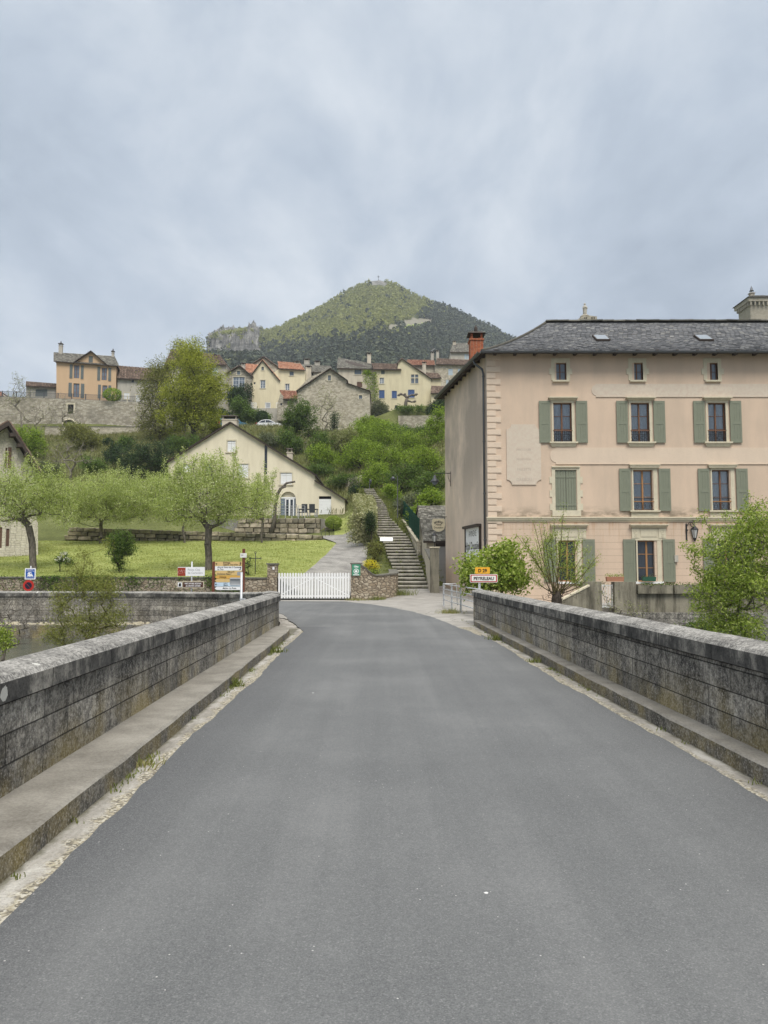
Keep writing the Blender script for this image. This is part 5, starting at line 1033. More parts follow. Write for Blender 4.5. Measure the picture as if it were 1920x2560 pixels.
k = MB(); p0, p1 = P(1300, 1555, 31.2), P(1474, 1466, 32.6); t = thing('stair_wall', 'low sloping concrete wall with pale coping left of the terrace', 'wall', p0); d = p1 - p0; k.hexa([(0, 0, -2.4), (d.x, d.y, -2.4 ), (d.x, d.y + .3, -2.4), (0, .3, -2.4), (0, 0, 0), (d.x, d.y, d.z), (d.x, d.y + .3, d.z), (0, .3, 0)]); k.build('wall_body', M['oldconc'], t); k = MB(); k.hexa([(0, -.04, .002), (d.x, d.y - .04, d.z + .002), (d.x, d.y + .34, d.z + .002), (0, .34, .002), (0, -.04, .07), (d.x, d.y - .04, d.z + .07), (d.x, d.y + .34, d.z + .07), (0, .34, .07)]); k.build('coping', M['stonetrim'], t)
# ------------------------------------------------------------------ road signs
def panel(par, name, x0, x1, z0, z1, mat, y=0, t=.02, r=0, lab=None):
    k = MB()
    if r:
        pts = [(cx_ + r * math.cos(a), cz_ + r * math.sin(a)) for cx_, cz_, a0 in ((x1 - r, z1 - r, 0), (x0 + r, z1 - r, .5), (x0 + r, z0 + r, 1), (x1 - r, z0 + r, 1.5)) for a in np.linspace(a0 * math.pi, (a0 + .5) * math.pi, 5)]; k.prism(pts, y, y + t)
    else: k.box(x0, x1, y, y + t, z0, z1)
    o = k.build(name, mat, par)
    if lab: o['label'] = lab
    return o
def words(par, s, x, z, h, y, mat, sx=.9, bold=0, al='CENTER', ital=0): k = MB(); text_mb(k, s, x, z, h, y, al, sx, ital, bold=bold); return k.build('lettering', mat, par, fix=False)
Yp = 25.0; b = Vector((XU(1199, 1470, Yp), Yp, -.3)); t = thing('town_sign', 'white town entry sign with red border reading PEYRELEAU below yellow D 29 plate', 'road sign', b); zz = lambda v: ZV(v, Yp) + .3; xx = lambda u: XU(u, 1450, Yp) - b.x
k = MB(); k.box(-.035, .035, .025, .075, -.1, zz(1420)); k.build('post', M['galv'], t); ye = plain('yellow_sign', (.75, .38, .03), .5); rd_ = plain('red_sign', (.42, .025, .03), .5); ivory = plain('ivory_sign', (.72, .71, .66), .5)
o = panel(t, 'town_board', xx(1175), xx(1244), zz(1456.5), zz(1435.5), ivory, .0, .02, .04); panel(o, 'red_border', xx(1176.3), xx(1242.7), zz(1455.3), zz(1436.8), rd_, -.004, .003, .035); panel(o, 'field', xx(1179), xx(1240), zz(1453), zz(1439), ivory, -.008, .003, .02); words(o, 'PEYRELEAU', (xx(1179) + xx(1240)) / 2, zz(1450), zz(1442.3) - zz(1450), -.011, M['black'], .92, .005)
o = panel(t, 'route_board', xx(1188), xx(1225), zz(1434.3), zz(1418), ye, 0, .02, .03); words(o, 'D 29', (xx(1188) + xx(1225)) / 2, zz(1430.5), zz(1422.5) - zz(1430.5), -.003, M['black'], .95, .006)
# no-parking sign with camper van plate
Yn = 36.2; b = Vector((XU(74, 1480, Yn), Yn, 0)); t = thing('parking_sign', 'round red no parking sign under a blue camper van plate behind the quay wall', 'road sign', b); zz = lambda v: ZV(v, Yn); xx = lambda u: XU(u, 1450, Yn) - b.x
k = MB(); k.tube([(0, .05, 0), (0, .05, zz(1415))], .03, 8); k.build('post', M['galv'], t); blue = plain('blue_sign', (.01, .08, .35), .5)
o = panel(t, 'camper_plate', xx(61.5), xx(88.5), zz(1448.5), zz(1420.5), M['white'], 0, .02, .03); panel(o, 'blue_field', xx(64), xx(86), zz(1446), zz(1423), blue, -.004, .003)
words(o, 'SERVICE DE', xx(75), zz(1426), .045, -.007, M['white'], .8); words(o, 'CAMPING-CAR', xx(75), zz(1429), .05, -.007, M['white'], .8)
k = MB(); cz_ = zz(1436); k.prism([(-.12, cz_ - .1), (.13, cz_ - .1), (.13, cz_ - .04), (.09, cz_), (.08, cz_ + .07), (.03, cz_ + .1), (-.08, cz_ + .1), (-.12, cz_ + .06)], -.0075, -.0045); pc = k.build('camper_symbol', M['white'], o); k = MB(); k.box(.0, .07, -.011, -.008, cz_ + .02, cz_ + .06); k.box(-.1, -.08, -.011, -.008, cz_ - .02, cz_ + .03); k.box(-.1, -.04, -.011, -.008, cz_ - .1, cz_ - .085); k.box(.02, .1, -.011, -.008, cz_ - .1, cz_ - .085); k.build('symbol_detail', blue, pc); panel(o, 'white_line', xx(64.5), xx(85.5), zz(1443), zz(1442.3), M['white'], -.007, .002)
cz_ = zz(1464); rr = .26; circ = lambda r_, x_=0: [(x_ + r_ * math.cos(a), cz_ + r_ * math.sin(a)) for a in np.linspace(0, 2 * math.pi, 33)[:-1]]; cxn = xx(71.5)
k = MB(); k.prism(circ(rr, cxn), 0, .02); o = k.build('round_plate', plain('bright_red_sign', (.45, .03, .02), .5), t); k = MB(); k.prism(circ(rr * .62, cxn), -.004, -.001); k.build('dark_field', plain('dark_blue_sign', (.012, .012, .03), .5), o); k = MB(); k.bar((cxn - .12, -.008, cz_ + .12), (cxn + .12, -.008, cz_ - .12), .006, .045, (0, 1, 0)); k.build('diagonal_bar', rd_, o)
# tourist signs on one post
Yq = 36.0; b = Vector((XU(478, 1480, Yq), Yq, 0)); t = thing('tourist_sign', 'white tourist sign with red emblem above a brown nature park plate, on one post', 'road sign', b); zz = lambda v: ZV(v, Yq); xx = lambda u: XU(u, 1450, Yq) - b.x; brn = plain('brown_sign', (.07, .03, .02), .5)
k = MB(); k.tube([(0, .05, 0), (0, .05, zz(1404))], .036, 8); k.build('post', M['galv'], t); o = panel(t, 'town_plate', xx(443.5), xx(511.5), zz(1440), zz(1417.5), M['white'], 0, .02, .02); panel(o, 'red_field', xx(443.8), xx(463.5), zz(1439.8), zz(1419), plain('rust_red_sign', (.3, .045, .02), .5), -.004, .003)
k = MB(); E = lambda l: [k.bar((xx(u0), -.006, zz(v0)), (xx(u1), -.006, zz(v1)), .003, .02, (0, 1, 0)) for (u0, v0), (u1, v1) in zip(l[:-1], l[1:])]
E([(445.5, 1429), (448, 1427), (450, 1426), (452, 1430), (453.5, 1424), (455, 1430), (457, 1427), (460, 1426), (461.5, 1427), (461.5, 1433)]); E([(446.5, 1429), (446.5, 1433)]); E([(445.5, 1435.5), (450, 1433.5), (456, 1433), (457, 1430)]); k.build('emblem', M['white'], o)
gl = plain('grey_letter', (.3, .3, .31), .6); words(o, 'Petite Cité', xx(469), zz(1427), .1, -.005, gl, .92, 0, 'LEFT'); words(o, 'de Caractère', xx(469), zz(1434.5), .1, -.005, gl, .92, 0, 'LEFT')
o = panel(t, 'park_plate', xx(442), xx(510), zz(1470), zz(1453.5), M['stonetrim'], 0, .02, .03); panel(o, 'brown_field', xx(457.5), xx(508), zz(1468.5), zz(1455), brn, -.004, .003); panel(o, 'symbol_frame', xx(444), xx(456), zz(1468.5), zz(1455), brn, -.004, .003); q = panel(o, 'symbol_field', xx(445), xx(455), zz(1467.5), zz(1456), M['white'], -.008, .003)
k = MB(); k.prism([(xx(447), zz(1466)), (xx(453), zz(1466)), (xx(453), zz(1459)), (xx(450), zz(1457)), (xx(447.5), zz(1460))], -.012, -.009); k.build('symbol', M['black'], q); words(o, 'PARC NATUREL RÉGIONAL', xx(482.8), zz(1460.6), .068, -.007, M['white'], .66, .002, ital=.2); words(o, 'des GRANDS CAUSSES', xx(482.8), zz(1466.3), .068, -.007, M['white'], .72, .002, ital=.2)
# finger board with hotel and village directions
Yd = 35.4; b = Vector((XU(531, 1480, Yd), Yd, 0)); t = thing('direction_board', 'brown framed board of yellow and white direction plates behind the quay wall', 'road sign', b); zz = lambda v: ZV(v, Yd); xx = lambda u: XU(u, 1440, Yd) - b.x; brp = plain('brown_post', (.14, .045, .025), .6); tan = plain('ochre_sign', (.62, .44, .19), .5); ora = plain('orange_sign', (.62, .36, .08), .5); lb = plain('pale_blue_sign', (.5, .62, .72), .5)
for u0, u1, v1 in ((530, 536.5, 1404), (605, 611.5, 1372)): k = MB(); k.box(xx(u0), xx(u1), 0, .09, 0, zz(v1)); k.build('post', brp, t)
rows = [(1404.2, 1415, tan, 0), (1415.6, 1426.3, M['white'], 0), (1427, 1438, tan, 1), (1438.6, 1446.5, ora, 1), (1447.2, 1455.6, tan, 1), (1456, 1466, lb, 0), (1466.8, 1475, M['white'], 1)]
txt = [[('Ermitage', 557, 1408.6, 4.2, 'LEFT'), ("Galerie Trou d'Art", 557, 1413.6, 4.2, 'LEFT')], [('Aire de Vision des 2 Causses', 543, 1420, 4, 'LEFT'), ('La Tour', 543, 1425, 4, 'LEFT')], [('Gîte et R', 568, 1431.5, 4, 'LEFT'), ('Evolutions Etape S', 543, 1436.6, 4, 'LEFT')], [('Auberge', 548, 1444.3, 4.4, 'LEFT')], [], [('LA C', 559, 1460.5, 4, 'LEFT'), ('Bistrot', 559, 1464.5, 3.2, 'LEFT')], [('Mairie - La Poste', 557, 1472.6, 4.2, 'LEFT')]]
for (v0, v1, m_, ar), tx_ in zip(rows, txt):
    k = MB(); x0, x1 = xx(537), xx(604.5); zc = (zz(v0) + zz(v1)) / 2
    k.prism([(x0 + (.09 if ar else 0), zz(v1)), (x1, zz(v1)), (x1, zz(v0)), (x0 + (.09 if ar else 0), zz(v0))] + ([(x0, zc)] if ar else []), .01, .03); o = k.build('direction_plate', m_, t)
    for s_, u, v, h, al in tx_: words(o, s_, xx(u), zz(v), h * Yd / FP, .006, M['black'], .82, .002, al, .15)
    if not ar: k = MB(); k.bar((xx(539), .004, zc), (xx(544), .004, zc), .003, .025, (0, 1, 0)); k.prism([(xx(538), zc), (xx(541), zc - .05), (xx(541), zc + .05)], .002, .006); (k.build('arrow', M['black'], o) if v0 != 1415.6 else None)
    if v0 < 1420: k = MB(); q0 = xx(600); k.box(q0, q0 + .025, .003, .006, zz(v1) + .03, zz(v1) + .12); k.box(q0 - .05, q0, .003, .006, zz(v1) + .03, zz(v1) + .055); k.prism([(q0 - .04, zz(v1) + .12), (q0 + .065, zz(v1) + .12), (q0 + .012, zz(v1) + .18)], .003, .006); k.build('turn_arrow', M['black'], o)
o = panel(t, 'small_plate', xx(600), xx(616), zz(1394), zz(1383), ivory, -.03, .02); words(o, 'GR', xx(605), zz(1390), .07, -.034, M['black'])
# small grey-backed sign on a pole fixed behind the bridge parapet
Yb = 16.6; b = Vector((XU(603, 1500, Yb), Yb, -.6)); t = thing('road_sign_back', 'grey back of a small road sign on a pale pole behind the left parapet', 'road sign', b); zz = lambda v: ZV(v, Yb) + .6; xx = lambda u: XU(u, 1440, Yb) - b.x
k = MB(); k.tube([(0, 0, 0), (0, 0, zz(1431))], .027, 10); k.build('pole', M['galv'], t); panel(t, 'sign_back', xx(574), xx(600), zz(1464), zz(1444), M['grey'], .03, .012, .02); panel(t, 'upper_sign_back', xx(592), xx(606), zz(1439), zz(1429), M['grey'], .03, .012, .02)
for v in (1446, 1461.5): k = MB(); k.box(xx(575), xx(606), .0, .029, zz(v) - .012, zz(v) + .012); k.build('fixing_bar', M['galv'], t)
k = MB(); k.box(-.03, .09, -.03, .03, zz(1499), zz(1496)); k.build('clamp', M['galv'], t)
# iron cross on the lawn edge
b = P(638, 1440, 40.2); b.z = 1.15; t = thing('iron_cross', 'thin wrought iron cross standing on the edge of the lawn', 'cross', b); k = MB(); zc = ZV(1396, 40.2) - b.z; zt = ZV(1381, 40.2) - b.z; k.tube([(0, 0, -.1), (0, 0, zt)], .022, 6); k.tube([(-.28, 0, zc), (.28, 0, zc)], .02, 6)
for x, z in ((0, zt), (-.28, zc), (.28, zc)): k.tube([(x + .05 * math.cos(a), 0, z + .05 * math.sin(a)) for a in np.linspace(0, 2 * math.pi, 9)], .012, 4)
k.build('cross_body', M['iron'], t)
# big block terrace walls under the white house
def rowwall(name, lab, Y, us_, vt, vb, thick=.9, nrow=3, mat='block', seed=1):
    """dry wall of individually shaped boulders; one body mesh"""
    rg = random.Random(seed); o = Vector((XU(us_[0], 1300, Y), Y, 0)); t = thing(name, lab, 'wall', o); xa, xb = 0, XU(us_[1], 1300, Y) - o.x; k = MB()
    for r_ in range(nrow):
        x = xa + rg.uniform(-.4, 0)
        while x < xb:
            w_ = rg.uniform(.45, 1.2); u = us_[0] + (us_[1] - us_[0]) * max(0, min(1, (x - xa) / (xb - xa))); zt = ZV(np.interp(u, us_, vt), Y); zb = ZV(np.interp(u, us_, vb), Y) - .15; h = (zt - zb) / nrow; z = zb + h * r_; g_ = .012; d = [rg.uniform(-.1, .08) for _ in range(8)]; e = [rg.uniform(-.05, .05) for _ in range(8)]
            x1 = min(x + w_, xb); 
            if x1 - x > .15:
                ins = .05; b0 = len(k.v); f_ = [(x + g_, z + g_), (x1 - g_, z + g_), (x1 - g_, z + h - g_), (x + g_, z + h - g_)]; q = [(a + e[i], d[i] * .4 - .02 + .14, b_ + e[i + 4]) for i, (a, b_) in enumerate(f_)]; cx_, cz_ = (x + x1) / 2, z + h / 2
                q2 = [(cx_ + (a - cx_) * .88, -.02 + d[i] * .7, cz_ + (b_ - cz_) * .84) for i, (a, b_) in enumerate(f_)]; q3 = [(a, thick, b_) for a, b_ in f_]
                k.add(q2 + q + q3, [(0, 1, 2, 3)] + [(i, (i + 1) % 4, 4 + (i + 1) % 4, 4 + i) for i in range(4)] + [(4 + i, 4 + (i + 1) % 4, 8 + (i + 1) % 4, 8 + i) for i in range(4)])
            x = x1 + .001
    k.build('boulders', M[mat], t); k = MB(); zt0, zt1 = ZV(vt[0], Y), ZV(vt[-1], Y); zb0 = ZV(max(vb), Y) - .3; k.hexa([(0, .2, zb0), (xb, .2, zb0), (xb, thick, zb0), (0, thick, zb0), (0, .2, zt0 - .04), (xb, .2, zt1 - .04), (xb, thick, zt1 - .04), (0, thick, zt0 - .04)]); k.build('fill', M['soil'], t)
    return t
M['boulder'] = m_island('terrace_boulders', [(0, (.19, .17, .13)), (.35, (.33, .285, .215)), (.65, (.44, .38, .285)), (.85, (.48, .40, .3)), (1, (.3, .285, .255))], .95, .1, 2.2, .75, (.10, .095, .06))
rowwall('terrace_wall', 'lower mossy boulder wall at the top edge of the lawn', 61, (172, 806), (1318, 1339), (1345, 1366), nrow=3, mat='boulder'); rowwall('terrace_wall', 'upper pale boulder wall carrying the terrace of the cream house', 66.2, (596, 800), (1296, 1296), (1338, 1342), nrow=4, mat='boulder', seed=2); rowwall('terrace_wall', 'short boulder return wall beside the terrace steps, next to the round bush', 67, (816, 846), (1318, 1326), (1342, 1342), nrow=2, mat='boulder', seed=5)
# terrace steps
t = thing('terrace_steps', 'narrow dark steps between the boulder walls up to the cream house', 'steps', P(800, 1340, 66.3))
for i in range(9): a = P(800 - i * 1.3, 1338 - i * 5, 66.4 + i * .42) - t.location; b_ = P(822 - i * 1.0, 1338 - i * 5, 66.4 + i * .42) - t.location; k = MB(); k.box(a.x, b_.x, a.y, a.y + .5, a.z - .25, a.z); k.build('step', M['lauze'], t)
# ================================================================== houses
A_ = lambda x, y: (400 + .2893 * x, 820 + .2893 * y)
B_ = lambda x, y: (780 + .2893 * x, 820 + .2893 * y)
C_ = lambda x, y: (.2893 * x, 820 + .2893 * y)
def opening(par, fr, f, spec, holes):
    x0, y0, x1, y1, kind = spec[:5]; a, zb = fr.hit(*f(x0, y1)); b_, zt = fr.hit(*f(x1, y0)); lab = spec[5] if len(spec) > 5 else None
    w = b_ - a
    if kind in ('arch', 'archw'): holes.append(arch(a, b_, zb, zt)); return (kind, a, b_, zb, zt, lab)
    holes.append(rect(a, b_, zb, zt)); return (kind, a, b_, zb, zt, lab)
def fill_open(par, it, y=.12):
    kind, a, b_, zb, zt, lab = it; w = b_ - a; h = zt - zb
    if kind in ('wg', 'wg4', 'wd', 'gg', 'wgs'):
        window(par, a, b_, zb, zt, y, {'wd': 'wood', 'gg': 'greyshut'}.get(kind, 'white'), 'bluglass', 4 if kind == 'wg4' else 2, 3 if h > .9 else 2, .06 if w > .8 else .05)
    elif kind == 'cross':
        window(par, a, b_, zb, zt, y, 'darkwood', 'bluglass', 4, 3, .04); m_ = MB(); c = (a + b_) / 2; m_.box(c - .08, c + .08, .0, y - .01, zb, zt); z = zb + h * .62; m_.box(a, c - .081, .0, y - .01, z - .07, z + .07); m_.box(c + .081, b_, .0, y - .01, z - .07, z + .07); m_.build('stone_cross', M['stonetrim'], par)
    elif kind in ('ws', 'bs', 'pb', 'br', 'gr', 'gn'):
        mt = {'ws': 'white', 'bs': 'blueshut', 'pb': 'paleblue', 'br': 'brownshut', 'gr': 'greyshut', 'gn': 'shutter'}[kind]; c = (a + b_) / 2
        for p, q in (((a + .01, c - .006), (c + .006, b_ - .01)) if w > .7 else ((a + .01, b_ - .01),)): shutter(par, p, q, zb + .01, zt - .01, .05, mt, 'plank')
    elif kind == 'dk': m_ = MB(); m_.box(a, b_, y, y + .03, zb, zt); m_.build('window', M['glass'], par)
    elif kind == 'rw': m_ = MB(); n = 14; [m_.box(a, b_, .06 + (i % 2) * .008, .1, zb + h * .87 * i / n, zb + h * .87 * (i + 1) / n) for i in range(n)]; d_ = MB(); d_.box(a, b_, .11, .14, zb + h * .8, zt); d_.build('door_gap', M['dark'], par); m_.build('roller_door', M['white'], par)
    elif kind in ('arch', 'archw'): m_ = MB(); m_.box(a - .05, b_ + .05, y + .15, y + .18, zb, zt + .05); m_.build('door_panel', M['cream' if kind == 'arch' else 'white'], par)
    if kind in ('ws', 'bs', 'wg', 'wgs', 'cross', 'gg', 'wg4'):
        t_ = .12; m_ = MB(); e = .002; m_.box(a - t_, a - e, -.02, 0, zb, zt); m_.box(b_ + e, b_ + t_, -.02, 0, zb, zt); m_.box(a - t_, b_ + t_, -.021, 0, zt + e, zt + t_); m_.box(a - t_ - .04, b_ + t_ + .04, -.09, 0, zb - .1, zb - e); m_.build('window_surround', M['stonetrim'], par)
def house(name, lab, fr, f, outline, wins, depth, wall, roofs=(), chim=(), reveal=.18, group=None, shell_mat=None, cat='house'):
    """roofs: (kind, pts, material, options). 'E': eave-front slope, pts = eave_l, eave_r, ridge_l, ridge_r (ridge at half depth); 'G': gable to the viewer, pts = left eave, apex, right eave"""
    t = fthing(name, lab, cat, fr, group); holes = []; its = [opening(t, fr, f, w_, holes) for w_ in wins]
    shell('wall', M[wall], t, [fr.hit(*f(*p)) for p in outline], holes, depth, reveal)
    for it in its: fill_open(t, it)
    for i, (k, pts, mt, op) in enumerate(roofs):
        cn = mt.startswith('tile'); kw = dict(tw=.26 if cn else .32, th=.42 if cn else .26, canal=cn, seed=hash(lab) % 97 + i if False else i + len(lab), lift=.03, thick=op.get('thick', .14)); dp = op.get('d', depth / 2); ov = op.get('ov', .45)
        if k == 'E':
            e0, e1 = fr.hit(*f(*pts[0]), -ov), fr.hit(*f(*pts[1]), -ov); r0, r1 = fr.hit(*f(*pts[2]), dp), fr.hit(*f(*pts[3]), dp)
            sl = [((e0[0], -ov, e0[1]), (e1[0], -ov, e1[1]), (r0[0], dp, r0[1]), (r1[0], dp, r1[1]))]; bd_ = 2 * dp + ov
            sl.append(((e1[0], bd_, e1[1]), (e0[0], bd_, e0[1]), (r1[0], dp, r1[1]), (r0[0], dp, r0[1]))); roof(t, sl, mt, **kw)
            g_ = MB()
            zt_ = min(e0[1], e1[1])
            for (xa, za), (xb, zb) in ((e0, r0), (e1, r1)): g_.poly([(xa + (.2 if xa == e0[0] else -.2), 0, za - .1), (xa + (.2 if xa == e0[0] else -.2), 2 * dp, za - .1), (xb + (.2 if xa == e0[0] else -.2), dp, zb - .1)])
            g_.build('gable', M[wall], t, fix=False)
        else:
            l, a, r = [fr.hit(*f(*p), -ov) for p in pts]; D_ = op.get('len', depth + ov)
            roof(t, [((l[0], D_, l[1]), (l[0], -ov, l[1]), (a[0], D_, a[1]), (a[0], -ov, a[1])), ((r[0], -ov, r[1]), (r[0], D_, r[1]), (a[0], -ov, a[1]), (a[0], D_, a[1]))], mt, **kw)
    for c in chim:
        x0, y0, x1, y1, yd = c[:5]; a, zb = fr.hit(*f(x0, y1), yd); b_, zt = fr.hit(*f(x1, y0), yd); chimney(t, a, b_, yd, yd + max(.6, (b_ - a) * .7), zb - 1.0, zt - .5, c[5] if len(c) > 5 else 'buff', pots=c[6] if len(c) > 6 else 0)
    return t
PX = lambda x, y: (x, y)
# the cream house above the lawn
fr = Fr((XU(421, 1290, 72), 72, 5.5))
wh = house('house', 'cream gabled house above the lawn with white shutters and arched glass door', fr, PX, [(421, 1312), (421, 1151), (575, 1057), (787, 1187), (787, 1203), (862, 1250), (862, 1312)],
 [(568, 1102, 589, 1130, 'ws'), (457, 1161, 476, 1181, 'ws'), (514, 1157.5, 529, 1182.5, 'wg'), (596, 1160, 621, 1194.5, 'ws'), (660.5, 1112, 668.5, 1186, 'dk', ), (701, 1182, 730, 1211, 'ws'), (700.5, 1229, 740, 1295, 'arch'), (797, 1240.5, 828, 1295, 'rw')], 12, 'cream',
 [('G', [(416, 1153), (575, 1054), (791, 1187)], 'lauze', {'ov': .3}), ], [(555, 1038, 592, 1060, 6), (717, 1120, 731, 1143, 4)])
k = MB(); p = [fr.hit(786, 1199, -.3), fr.hit(866, 1249, -.3)]; roof(wh, [((p[1][0], -.3, p[1][1]), (p[1][0], 12.3, p[1][1]), (p[0][0], -.3, p[0][1]), (p[0][0], 12.3, p[0][1]))], 'lauze', tw=.32, th=.26)
a, zb = fr.hit(704, 1295); b_, zt = fr.hit(736, 1246); m_ = (a + b_) / 2; window(wh, a + .3, m_ + .55, zb, zt, .08, 'white', 'glass', 2, 1, .1, name='french_door'); k = MB(); k.box(a - .1, a + .28, .1, .14, zb, zt); k.box(m_ + .57, b_ + .1, .1, .14, zb, zt); k.build('side_pane', M['bluglass'], wh); k = MB(); k.box(a - .15, b_ + .15, .06, .14, zt, zt + .12); k.build('transom', M['white'], wh)
# small wing with arched door at the right end
fr2 = Fr((XU(864, 1290, 76), 76, 6)); house('outbuilding', 'tiny cream outbuilding with arched white door at the end of the cream house', fr2, PX, [(862, 1310), (862, 1252), (874, 1252), (884, 1262), (884, 1310)], [(866, 1264, 877, 1296, 'archw')], 3, 'cream', [('G', [(858, 1255), (868, 1247), (886, 1262)], 'lauze', {'ov': .2})], cat='outbuilding')
tr_ = struct(block('house_terrace', [(XU(600, 1300, 67), 67), (XU(800, 1300, 67), 67), (XU(862, 1300, 72), 72.2), (XU(421, 1300, 72), 72.2)], 3.5, ZV(1296, 67), M['apron']))
t = thing('handrail', 'thin black iron handrail beside the lower terrace steps', 'railing', P(803, 1362, 62.2)); k = MB(); q = [P(803, 1330, 62.2) - t.location, P(813, 1326, 62.6) - t.location, P(823, 1330, 63.0) - t.location]; k.tube([Vector((0, 0, 0)), q[0], q[1], q[2], P(824, 1358, 63) - t.location], .025, 5); k.tube([q[1], P(813, 1360, 62.6) - t.location], .02, 5); k.build('rail', M['iron'], t)
# terrace railing and furniture
Yr = 67.4; o = P(681, 1294, Yr); t = thing('terrace_railing', 'thin grey railing along the terrace in front of the arched door', 'railing', o); w_ = XU(762, 1290, Yr) - o.x
for i in range(6): x = w_ * i / 5; k = MB(); k.box(x - .02, x + .02, 0, .04, -.1, 1.05); k.build('post', M['galv'], t)
for z in (.3, .55, .8, 1.03): k = MB(); k.box(0, w_, .0, .02, z, z + .025); k.build('rail', M['galv'], t)
def patio_chair(u, v, Y, rz, lab, grp):
    t = thing('garden_chair', lab, 'chair', P(u, v, Y), R(rz), grp); g1 = plain('dark_mesh_fabric', (.05, .055, .06), .8) if 'gch' not in M else M['gch']; M['gch'] = g1
    k = MB(); k.cbox((0, 0, .43), (.52, .5, .04)); k.build('seat', g1, t); k = MB(); k.cbox((0, .27, .8), (.52, .04, .75), Matrix.Rotation(R(-10), 3, 'X')); k.build('backrest', g1, t)
    for x in (-.24, .24):
        for y in (-.22, .24): k = MB(); k.box(x - .02, x + .02, y - .02, y + .02, 0, .42); k.build('leg', M['grey'], t)
    return t
for u, rz, lab in ((762, 180, 'dark mesh garden chair, left of the pair with their backs to the viewer'), (781, 178, 'dark mesh garden chair, right of the pair with their backs to the viewer'), (750, 95, 'dark garden chair at the left end of the terrace table, seen sideways')): patio_chair(u, 1293, 69.2, rz, lab, 'garden chairs on the terrace')
t = thing('garden_table', 'low dark garden table on the terrace between the mesh chairs', 'table', P(770, 1293, 70.2)); k = MB(); k.box(-.9, .9, -.45, .45, .7, .74); k.build('table_top', M['gch'], t)
for x in (-.82, .82):
    for y in (-.38, .38): k = MB(); k.box(x - .03, x + .03, y - .03, y + .03, 0, .7); k.build('leg', M['grey'], t)
# left stone house, close
fr = Fr((XU(95, 1380, 50), 50, 2.2), 30); f5 = lambda x, y: (.2893 * x, 1120 + .2893 * y)
t = house('house', 'cream block stone house with steep dark eaves at the left edge', fr, PX, [(-260, 1400), (-260, 1215), (14, 1064), (95, 1196), (95, 1400)], [(12, 1119, 18.5, 1171, 'wd'), (56, 1224, 64, 1262, 'wd'), (-8, 1318, 6, 1370, 'br'), (14, 1322, 24, 1366, 'br')], 11, 'ashlar', [('G', [(-262, 1222), (22, 1052), (104, 1181)], 'tile_b', {'ov': .75, 'thick': .3})], reveal=.3)
for u0, u1, v0, v1 in ((18.5, 29, 1119, 1171), (64, 72, 1224, 1262)): a, zb = fr.hit(u0, v1); b_, zt = fr.hit(u1, v0); shutter(t, a, b_, zb, zt, -.09, 'brownshut', 'plank')
for x, y in ((105, 938), (170, 1028), (232, 1108)): a, z = fr.hit(*C_(x, y)); k = MB(); k.box(a - .2, a + .1, -.75, 0, z - .1, z + .12); k.build('purlin', M['darkwood'], t)
# orange house on the rampart
fr = Fr((XU(141, 1000, 131), 131, 29.2), 12)
oh = house('house', 'orange rendered house with grey green shutters on top of the rampart wall', fr, C_, [(487, 640), (487, 291), (637, 291), (785, 201), (930, 322), (1003, 327), (1003, 655)],
 [(637, 322, 687, 433, 'wd'), (877, 345, 925, 450, 'wd'), (632, 480, 687, 597, 'wd'), (882, 497, 928, 605, 'wd'), (765, 243, 803, 297, 'gr')], 8, 'orange',
 [('E', [(463, 284), (1030, 327), (463, 209), (990, 243)], 'lauze', {'d': 4}), ('G', [(628, 297), (785, 193), (938, 326)], 'lauze', {'len': 4, 'ov': .5})], [(505, 130, 540, 225, 3.5, 'greyren', 1), (963, 195, 985, 275, 3.5, 'greyren', 1)])
for x0, x1, y0, y1 in ((600, 629, 316, 433), (697, 725, 325, 440), (840, 868, 337, 452), (935, 962, 345, 458), (590, 622, 474, 592), (697, 730, 482, 603), (845, 873, 491, 608), (935, 962, 497, 600)): a, zb = fr.hit(*C_(x0, y1)); b_, zt = fr.hit(*C_(x1, y0)); shutter(oh, a, b_, zb, zt, -.08, 'greyshut', 'plank')
fr = Fr((XU(293, 1000, 133.5), 133.5, 29.2), 8); house('house', 'long grey beige annex with brown tiled roof right of the orange house', fr, C_, [(1015, 660), (1015, 430), (1460, 452), (1460, 680)], [(1070, 560, 1120, 615, 'ws'), (1172, 580, 1210, 655, 'ws'), (1400, 600, 1440, 660, 'ws'), (1135, 448, 1158, 470, 'dk')], 7, 'greyren', [('E', [(1010, 434), (1470, 458), (1012, 325), (1470, 362)], 'tile_b', {'d': 3.5})])
fr = Fr((XU(64, 1000, 133), 133, 29)); house('shed', 'low grey building with pale tiled roof left of the orange house', fr, C_, [(225, 620), (225, 500), (482, 508), (482, 620)], [(305, 530, 410, 592, 'gr')], 5, 'greyren', [('E', [(222, 500), (486, 512), (224, 462), (486, 482)], 'tile_b', {'d': 2.5})], cat='shed')
fr = Fr((XU(-40, 1000, 140), 140, 29)); house('house', 'fragment of a house with orange tiled roof at the far left edge', fr, C_, [(-300, 620), (-300, 585), (30, 585), (30, 620)], [], 5, 'buff', [('E', [(-300, 588), (34, 588), (-290, 548), (10, 552)], 'tile_o', {'d': 2.5})])
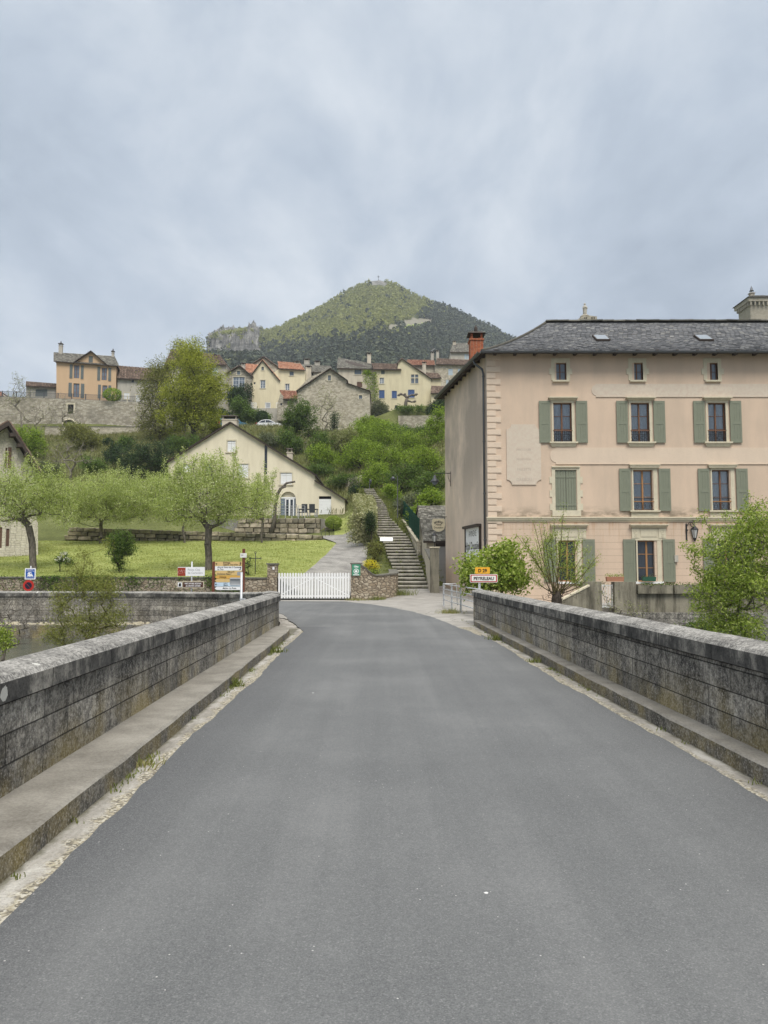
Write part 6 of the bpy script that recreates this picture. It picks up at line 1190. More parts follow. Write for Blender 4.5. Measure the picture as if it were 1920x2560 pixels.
# rampart
fr = Fr((XU(-120, 1100, 129), 129, 22.5)); t = fthing('rampart_wall', 'tall grey rubble rampart wall with arched opening and barred window', 'wall', fr); hh = lambda x, y: fr.hit(*C_(x, y)); a, zb = hh(538, 985); b_, zt = hh(655, 795); w0, w1 = hh(583, 742), hh(637, 660)
ol = [hh(-420, 1010), hh(-420, 588), (hh(0, 593)), hh(560, 612), hh(1215, 643), hh(1500, 655), hh(1500, 1010)]; k = MB(); holed(k, ol, [arch(a, b_, zb, zt), rect(w0[0], w1[0], w0[1], w1[1])], 0, .5); n = len(ol); k.add([(x, 0, z) for x, z in ol] + [(x, .8, z) for x, z in ol], [(i, i + 1, n + i + 1, n + i) for i in range(1, n - 2)]); k.build('wall_body', M['rub_grey'], t, fix=False)
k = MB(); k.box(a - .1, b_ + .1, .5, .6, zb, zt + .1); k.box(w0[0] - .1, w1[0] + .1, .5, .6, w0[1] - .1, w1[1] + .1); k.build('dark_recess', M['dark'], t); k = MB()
k.tube([(p[0] * 1 + ((a + b_) / 2 - p[0]) * -.07, -.03, p[1] + .1) for p in arch(a, b_, zb, zt)[2:]], .14, 5); k.build('arch_stones', M['stonetrim'], t)
for i in range(6): x = w0[0] + (w1[0] - w0[0]) * (i + .5) / 6; k = MB(); k.box(x - .03, x + .03, .1, .15, w0[1], w1[1]); k.build('window_bar', M['iron'], t)
k = MB(); sk_ = hh(640, 650)[0]; k.box(w0[0] - .25, w0[0] - .001, -.03, 0, w0[1], w1[1]); k.box(w1[0] + .001, w1[0] + .25, -.03, 0, w0[1], w1[1]); k.box(w0[0] - .25, w1[0] + .25, -.032, 0, w1[1], w1[1] + .25); k.build('window_surround', M['stonetrim'], t)
p = [P(*C_(385, 985), 127.3), P(*C_(1420, 985), 127.3)]; zt = ZV(820 + .2893 * 850, 127.3); path_wall('low_rampart_wall', 'lower band of pale dry stone wall at the foot of the rampart', 'wall', [(p[0].x, 127.3, 20.5, zt), (p[1].x, 127.3, 20.5, zt)], .9, 'rub_pale', 'lauze', .12)
o = P(*C_(-100, 592), 129.2); t = thing('rampart_railing', 'thin iron railing along the top of the rampart wall', 'railing', o); e = P(*C_(1220, 643), 129.2); n = 150; k = MB()
for z in (.12, 1.0): k.bar((0, 0, z), (e.x - o.x, 0, e.z - o.z + z), .05)
k.build('rail', M['zinc'], t); k = MB()
for i in range(n): q = i / n; x = (e.x - o.x) * q; z = (e.z - o.z) * q; k.box(x - .02, x + .02, -.02, .02, z + .1, z + 1.0)
tag(k.build('baluster', M['zinc'], t), kind='stuff')
for q in np.linspace(0, 1, 12): k = MB(); x = (e.x - o.x) * q; z = (e.z - o.z) * q; k.box(x - .06, x + .06, -.06, .06, z - .2, z + 1.1); k.build('post', M['stonetrim'] if .86 < q < .95 else M['zinc'], t)
# village houses
def F_(u, Y, z, deg=0): return Fr((XU(u, 1000, Y), Y, z), deg)
house('house', 'grey brown house behind the big yellow green maple, brown roof', F_(412, 152, 29), A_, [(45, 700), (45, 315), (572, 315), (572, 700)], [(258, 310 + 12, 292, 372, 'pb'), (450, 345, 500, 405, 'pb'), (50, 600, 90, 665, 'pb')], 9, 'greyren', [('E', [(36, 318), (580, 318), (98, 182), (520, 235)], 'tile_b', {'d': 4.5})], [(445, 225, 480, 250, 4, 'buff')])
house('house', 'stone gabled house with wide white framed window and ivy below', F_(566, 146, 28), A_, [(572, 760), (572, 388), (685, 330), (795, 415), (795, 760)], [(665, 370, 695, 405, 'gg'), (630, 422, 733, 517, 'wg4')], 9, 'rub_grey', [('G', [(566, 392), (685, 320), (802, 418)], 'tile_b', {'ov': .5})], [(700, 300, 735, 360, 3, 'greyren')])
yt = house('house', 'pale yellow gabled house with bright orange tiled roofs', F_(630, 146.3, 27.5), A_, [(797, 770), (797, 393), (885, 283), (972, 395), (1035, 348), (1252, 362), (1252, 770)], [(877, 335, 897, 365, 'gg'), (867, 450, 910, 520, 'wg'), (1082, 482, 1118, 537, 'wg'), (1120, 375, 1155, 412, 'gg'), (810, 468, 825, 485, 'dk'), (912, 645, 952, 700, 'wg')], 9, 'paleyel',
 [('G', [(790, 396), (885, 272), (1035, 402 + 50)], 'tile_o', {'ov': .4, 'len': 6}), ('E', [(1026, 350), (1256, 364), (1015, 290), (1212, 306)], 'tile_o', {'d': 4})], [(1162, 285, 1206, 335, 3.5, 'buff')])
house('house', 'orange tiled lower roof wedge between the ivy house and the yellow gable', F_(612, 148.5, 28), A_, [(735, 700), (735, 385), (800, 388), (800, 700)], [], 6, 'paleyel', [('E', [(730, 388), (830, 388), (735, 308), (850, 318)], 'tile_o', {'d': 3})])
house('house', 'rough stone gable end rising behind the yellow house', F_(628, 156, 28), A_, [(795, 600), (795, 312), (895, 255), (1015, 335), (1015, 600)], [], 9, 'rub_grey', [('G', [(788, 314), (895, 244), (1022, 336)], 'tile_b', {'ov': .3})])
house('house', 'small stone house with red brown tiles in front of the yellow house', F_(690, 139, 26.5), A_, [(1012, 800), (1012, 668), (1042, 560), (1085, 612), (1190, 612), (1190, 800)], [(1040, 648, 1055, 668, 'dk')], 6, 'rub_grey', [('E', [(1068, 613), (1202, 612), (1034, 537), (1178, 545)], 'tile_r', {'d': 3})])
house('house', 'big rubble stone barn house with low gable above the bushes', F_(742, 132.5, 22.5), A_, [(1188, 1010), (1188, 532), (1290, 428), (1470, 352), (1612, 452), (1612, 478), (1812, 545), (1818, 1010)], [(1450, 408, 1477, 455, 'gg'), (1718, 580, 1748, 613, 'gg')], 11, 'rub_pale', [('G', [(1176, 540), (1470, 343), (1622, 450)], 'lauze', {'ov': .5}), ])
bh = [o_ for o_ in COL.objects if o_.get('label', '').startswith('big rubble')][0]; fr = F_(742, 132.5, 22.5); p = [fr.hit(*A_(1610, 470), -.4), fr.hit(*A_(1818, 542), -.4)]; roof(bh, [((p[1][0], -.4, p[1][1]), (p[1][0], 11, p[1][1]), (p[0][0], -.4, p[0][1]), (p[0][0], 11, p[0][1]))], 'lauze', tw=.3, th=.26)
house('house', 'grey roofed house fragment behind the barn house, between tall chimneys', F_(745, 150, 28), A_, [(1205, 600), (1205, 372), (1500, 380), (1500, 600)], [(1312, 388, 1325, 410, 'dk')], 6, 'greyren', [('E', [(1200, 374), (1500, 384), (1205, 310), (1475, 328)], 'lauze', {'d': 3})], [(1245, 262, 1290, 318, 3, 'greyren'), (1335, 282, 1380, 345, 3, 'greyren'), (1260, 325, 1305, 450, -1.2, 'buff')])
house('house', 'old house with mossy grey slate roof and brown shutter, creeper on its corner', F_(842, 150, 28.5), B_, [(228, 760), (228, 345), (543, 352), (543, 760)], [(367, 358, 427, 402, 'gg'), (388, 465, 435, 512, 'br')], 9, 'buff', [('E', [(215, 345), (545, 353), (224, 256), (522, 305)], 'lauze', {'d': 4.5})], [(477, 212, 510, 300, 4)])
yh = house('house', 'yellow house with blue shutters behind the pollarded tree', F_(937, 146, 27.5), B_, [(545, 760), (545, 358), (738, 358), (744, 302), (778, 268), (1030, 440), (1030, 760)], [(597, 365, 628, 400, 'gr'), (585, 430, 622, 480, 'wg'), (857, 402, 918, 478, 'cross'), (580, 537, 627, 607, 'bs'), (690, 543, 733, 607, 'bs'), (830, 533, 886, 603, 'bs'), (717, 667, 743, 700, 'dk'), (842, 675, 905, 720, 'arch')], 10, 'yellow', [('G', [(738, 302), (776, 260), (1037, 438)], 'tile_b', {'ov': .35}), ('E', [(530, 356), (774, 360), (515, 305), (738, 312)], 'tile_b', {'d': 4})], [(955, 290, 985, 380, 6)])
house('house', 'stone house with red brown tiles rising behind the yellow house', F_(1020, 158, 30), B_, [(830, 700), (830, 320), (1062, 320), (1062, 700)], [], 8, 'rub_pale', [('E', [(820, 322), (1064, 322), (822, 275), (1058, 280)], 'tile_r', {'d': 4})], [(1028, 203, 1052, 285, 4, 'greyren')])
house('house', 'pale stone house with long brown roof and pale blue shutters at the right', F_(1086, 157, 30), B_, [(1062, 760), (1062, 310), (1400, 320), (1400, 760)], [(1178, 352, 1217, 408, 'pb'), (1260, 352, 1295, 400, 'pb'), (1158, 447, 1180, 495, 'pb'), (1183, 450, 1206, 490, 'dk')], 8, 'rub_pale', [('E', [(1066, 312), (1410, 322), (1080, 262), (1410, 280)], 'tile_b', {'d': 4})], [(1075, 190, 1097, 280, 4, 'greyren')])
house('shed', 'small yellow lean-to with brown tiles right of the yellow house', F_(1066, 149, 29), B_, [(1030, 700), (1030, 432), (1115, 432), (1115, 700)], [], 4, 'yellow', [('E', [(1000, 432), (1120, 432), (985, 385), (1092, 390)], 'tile_b', {'d': 2})], cat='shed')
house('shed', 'low garden shed with grey brown roof beside the pink building eave', F_(1078, 143.5, 28), B_, [(1030, 700), (1030, 562), (1150, 562), (1150, 700)], [], 4, 'yellow', [('E', [(1026, 564), (1170, 560), (1032, 500), (1145, 505)], 'tile_b', {'d': 2})], cat='shed')
house('house', 'upper house with mossy grey roof against the dark mountain', F_(1126, 178, 36), B_, [(1197, 500), (1197, 205), (1480, 205), (1480, 500)], [(1318, 225, 1337, 268, 'pb'), (1342, 225, 1358, 268, 'pb')], 8, 'greyren', [('E', [(1192, 207), (1490, 207), (1215, 130), (1470, 132)], 'lauze', {'d': 4})], [(1218, 108, 1242, 190, 3)])
# yellow house terrace with white railing
p0, p1 = P(*A_(785, 760), 141), P(*A_(1056, 760), 141); zt = ZV(820 + .2893 * 690, 141); t = path_wall('terrace_wall', 'pale terrace wall with white railings below the yellow gabled house', 'wall', [(p0.x, 141, 24, zt), (p1.x, 141, 24, zt)], .5, 'greyren', None)
wl_ = p1.x - p0.x
for a, b_ in ((0, .17), (.45, .62), (.8, 1)):
    k = MB(); x0, x1 = wl_ * a, wl_ * b_; k.box(x0, x1, 0, .06, zt + .9, zt + .98); k.box(x0, x1, 0, .06, zt, zt + .06); x = x0
    while x < x1: k.box(x, x + .07, 0.01, .05, zt, zt + .9); x += .24
    k.build('railing', M['white'], t)
# tower and statue on the rock, behind the pink building's roof
M['towerst'] = m_rubble('tower_stone', [(.36, .325, .26), (.42, .385, .31), (.39, .35, .28)], (.34, .3, .24), 2.2, 1.8, .05, .3, .4); T_ = lambda x, y: (1820 + .06028 * x, 700 + .06028 * y)
xc = XU(1871, 740, 190); t = thing('stone_tower', 'square stone watchtower with corbelled parapet rising behind the slate roof', 'tower', (xc, 190, 38)); zp = ZV(T_(0, 705)[1], 190) - 38; zc = ZV(T_(0, 870)[1], 190) - 38
k = MB(); k.box(.75, 9, .75, 7.2, 0, zc + .2); k.build('tower_body', M['towerst'], t); k = MB(); k.box(0, 9.8, 0, 8, zc, zp); k.build('parapet', M['towerst'], t)
for i in range(9): x = .5 + i * 1.05; k = MB(); k.box(x, x + .35, 0.1, .76, zc - 1.0, zc - .001); k.build('corbel', M['towerst'], t)
for i in range(7): y = .9 + i * .95; k = MB(); k.box(.1, .76, y, y + .3, zc - 1.0, zc - .001); k.build('corbel', M['towerst'], t)
roof(t, [((-.3, -.3, zp), (10.1, -.3, zp), (3.4, 4, zp + 1.9), (5.8, 4, zp + 1.9)), ((-.3, 8.3, zp), (-.3, -.3, zp), (3.4, 4, zp + 1.9), (3.4, 4, zp + 1.9)), ((10.1, -.3, zp), (10.1, 8.3, zp), (5.8, 4, zp + 1.9), (5.8, 4, zp + 1.9)), ((10.1, 8.3, zp), (-.3, 8.3, zp), (5.8, 4, zp + 1.9), (3.4, 4, zp + 1.9))], 'lauze', tw=.4, th=.3)
k = MB(); k.box(1.9, 3.0, 2.8, 3.8, zp, zp + 2.0); k.box(1.75, 3.15, 2.65, 3.95, zp + 2.0, zp + 2.2); b_ = k.build('bell_turret', M['towerst'], t); k = MB(); k.lathe([(.6, zp + 2.75), (.35, zp + 3.0), (.25, zp + 3.5), (.03, zp + 4.1)], (2.45, 3.3, 0), 10); [k.box(2.45 + x - .03, 2.45 + x + .03, 3.27, 3.33, zp + 2.2, zp + 2.8) for x in (-.45, 0, .45)]; k.build('bell_canopy', M['zinc'], b_); k = MB(); k.box(6.4, 6.9, .7, .74, zc - 4.3, zc - 3.2); k.build('slit_window', M['dark'], t)
S_ = lambda x, y: (1400 + .0784 * x, 740 + .0784 * y); sb = P(*S_(850, 640), 118); t = thing('stone_ruin', 'low ruined stone battlement peeking over the slate roof ridge', 'ruin', (sb.x, 118, 24)); zz = lambda y: ZV(740 + .0784 * y - 1, 118) - 24; xx = lambda x: XU(1400 + .0784 * x, 790, 118) - sb.x
k = MB(); k.prism([(xx(400), 0), (xx(1180), 0), (xx(1180), zz(665)), (xx(940), zz(635)), (xx(760), zz(655)), (xx(700), zz(670)), (xx(400), zz(860))], 0, 3); k.build('wall_body', M['rub_grey'], t)
for x in (790, 840, 1010, 1050, 1100): k = MB(); k.box(xx(x - 12), xx(x + 12), -.02, 0.001, zz(745), zz(690)); k.build('loophole', M['dark'], t)
t = thing('robed_statue', 'weathered stone statue of a robed praying figure on a round pedestal', 'statue', (sb.x, 119, 24 + zz(640))); k = MB(); k.lathe([(.8, 0), (.75, .25), (.45, .4), (.32, .55)], (0, 0, 0), 12); k.build('pedestal', M['rub_grey'], t); k = MB()
k.lathe([(.27, .5), (.3, .7), (.31, 1.1), (.34, 1.45), (.36, 1.65), (.3, 1.85), (.13, 1.97), (.12, 2.02), (.17, 2.1), (.18, 2.22), (.12, 2.33), (.03, 2.37)], (0, 0, 0), 12); k.tube([(-.3, -.05, 1.7), (-.33, -.15, 1.45), (-.1, -.36, 1.55), (0, -.38, 1.68)], [.09, .08, .07, .05], 7); k.tube([(.3, -.05, 1.7), (.33, -.15, 1.45), (.1, -.36, 1.55), (0, -.38, 1.68)], [.09, .08, .07, .05], 7); k.build('robed_figure', M['greyren'], t)
# cars on the hillside terrace
def car(name, lab, loc, rz, prof_, cabin, mat, L, W_, wheels, wr, lights=True, van=False):
    t = thing(name, lab, 'car', loc, rz); b = MB(); n = len(prof_); hw = W_ / 2
    rings = []
    for y, sx in ((-hw + .0, .0), (-hw + .06, 0), (hw - .06, 0), (hw, 0)):
        s_ = 1.0 if abs(y) < hw - .01 else .985; rings.append([(x * s_, y, .25 + (z - .25) * (s_ if s_ < 1 else 1)) for x, z in prof_])
    vs = [p for r_ in rings for p in r_]; fs = [(i * n + k, i * n + (k + 1) % n, (i + 1) * n + (k + 1) % n, (i + 1) * n + k) for i in range(3) for k in range(n)]; b.add(vs, fs)
    for yy_, rv in ((-hw, 1), (hw, 0)):
        tr = tessellate_polygon([[Vector((x, z, 0)) for x, z in prof_]]); rr_ = rings[0] if rv else rings[3]; b.add(rr_, [tuple(q) for q in tr])
    body = b.build('body', mat, t)
    c = MB(); m_ = len(cabin); lo = .04
    low = [(x, z) for x, z in cabin]; c.add([(x, -hw + .02 + (z - cabin[0][1]) * .28, z) for x, z in low] + [(x, hw - .02 - (z - cabin[0][1]) * .28, z) for x, z in low], [tuple(range(m_)), tuple(range(2 * m_ - 1, m_ - 1, -1))] + [(i, (i + 1) % m_, m_ + (i + 1) % m_, m_ + i) for i in range(m_)]); cb_ = c.build('cabin', mat, t)
    g_ = MB(); ins = .86; cx_ = sum(p[0] for p in cabin) / m_; z0 = cabin[0][1]; q = [(cx_ + (x - cx_) * .9, z0 + .03 + (z - z0) * .8) for x, z in cabin]
    for sgn in (-1, 1):
        pts = [(x, sgn * (hw - .005 - (z - z0) * .28), z) for x, z in q]; g_.poly(pts)
    g_.build('side_windows', M['glass'], cb_, fix=False); p_ = MB(); xm = cx_ - .1; p_.box(xm, xm + .07, -hw - .004, -hw + .16, z0, cabin[1][1] - .05); p_.build('door_pillar', mat, cb_)
    w2 = MB(); a, b2 = cabin[-1], cabin[-2]; w2.poly([(a[0] + .03, -hw * .78, a[1] + .06), (a[0] + .03, hw * .78, a[1] + .06), (b2[0] + .03, hw * .68, b2[1] - .04), (b2[0] + .03, -hw * .68, b2[1] - .04)]); w2.build('windscreen', M['glass'], cb_, fix=False)
    for x in wheels:
        for y, s_ in ((-hw + .1, -1), (hw - .1, 1)):
            k = MB(); m2 = Matrix.Rotation(math.pi / 2, 3, 'X'); 
            pr = [(wr * .62, -.11), (wr * .95, -.12), (wr, -.08), (wr, .08), (wr * .95, .12), (wr * .62, .11)]; v_ = [Vector((x, y, wr)) + m2 @ Vector((r_ * math.cos(a2), r_ * math.sin(a2), z)) for r_, z in pr for a2 in np.linspace(0, 2 * math.pi, 21)[:-1]]
            k.add(v_, [(i * 20 + j, i * 20 + (j + 1) % 20, (i + 1) * 20 + (j + 1) % 20, (i + 1) * 20 + j) for i in range(5) for j in range(20)], True); wo_ = k.build('wheel', M['black'], t)
            k = MB(); yo = y + s_ * .1; [k.bar((x, yo, wr), (x + wr * .62 * math.cos(a2), yo, wr + wr * .62 * math.sin(a2)), .07, .02, (0, 1, 0)) for a2 in np.linspace(0, 2 * math.pi, 6)[:-1]]; k.tube([(x + wr * .6 * math.cos(a2), yo, wr + wr * .6 * math.sin(a2)) for a2 in np.linspace(0, 2 * math.pi, 17)], .03, 5); k.build('rim', M['galv'], wo_)
    for s_ in (-1, 1): k = MB(); xh = max(p[0] for p in prof_) - .12; k.cbox((xh, s_ * (hw - .2), .72), (.3, .35, .14)); k.build('headlight', M['bluglass'], t); k = MB(); xt = min(p[0] for p in prof_) + .06; k.cbox((xt, s_ * (hw - .15), .95 if not van else 1.1), (.16, .32, .16 if not van else .6)); k.build('tail_light', rd_, t)
    k = MB(); k.box(min(p[0] for p in prof_) + .3, max(p[0] for p in prof_) - .3, -hw + .05, hw - .05, .18, .3); k.build('underbody', M['black'], t)
    return t
wpaint = Mt('white_car_paint', .25, .5).col((.8, .8, .8)).m; bpaint = Mt('blue_car_paint', .25, .5).col((.045, .14, .22)).m
cp = P(674, 1077.5, 128.2); cp.z = TZ(cp.x, 128.2) + .02; car('parked_car', 'white hatchback SUV parked on the hillside terrace', cp, R(-4), [(-2.1, .3), (2.05, .3), (2.15, .55), (2.1, .8), (1.75, .92), (1.0, 1.02), (-1.75, 1.05), (-2.05, .95), (-2.15, .6)], [(-1.85, 1.0), (-1.25, 1.48), (-.6, 1.6), (.1, 1.56), (1.15, 1.0)], wpaint, 4.3, 1.8, (-1.35, 1.35), .35)
cp = P(586, 1076, 128.4); cp.z = TZ(cp.x, 128.4) + .05; car('parked_car', 'blue van parked behind the ridge of the cream house', cp, R(-8), [(-2.35, .3), (2.4, .3), (2.5, .6), (2.4, .9), (1.7, 1.12), (-2.3, 1.15), (-2.4, .7)], [(-2.3, 1.1), (-2.25, 1.95), (-.2, 2.0), (.6, 1.9), (1.5, 1.1)], bpaint, 5, 1.85, (-1.5, 1.5), .35, van=True)
struct(block('parking_terrace', [(P(545, 1080, 126.6).x, 126.6), (P(720, 1080, 126.6).x, 126.6), (P(720, 1080, 130.5).x, 130.5), (P(545, 1080, 130.5).x, 130.5)], 22, TZ(P(640, 1080, 128).x, 128.2) + .01, M['soil']))
M['lawn_b'] = m_leaf('lawn_blade', [(.22, .25, .06), (.32, .35, .1), (.42, .43, .16)], .4)
M['lf_spr2'] = m_leaf('feathery_leaf', [(.15, .17, .04), (.24, .26, .07), (.34, .35, .11)], .45)
# ================================================================== trees and plants
def rand_in(g_, cs, n):
    """points spread through a union of ellipsoids (cx,cy,cz,rx,ry,rz), denser towards the shell"""
    cs = np.array(cs, float); vol = cs[:, 3] * cs[:, 4] * cs[:, 5]; k = g_.choice(len(cs), n, p=vol / vol.sum()); d = g_.normal(size=(n, 3)); d /= np.linalg.norm(d, axis=1)[:, None]
    r = g_.uniform(0, 1, n) ** (1 / 2.2); r = r * (1 + .14 * np.sin(d[:, 0] * 5 + k) * np.cos(d[:, 2] * 4)); return cs[k, :3] + d * r[:, None] * cs[k, 3:]
def skeleton(tgt, root, fork, seed, bend=.12, up=.25):
    """join every target point to the nearest limb; returns nodes, parents, radii order"""
    g_ = np.random.default_rng(seed); N_ = [np.array(root, float)]; par = [-1]; st = np.array(root, float); fk = np.array(fork, float)
    for q in (.33, .66, 1.0): N_.append(st + (fk - st) * q + g_.normal(size=3) * np.linalg.norm(fk - st) * .03 * (q < 1)); par.append(len(N_) - 2)
    tg = tgt[np.argsort(np.linalg.norm(tgt - fk, axis=1))]; tips = []
    for p in tg:
        A = np.array(N_[2:] if len(N_) > 3 else N_[3:]); d = np.linalg.norm(A - p, axis=1) + np.maximum(0, (A[:, 2] - p[2])) * .8; j = int(np.argmin(d)) + 2; a = N_[j]; L = np.linalg.norm(p - a); n = max(1, int(L / .9)) if L < 12 else 8; n = min(n, 4); prev = j
        for i in range(1, n + 1):
            q = i / n; c = a + (p - a) * q + np.array([0, 0, -up * L * .3]) * (4 * q * (1 - q)) * -1 * .5 + (g_.normal(size=3) * bend * L / n if i < n else 0); N_.append(c); par.append(prev); prev = len(N_) - 1
        tips.append(prev)
    return np.array(N_), np.array(par), np.array(tips)
def limbs(name, Nd, par, r_tip, r_base, mat, parent, expo=2.3, sides=5, minr=0):
    n = len(Nd); w = np.zeros(n); ch = np.zeros(n)
    for i in range(1, n): ch[par[i]] += 1
    w[ch == 0] = r_tip ** expo
    for i in range(n - 1, 0, -1): w[par[i]] += w[i]
    r = w ** (1 / expo); r = r * (r_base / r[0]) ** (np.clip(r / r[0], 0, 1)) ; r = np.maximum(r, r_tip)
    idx = np.arange(1, n); A = Nd[par[idx]]; B = Nd[idx]; ra = np.minimum(r[par[idx]], r[idx] * 1.7); rb = r[idx]; D = B - A; L = np.linalg.norm(D, axis=1); ok = (L > 1e-5) & (rb >= minr); A, B, ra, rb, D = A[ok], B[ok], ra[ok], rb[ok], D[ok] / L[ok][:, None]
    X = np.cross(D, np.array([.3, .9, .2])); X /= np.linalg.norm(X, axis=1)[:, None]; Yv = np.cross(D, X); V = []
    for P_, rr in ((A, ra), (B, rb)):
        for k in range(sides): t = 2 * math.pi * k / sides; V.append(P_ + (X * math.cos(t) + Yv * math.sin(t)) * rr[:, None])
    V = np.stack(V, 1).reshape(-1, 3); m_ = len(A); b0 = np.arange(m_)[:, None] * 2 * sides; F_ = np.concatenate([b0 + np.array([k, (k + 1) % sides, sides + (k + 1) % sides, sides + k])[None] for k in range(sides)], 0)
    return np_mesh(name, V, F_, mat, parent, True)
def leaves(name, pts, per, spread, size, mat, parent, seed, asp=.6, jit=.35, down=0, flat=0):
    g_ = np.random.default_rng(seed); n = len(pts) * per; C = np.repeat(pts, per, 0) + g_.normal(size=(n, 3)) * np.array([spread, spread, spread * .8]); C[:, 2] -= down * g_.uniform(0, 1, n)
    nr = None
    if flat: nr = np.tile(np.array([[0, 0, 1.0]]), (n, 1))
    return quads(name, C, size * g_.uniform(1 - jit, 1 + jit, n), mat, g_, parent, nr, flat * .6, asp)
def tree(name, lab, cat, base, cs, n_t, per, spread, lsize, leaf, bark='bark', r_base=.2, r_tip=.012, fork=None, seed=1, extra=None, minr=0, bend=.12, group=None, asp=.6, cull=0, flat=0, jit=.35, leafpart='crown', keep=1.0):
    base = Vector(base); t = thing(name, lab, cat, base, 0, group); g_ = np.random.default_rng(seed); cs = [(c[0] - base.x, c[1] - base.y, c[2] - base.z, *c[3:]) for c in cs] if extra != 'local' else cs
    T_ = rand_in(g_, cs, n_t); fk = fork if fork is not None else (T_[:, 0].mean() * .4, T_[:, 1].mean() * .4, max(.3, T_[:, 2].min() * .9))
    Nd, par, tips = skeleton(T_, (0, 0, -.15), fk, seed, bend); limbs('trunk', Nd, par, r_tip, r_base, M[bark] if isinstance(bark, str) else bark, t, minr=minr)
    if per: kp = tips[g_.uniform(size=len(tips)) < keep]; leaves(leafpart, Nd[kp], per, spread, lsize, M[leaf], t, seed + 5, asp, jit, flat=flat)
    return t
def pxc(u, v, Y, ru, rv, rd=None):      # a crown lobe where the photo shows one: centre pixel, radii in pixels
    p = P(u, v, Y); k = Y / FP; return (p.x, p.y, p.z, ru * k, (rd if rd is not None else ru * k), rv * k)
def ground(u, Y): x = (u - 960) * Y / FP; return Vector((x, Y, TZ(x, Y)))
# -- orchard trees on the lawn (pale blossom-green, gnarled, with upright shoots)
def orchard(lab, u, Y, lobes, seed, n_t=330, trunk=.17, per=13, lean=0, group=None, bz=None):
    b = ground(u, Y); 
    if bz is not None: b.z = bz
    cs = [pxc(*l) for l in lobes]; zf = min(c[2] - c[5] for c in cs) - b.z
    t = tree('apple_tree', lab, 'tree', b, cs, int(n_t * 1.5), int(per * 3.8), .23, .052, 'lf_apple', 'bark', trunk, .007, fork=(lean, 0, max(1.0, zf * .85 + .3)), seed=seed, bend=.16, group='apple trees on and behind the lawn', asp=.65, keep=.9)
    g_ = np.random.default_rng(seed + 50); k = MB(); pts = []        # upright water shoots
    for i in range(60):
        c = cs[g_.integers(len(cs))]; x, y = c[0] - b.x + g_.uniform(-.75, .75) * c[3], c[1] - b.y + g_.uniform(-.6, .6) * c[4]; z = c[2] - b.z + c[5] * g_.uniform(.0, .65); h = g_.uniform(.5, 1.3); dx, dy = g_.normal(size=2) * .1
        k.tube([(x, y, z), (x + dx * .5, y + dy * .5, z + h * .5), (x + dx, y + dy, z + h)], [.012, .009, .005], 4, False)
        for q in np.linspace(.25, 1, 7): pts.append((x + dx * q, y + dy * q, z + h * q))
    so = k.build('shoots', M['bark'], t, fix=False); leaves('shoot_leaves', np.array(pts), 14, .08, .052, M['lf_apple'], so, seed + 9)
    return t
orchard('large apple tree with dark gnarled trunk on the lawn behind the tourist sign', 521, 41.5, [(520, 1240, 41.5, 105, 62), (455, 1262, 41.2, 55, 45), (590, 1245, 41.7, 75, 55), (655, 1240, 42, 38, 42), (520, 1180, 41.5, 80, 46), (560, 1200, 41.6, 60, 44), (470, 1205, 41.4, 50, 40), (500, 1290, 41.4, 90, 28), (415, 1248, 41.3, 48, 46), (440, 1210, 41.3, 40, 36)], 11, 430, .2)
orchard('apple tree with leaning trunk at the left edge of the lawn', 86, 42, [(60, 1262, 42, 92, 48), (-20, 1262, 42, 70, 50), (125, 1240, 42, 58, 55), (35, 1210, 42, 80, 46), (160, 1280, 42, 34, 28)], 12, 330, .19, lean=-.35)
orchard('apple tree with spreading blossom crown in front of the middle of the boulder wall', 251, 58.5, [(265, 1262, 58.5, 110, 56), (195, 1255, 58, 80, 60), (350, 1255, 58.8, 85, 56), (290, 1222, 58.5, 110, 48)], 13, 620, .13, per=18)
orchard('slender apple tree with pale stem before the boulder wall, left of the terrace', 461, 59, [(440, 1255, 59, 65, 55), (400, 1235, 59, 50, 50)], 14, 230, .09, per=14)
orchard('slender apple tree with pale stem before the boulder wall, under the arched door', 656, 59, [(640, 1262, 59, 45, 35), (600, 1270, 59.5, 45, 30), (655, 1235, 59, 35, 30)], 15, 170, .09, per=14)
# pruned tree with sawn limb near the terrace
b = ground(676, 66); t = thing('pruned_tree', 'old pruned tree with one sawn dark limb reaching over the terrace', 'tree', b); k = MB(); q = lambda u, v: P(u, v, 66) - b
k.tube([Vector((0, 0, -.3)), q(686, 1300), q(688, 1268), q(694, 1235), q(702, 1222), q(716, 1208), q(738, 1204)], [.2, .17, .14, .13, .11, .1, .08], 8); k.tube([q(696, 1232), q(700, 1222), q(715, 1216)], [.12, .1, .08], 7); k.build('trunk', M['bark'], t); leaves('crown', np.array([tuple(q(686 + 8 * math.sin(i), 1300 - i * 3)) for i in range(22)]), 30, .3, .06, M['lf_mid'], t, 4)
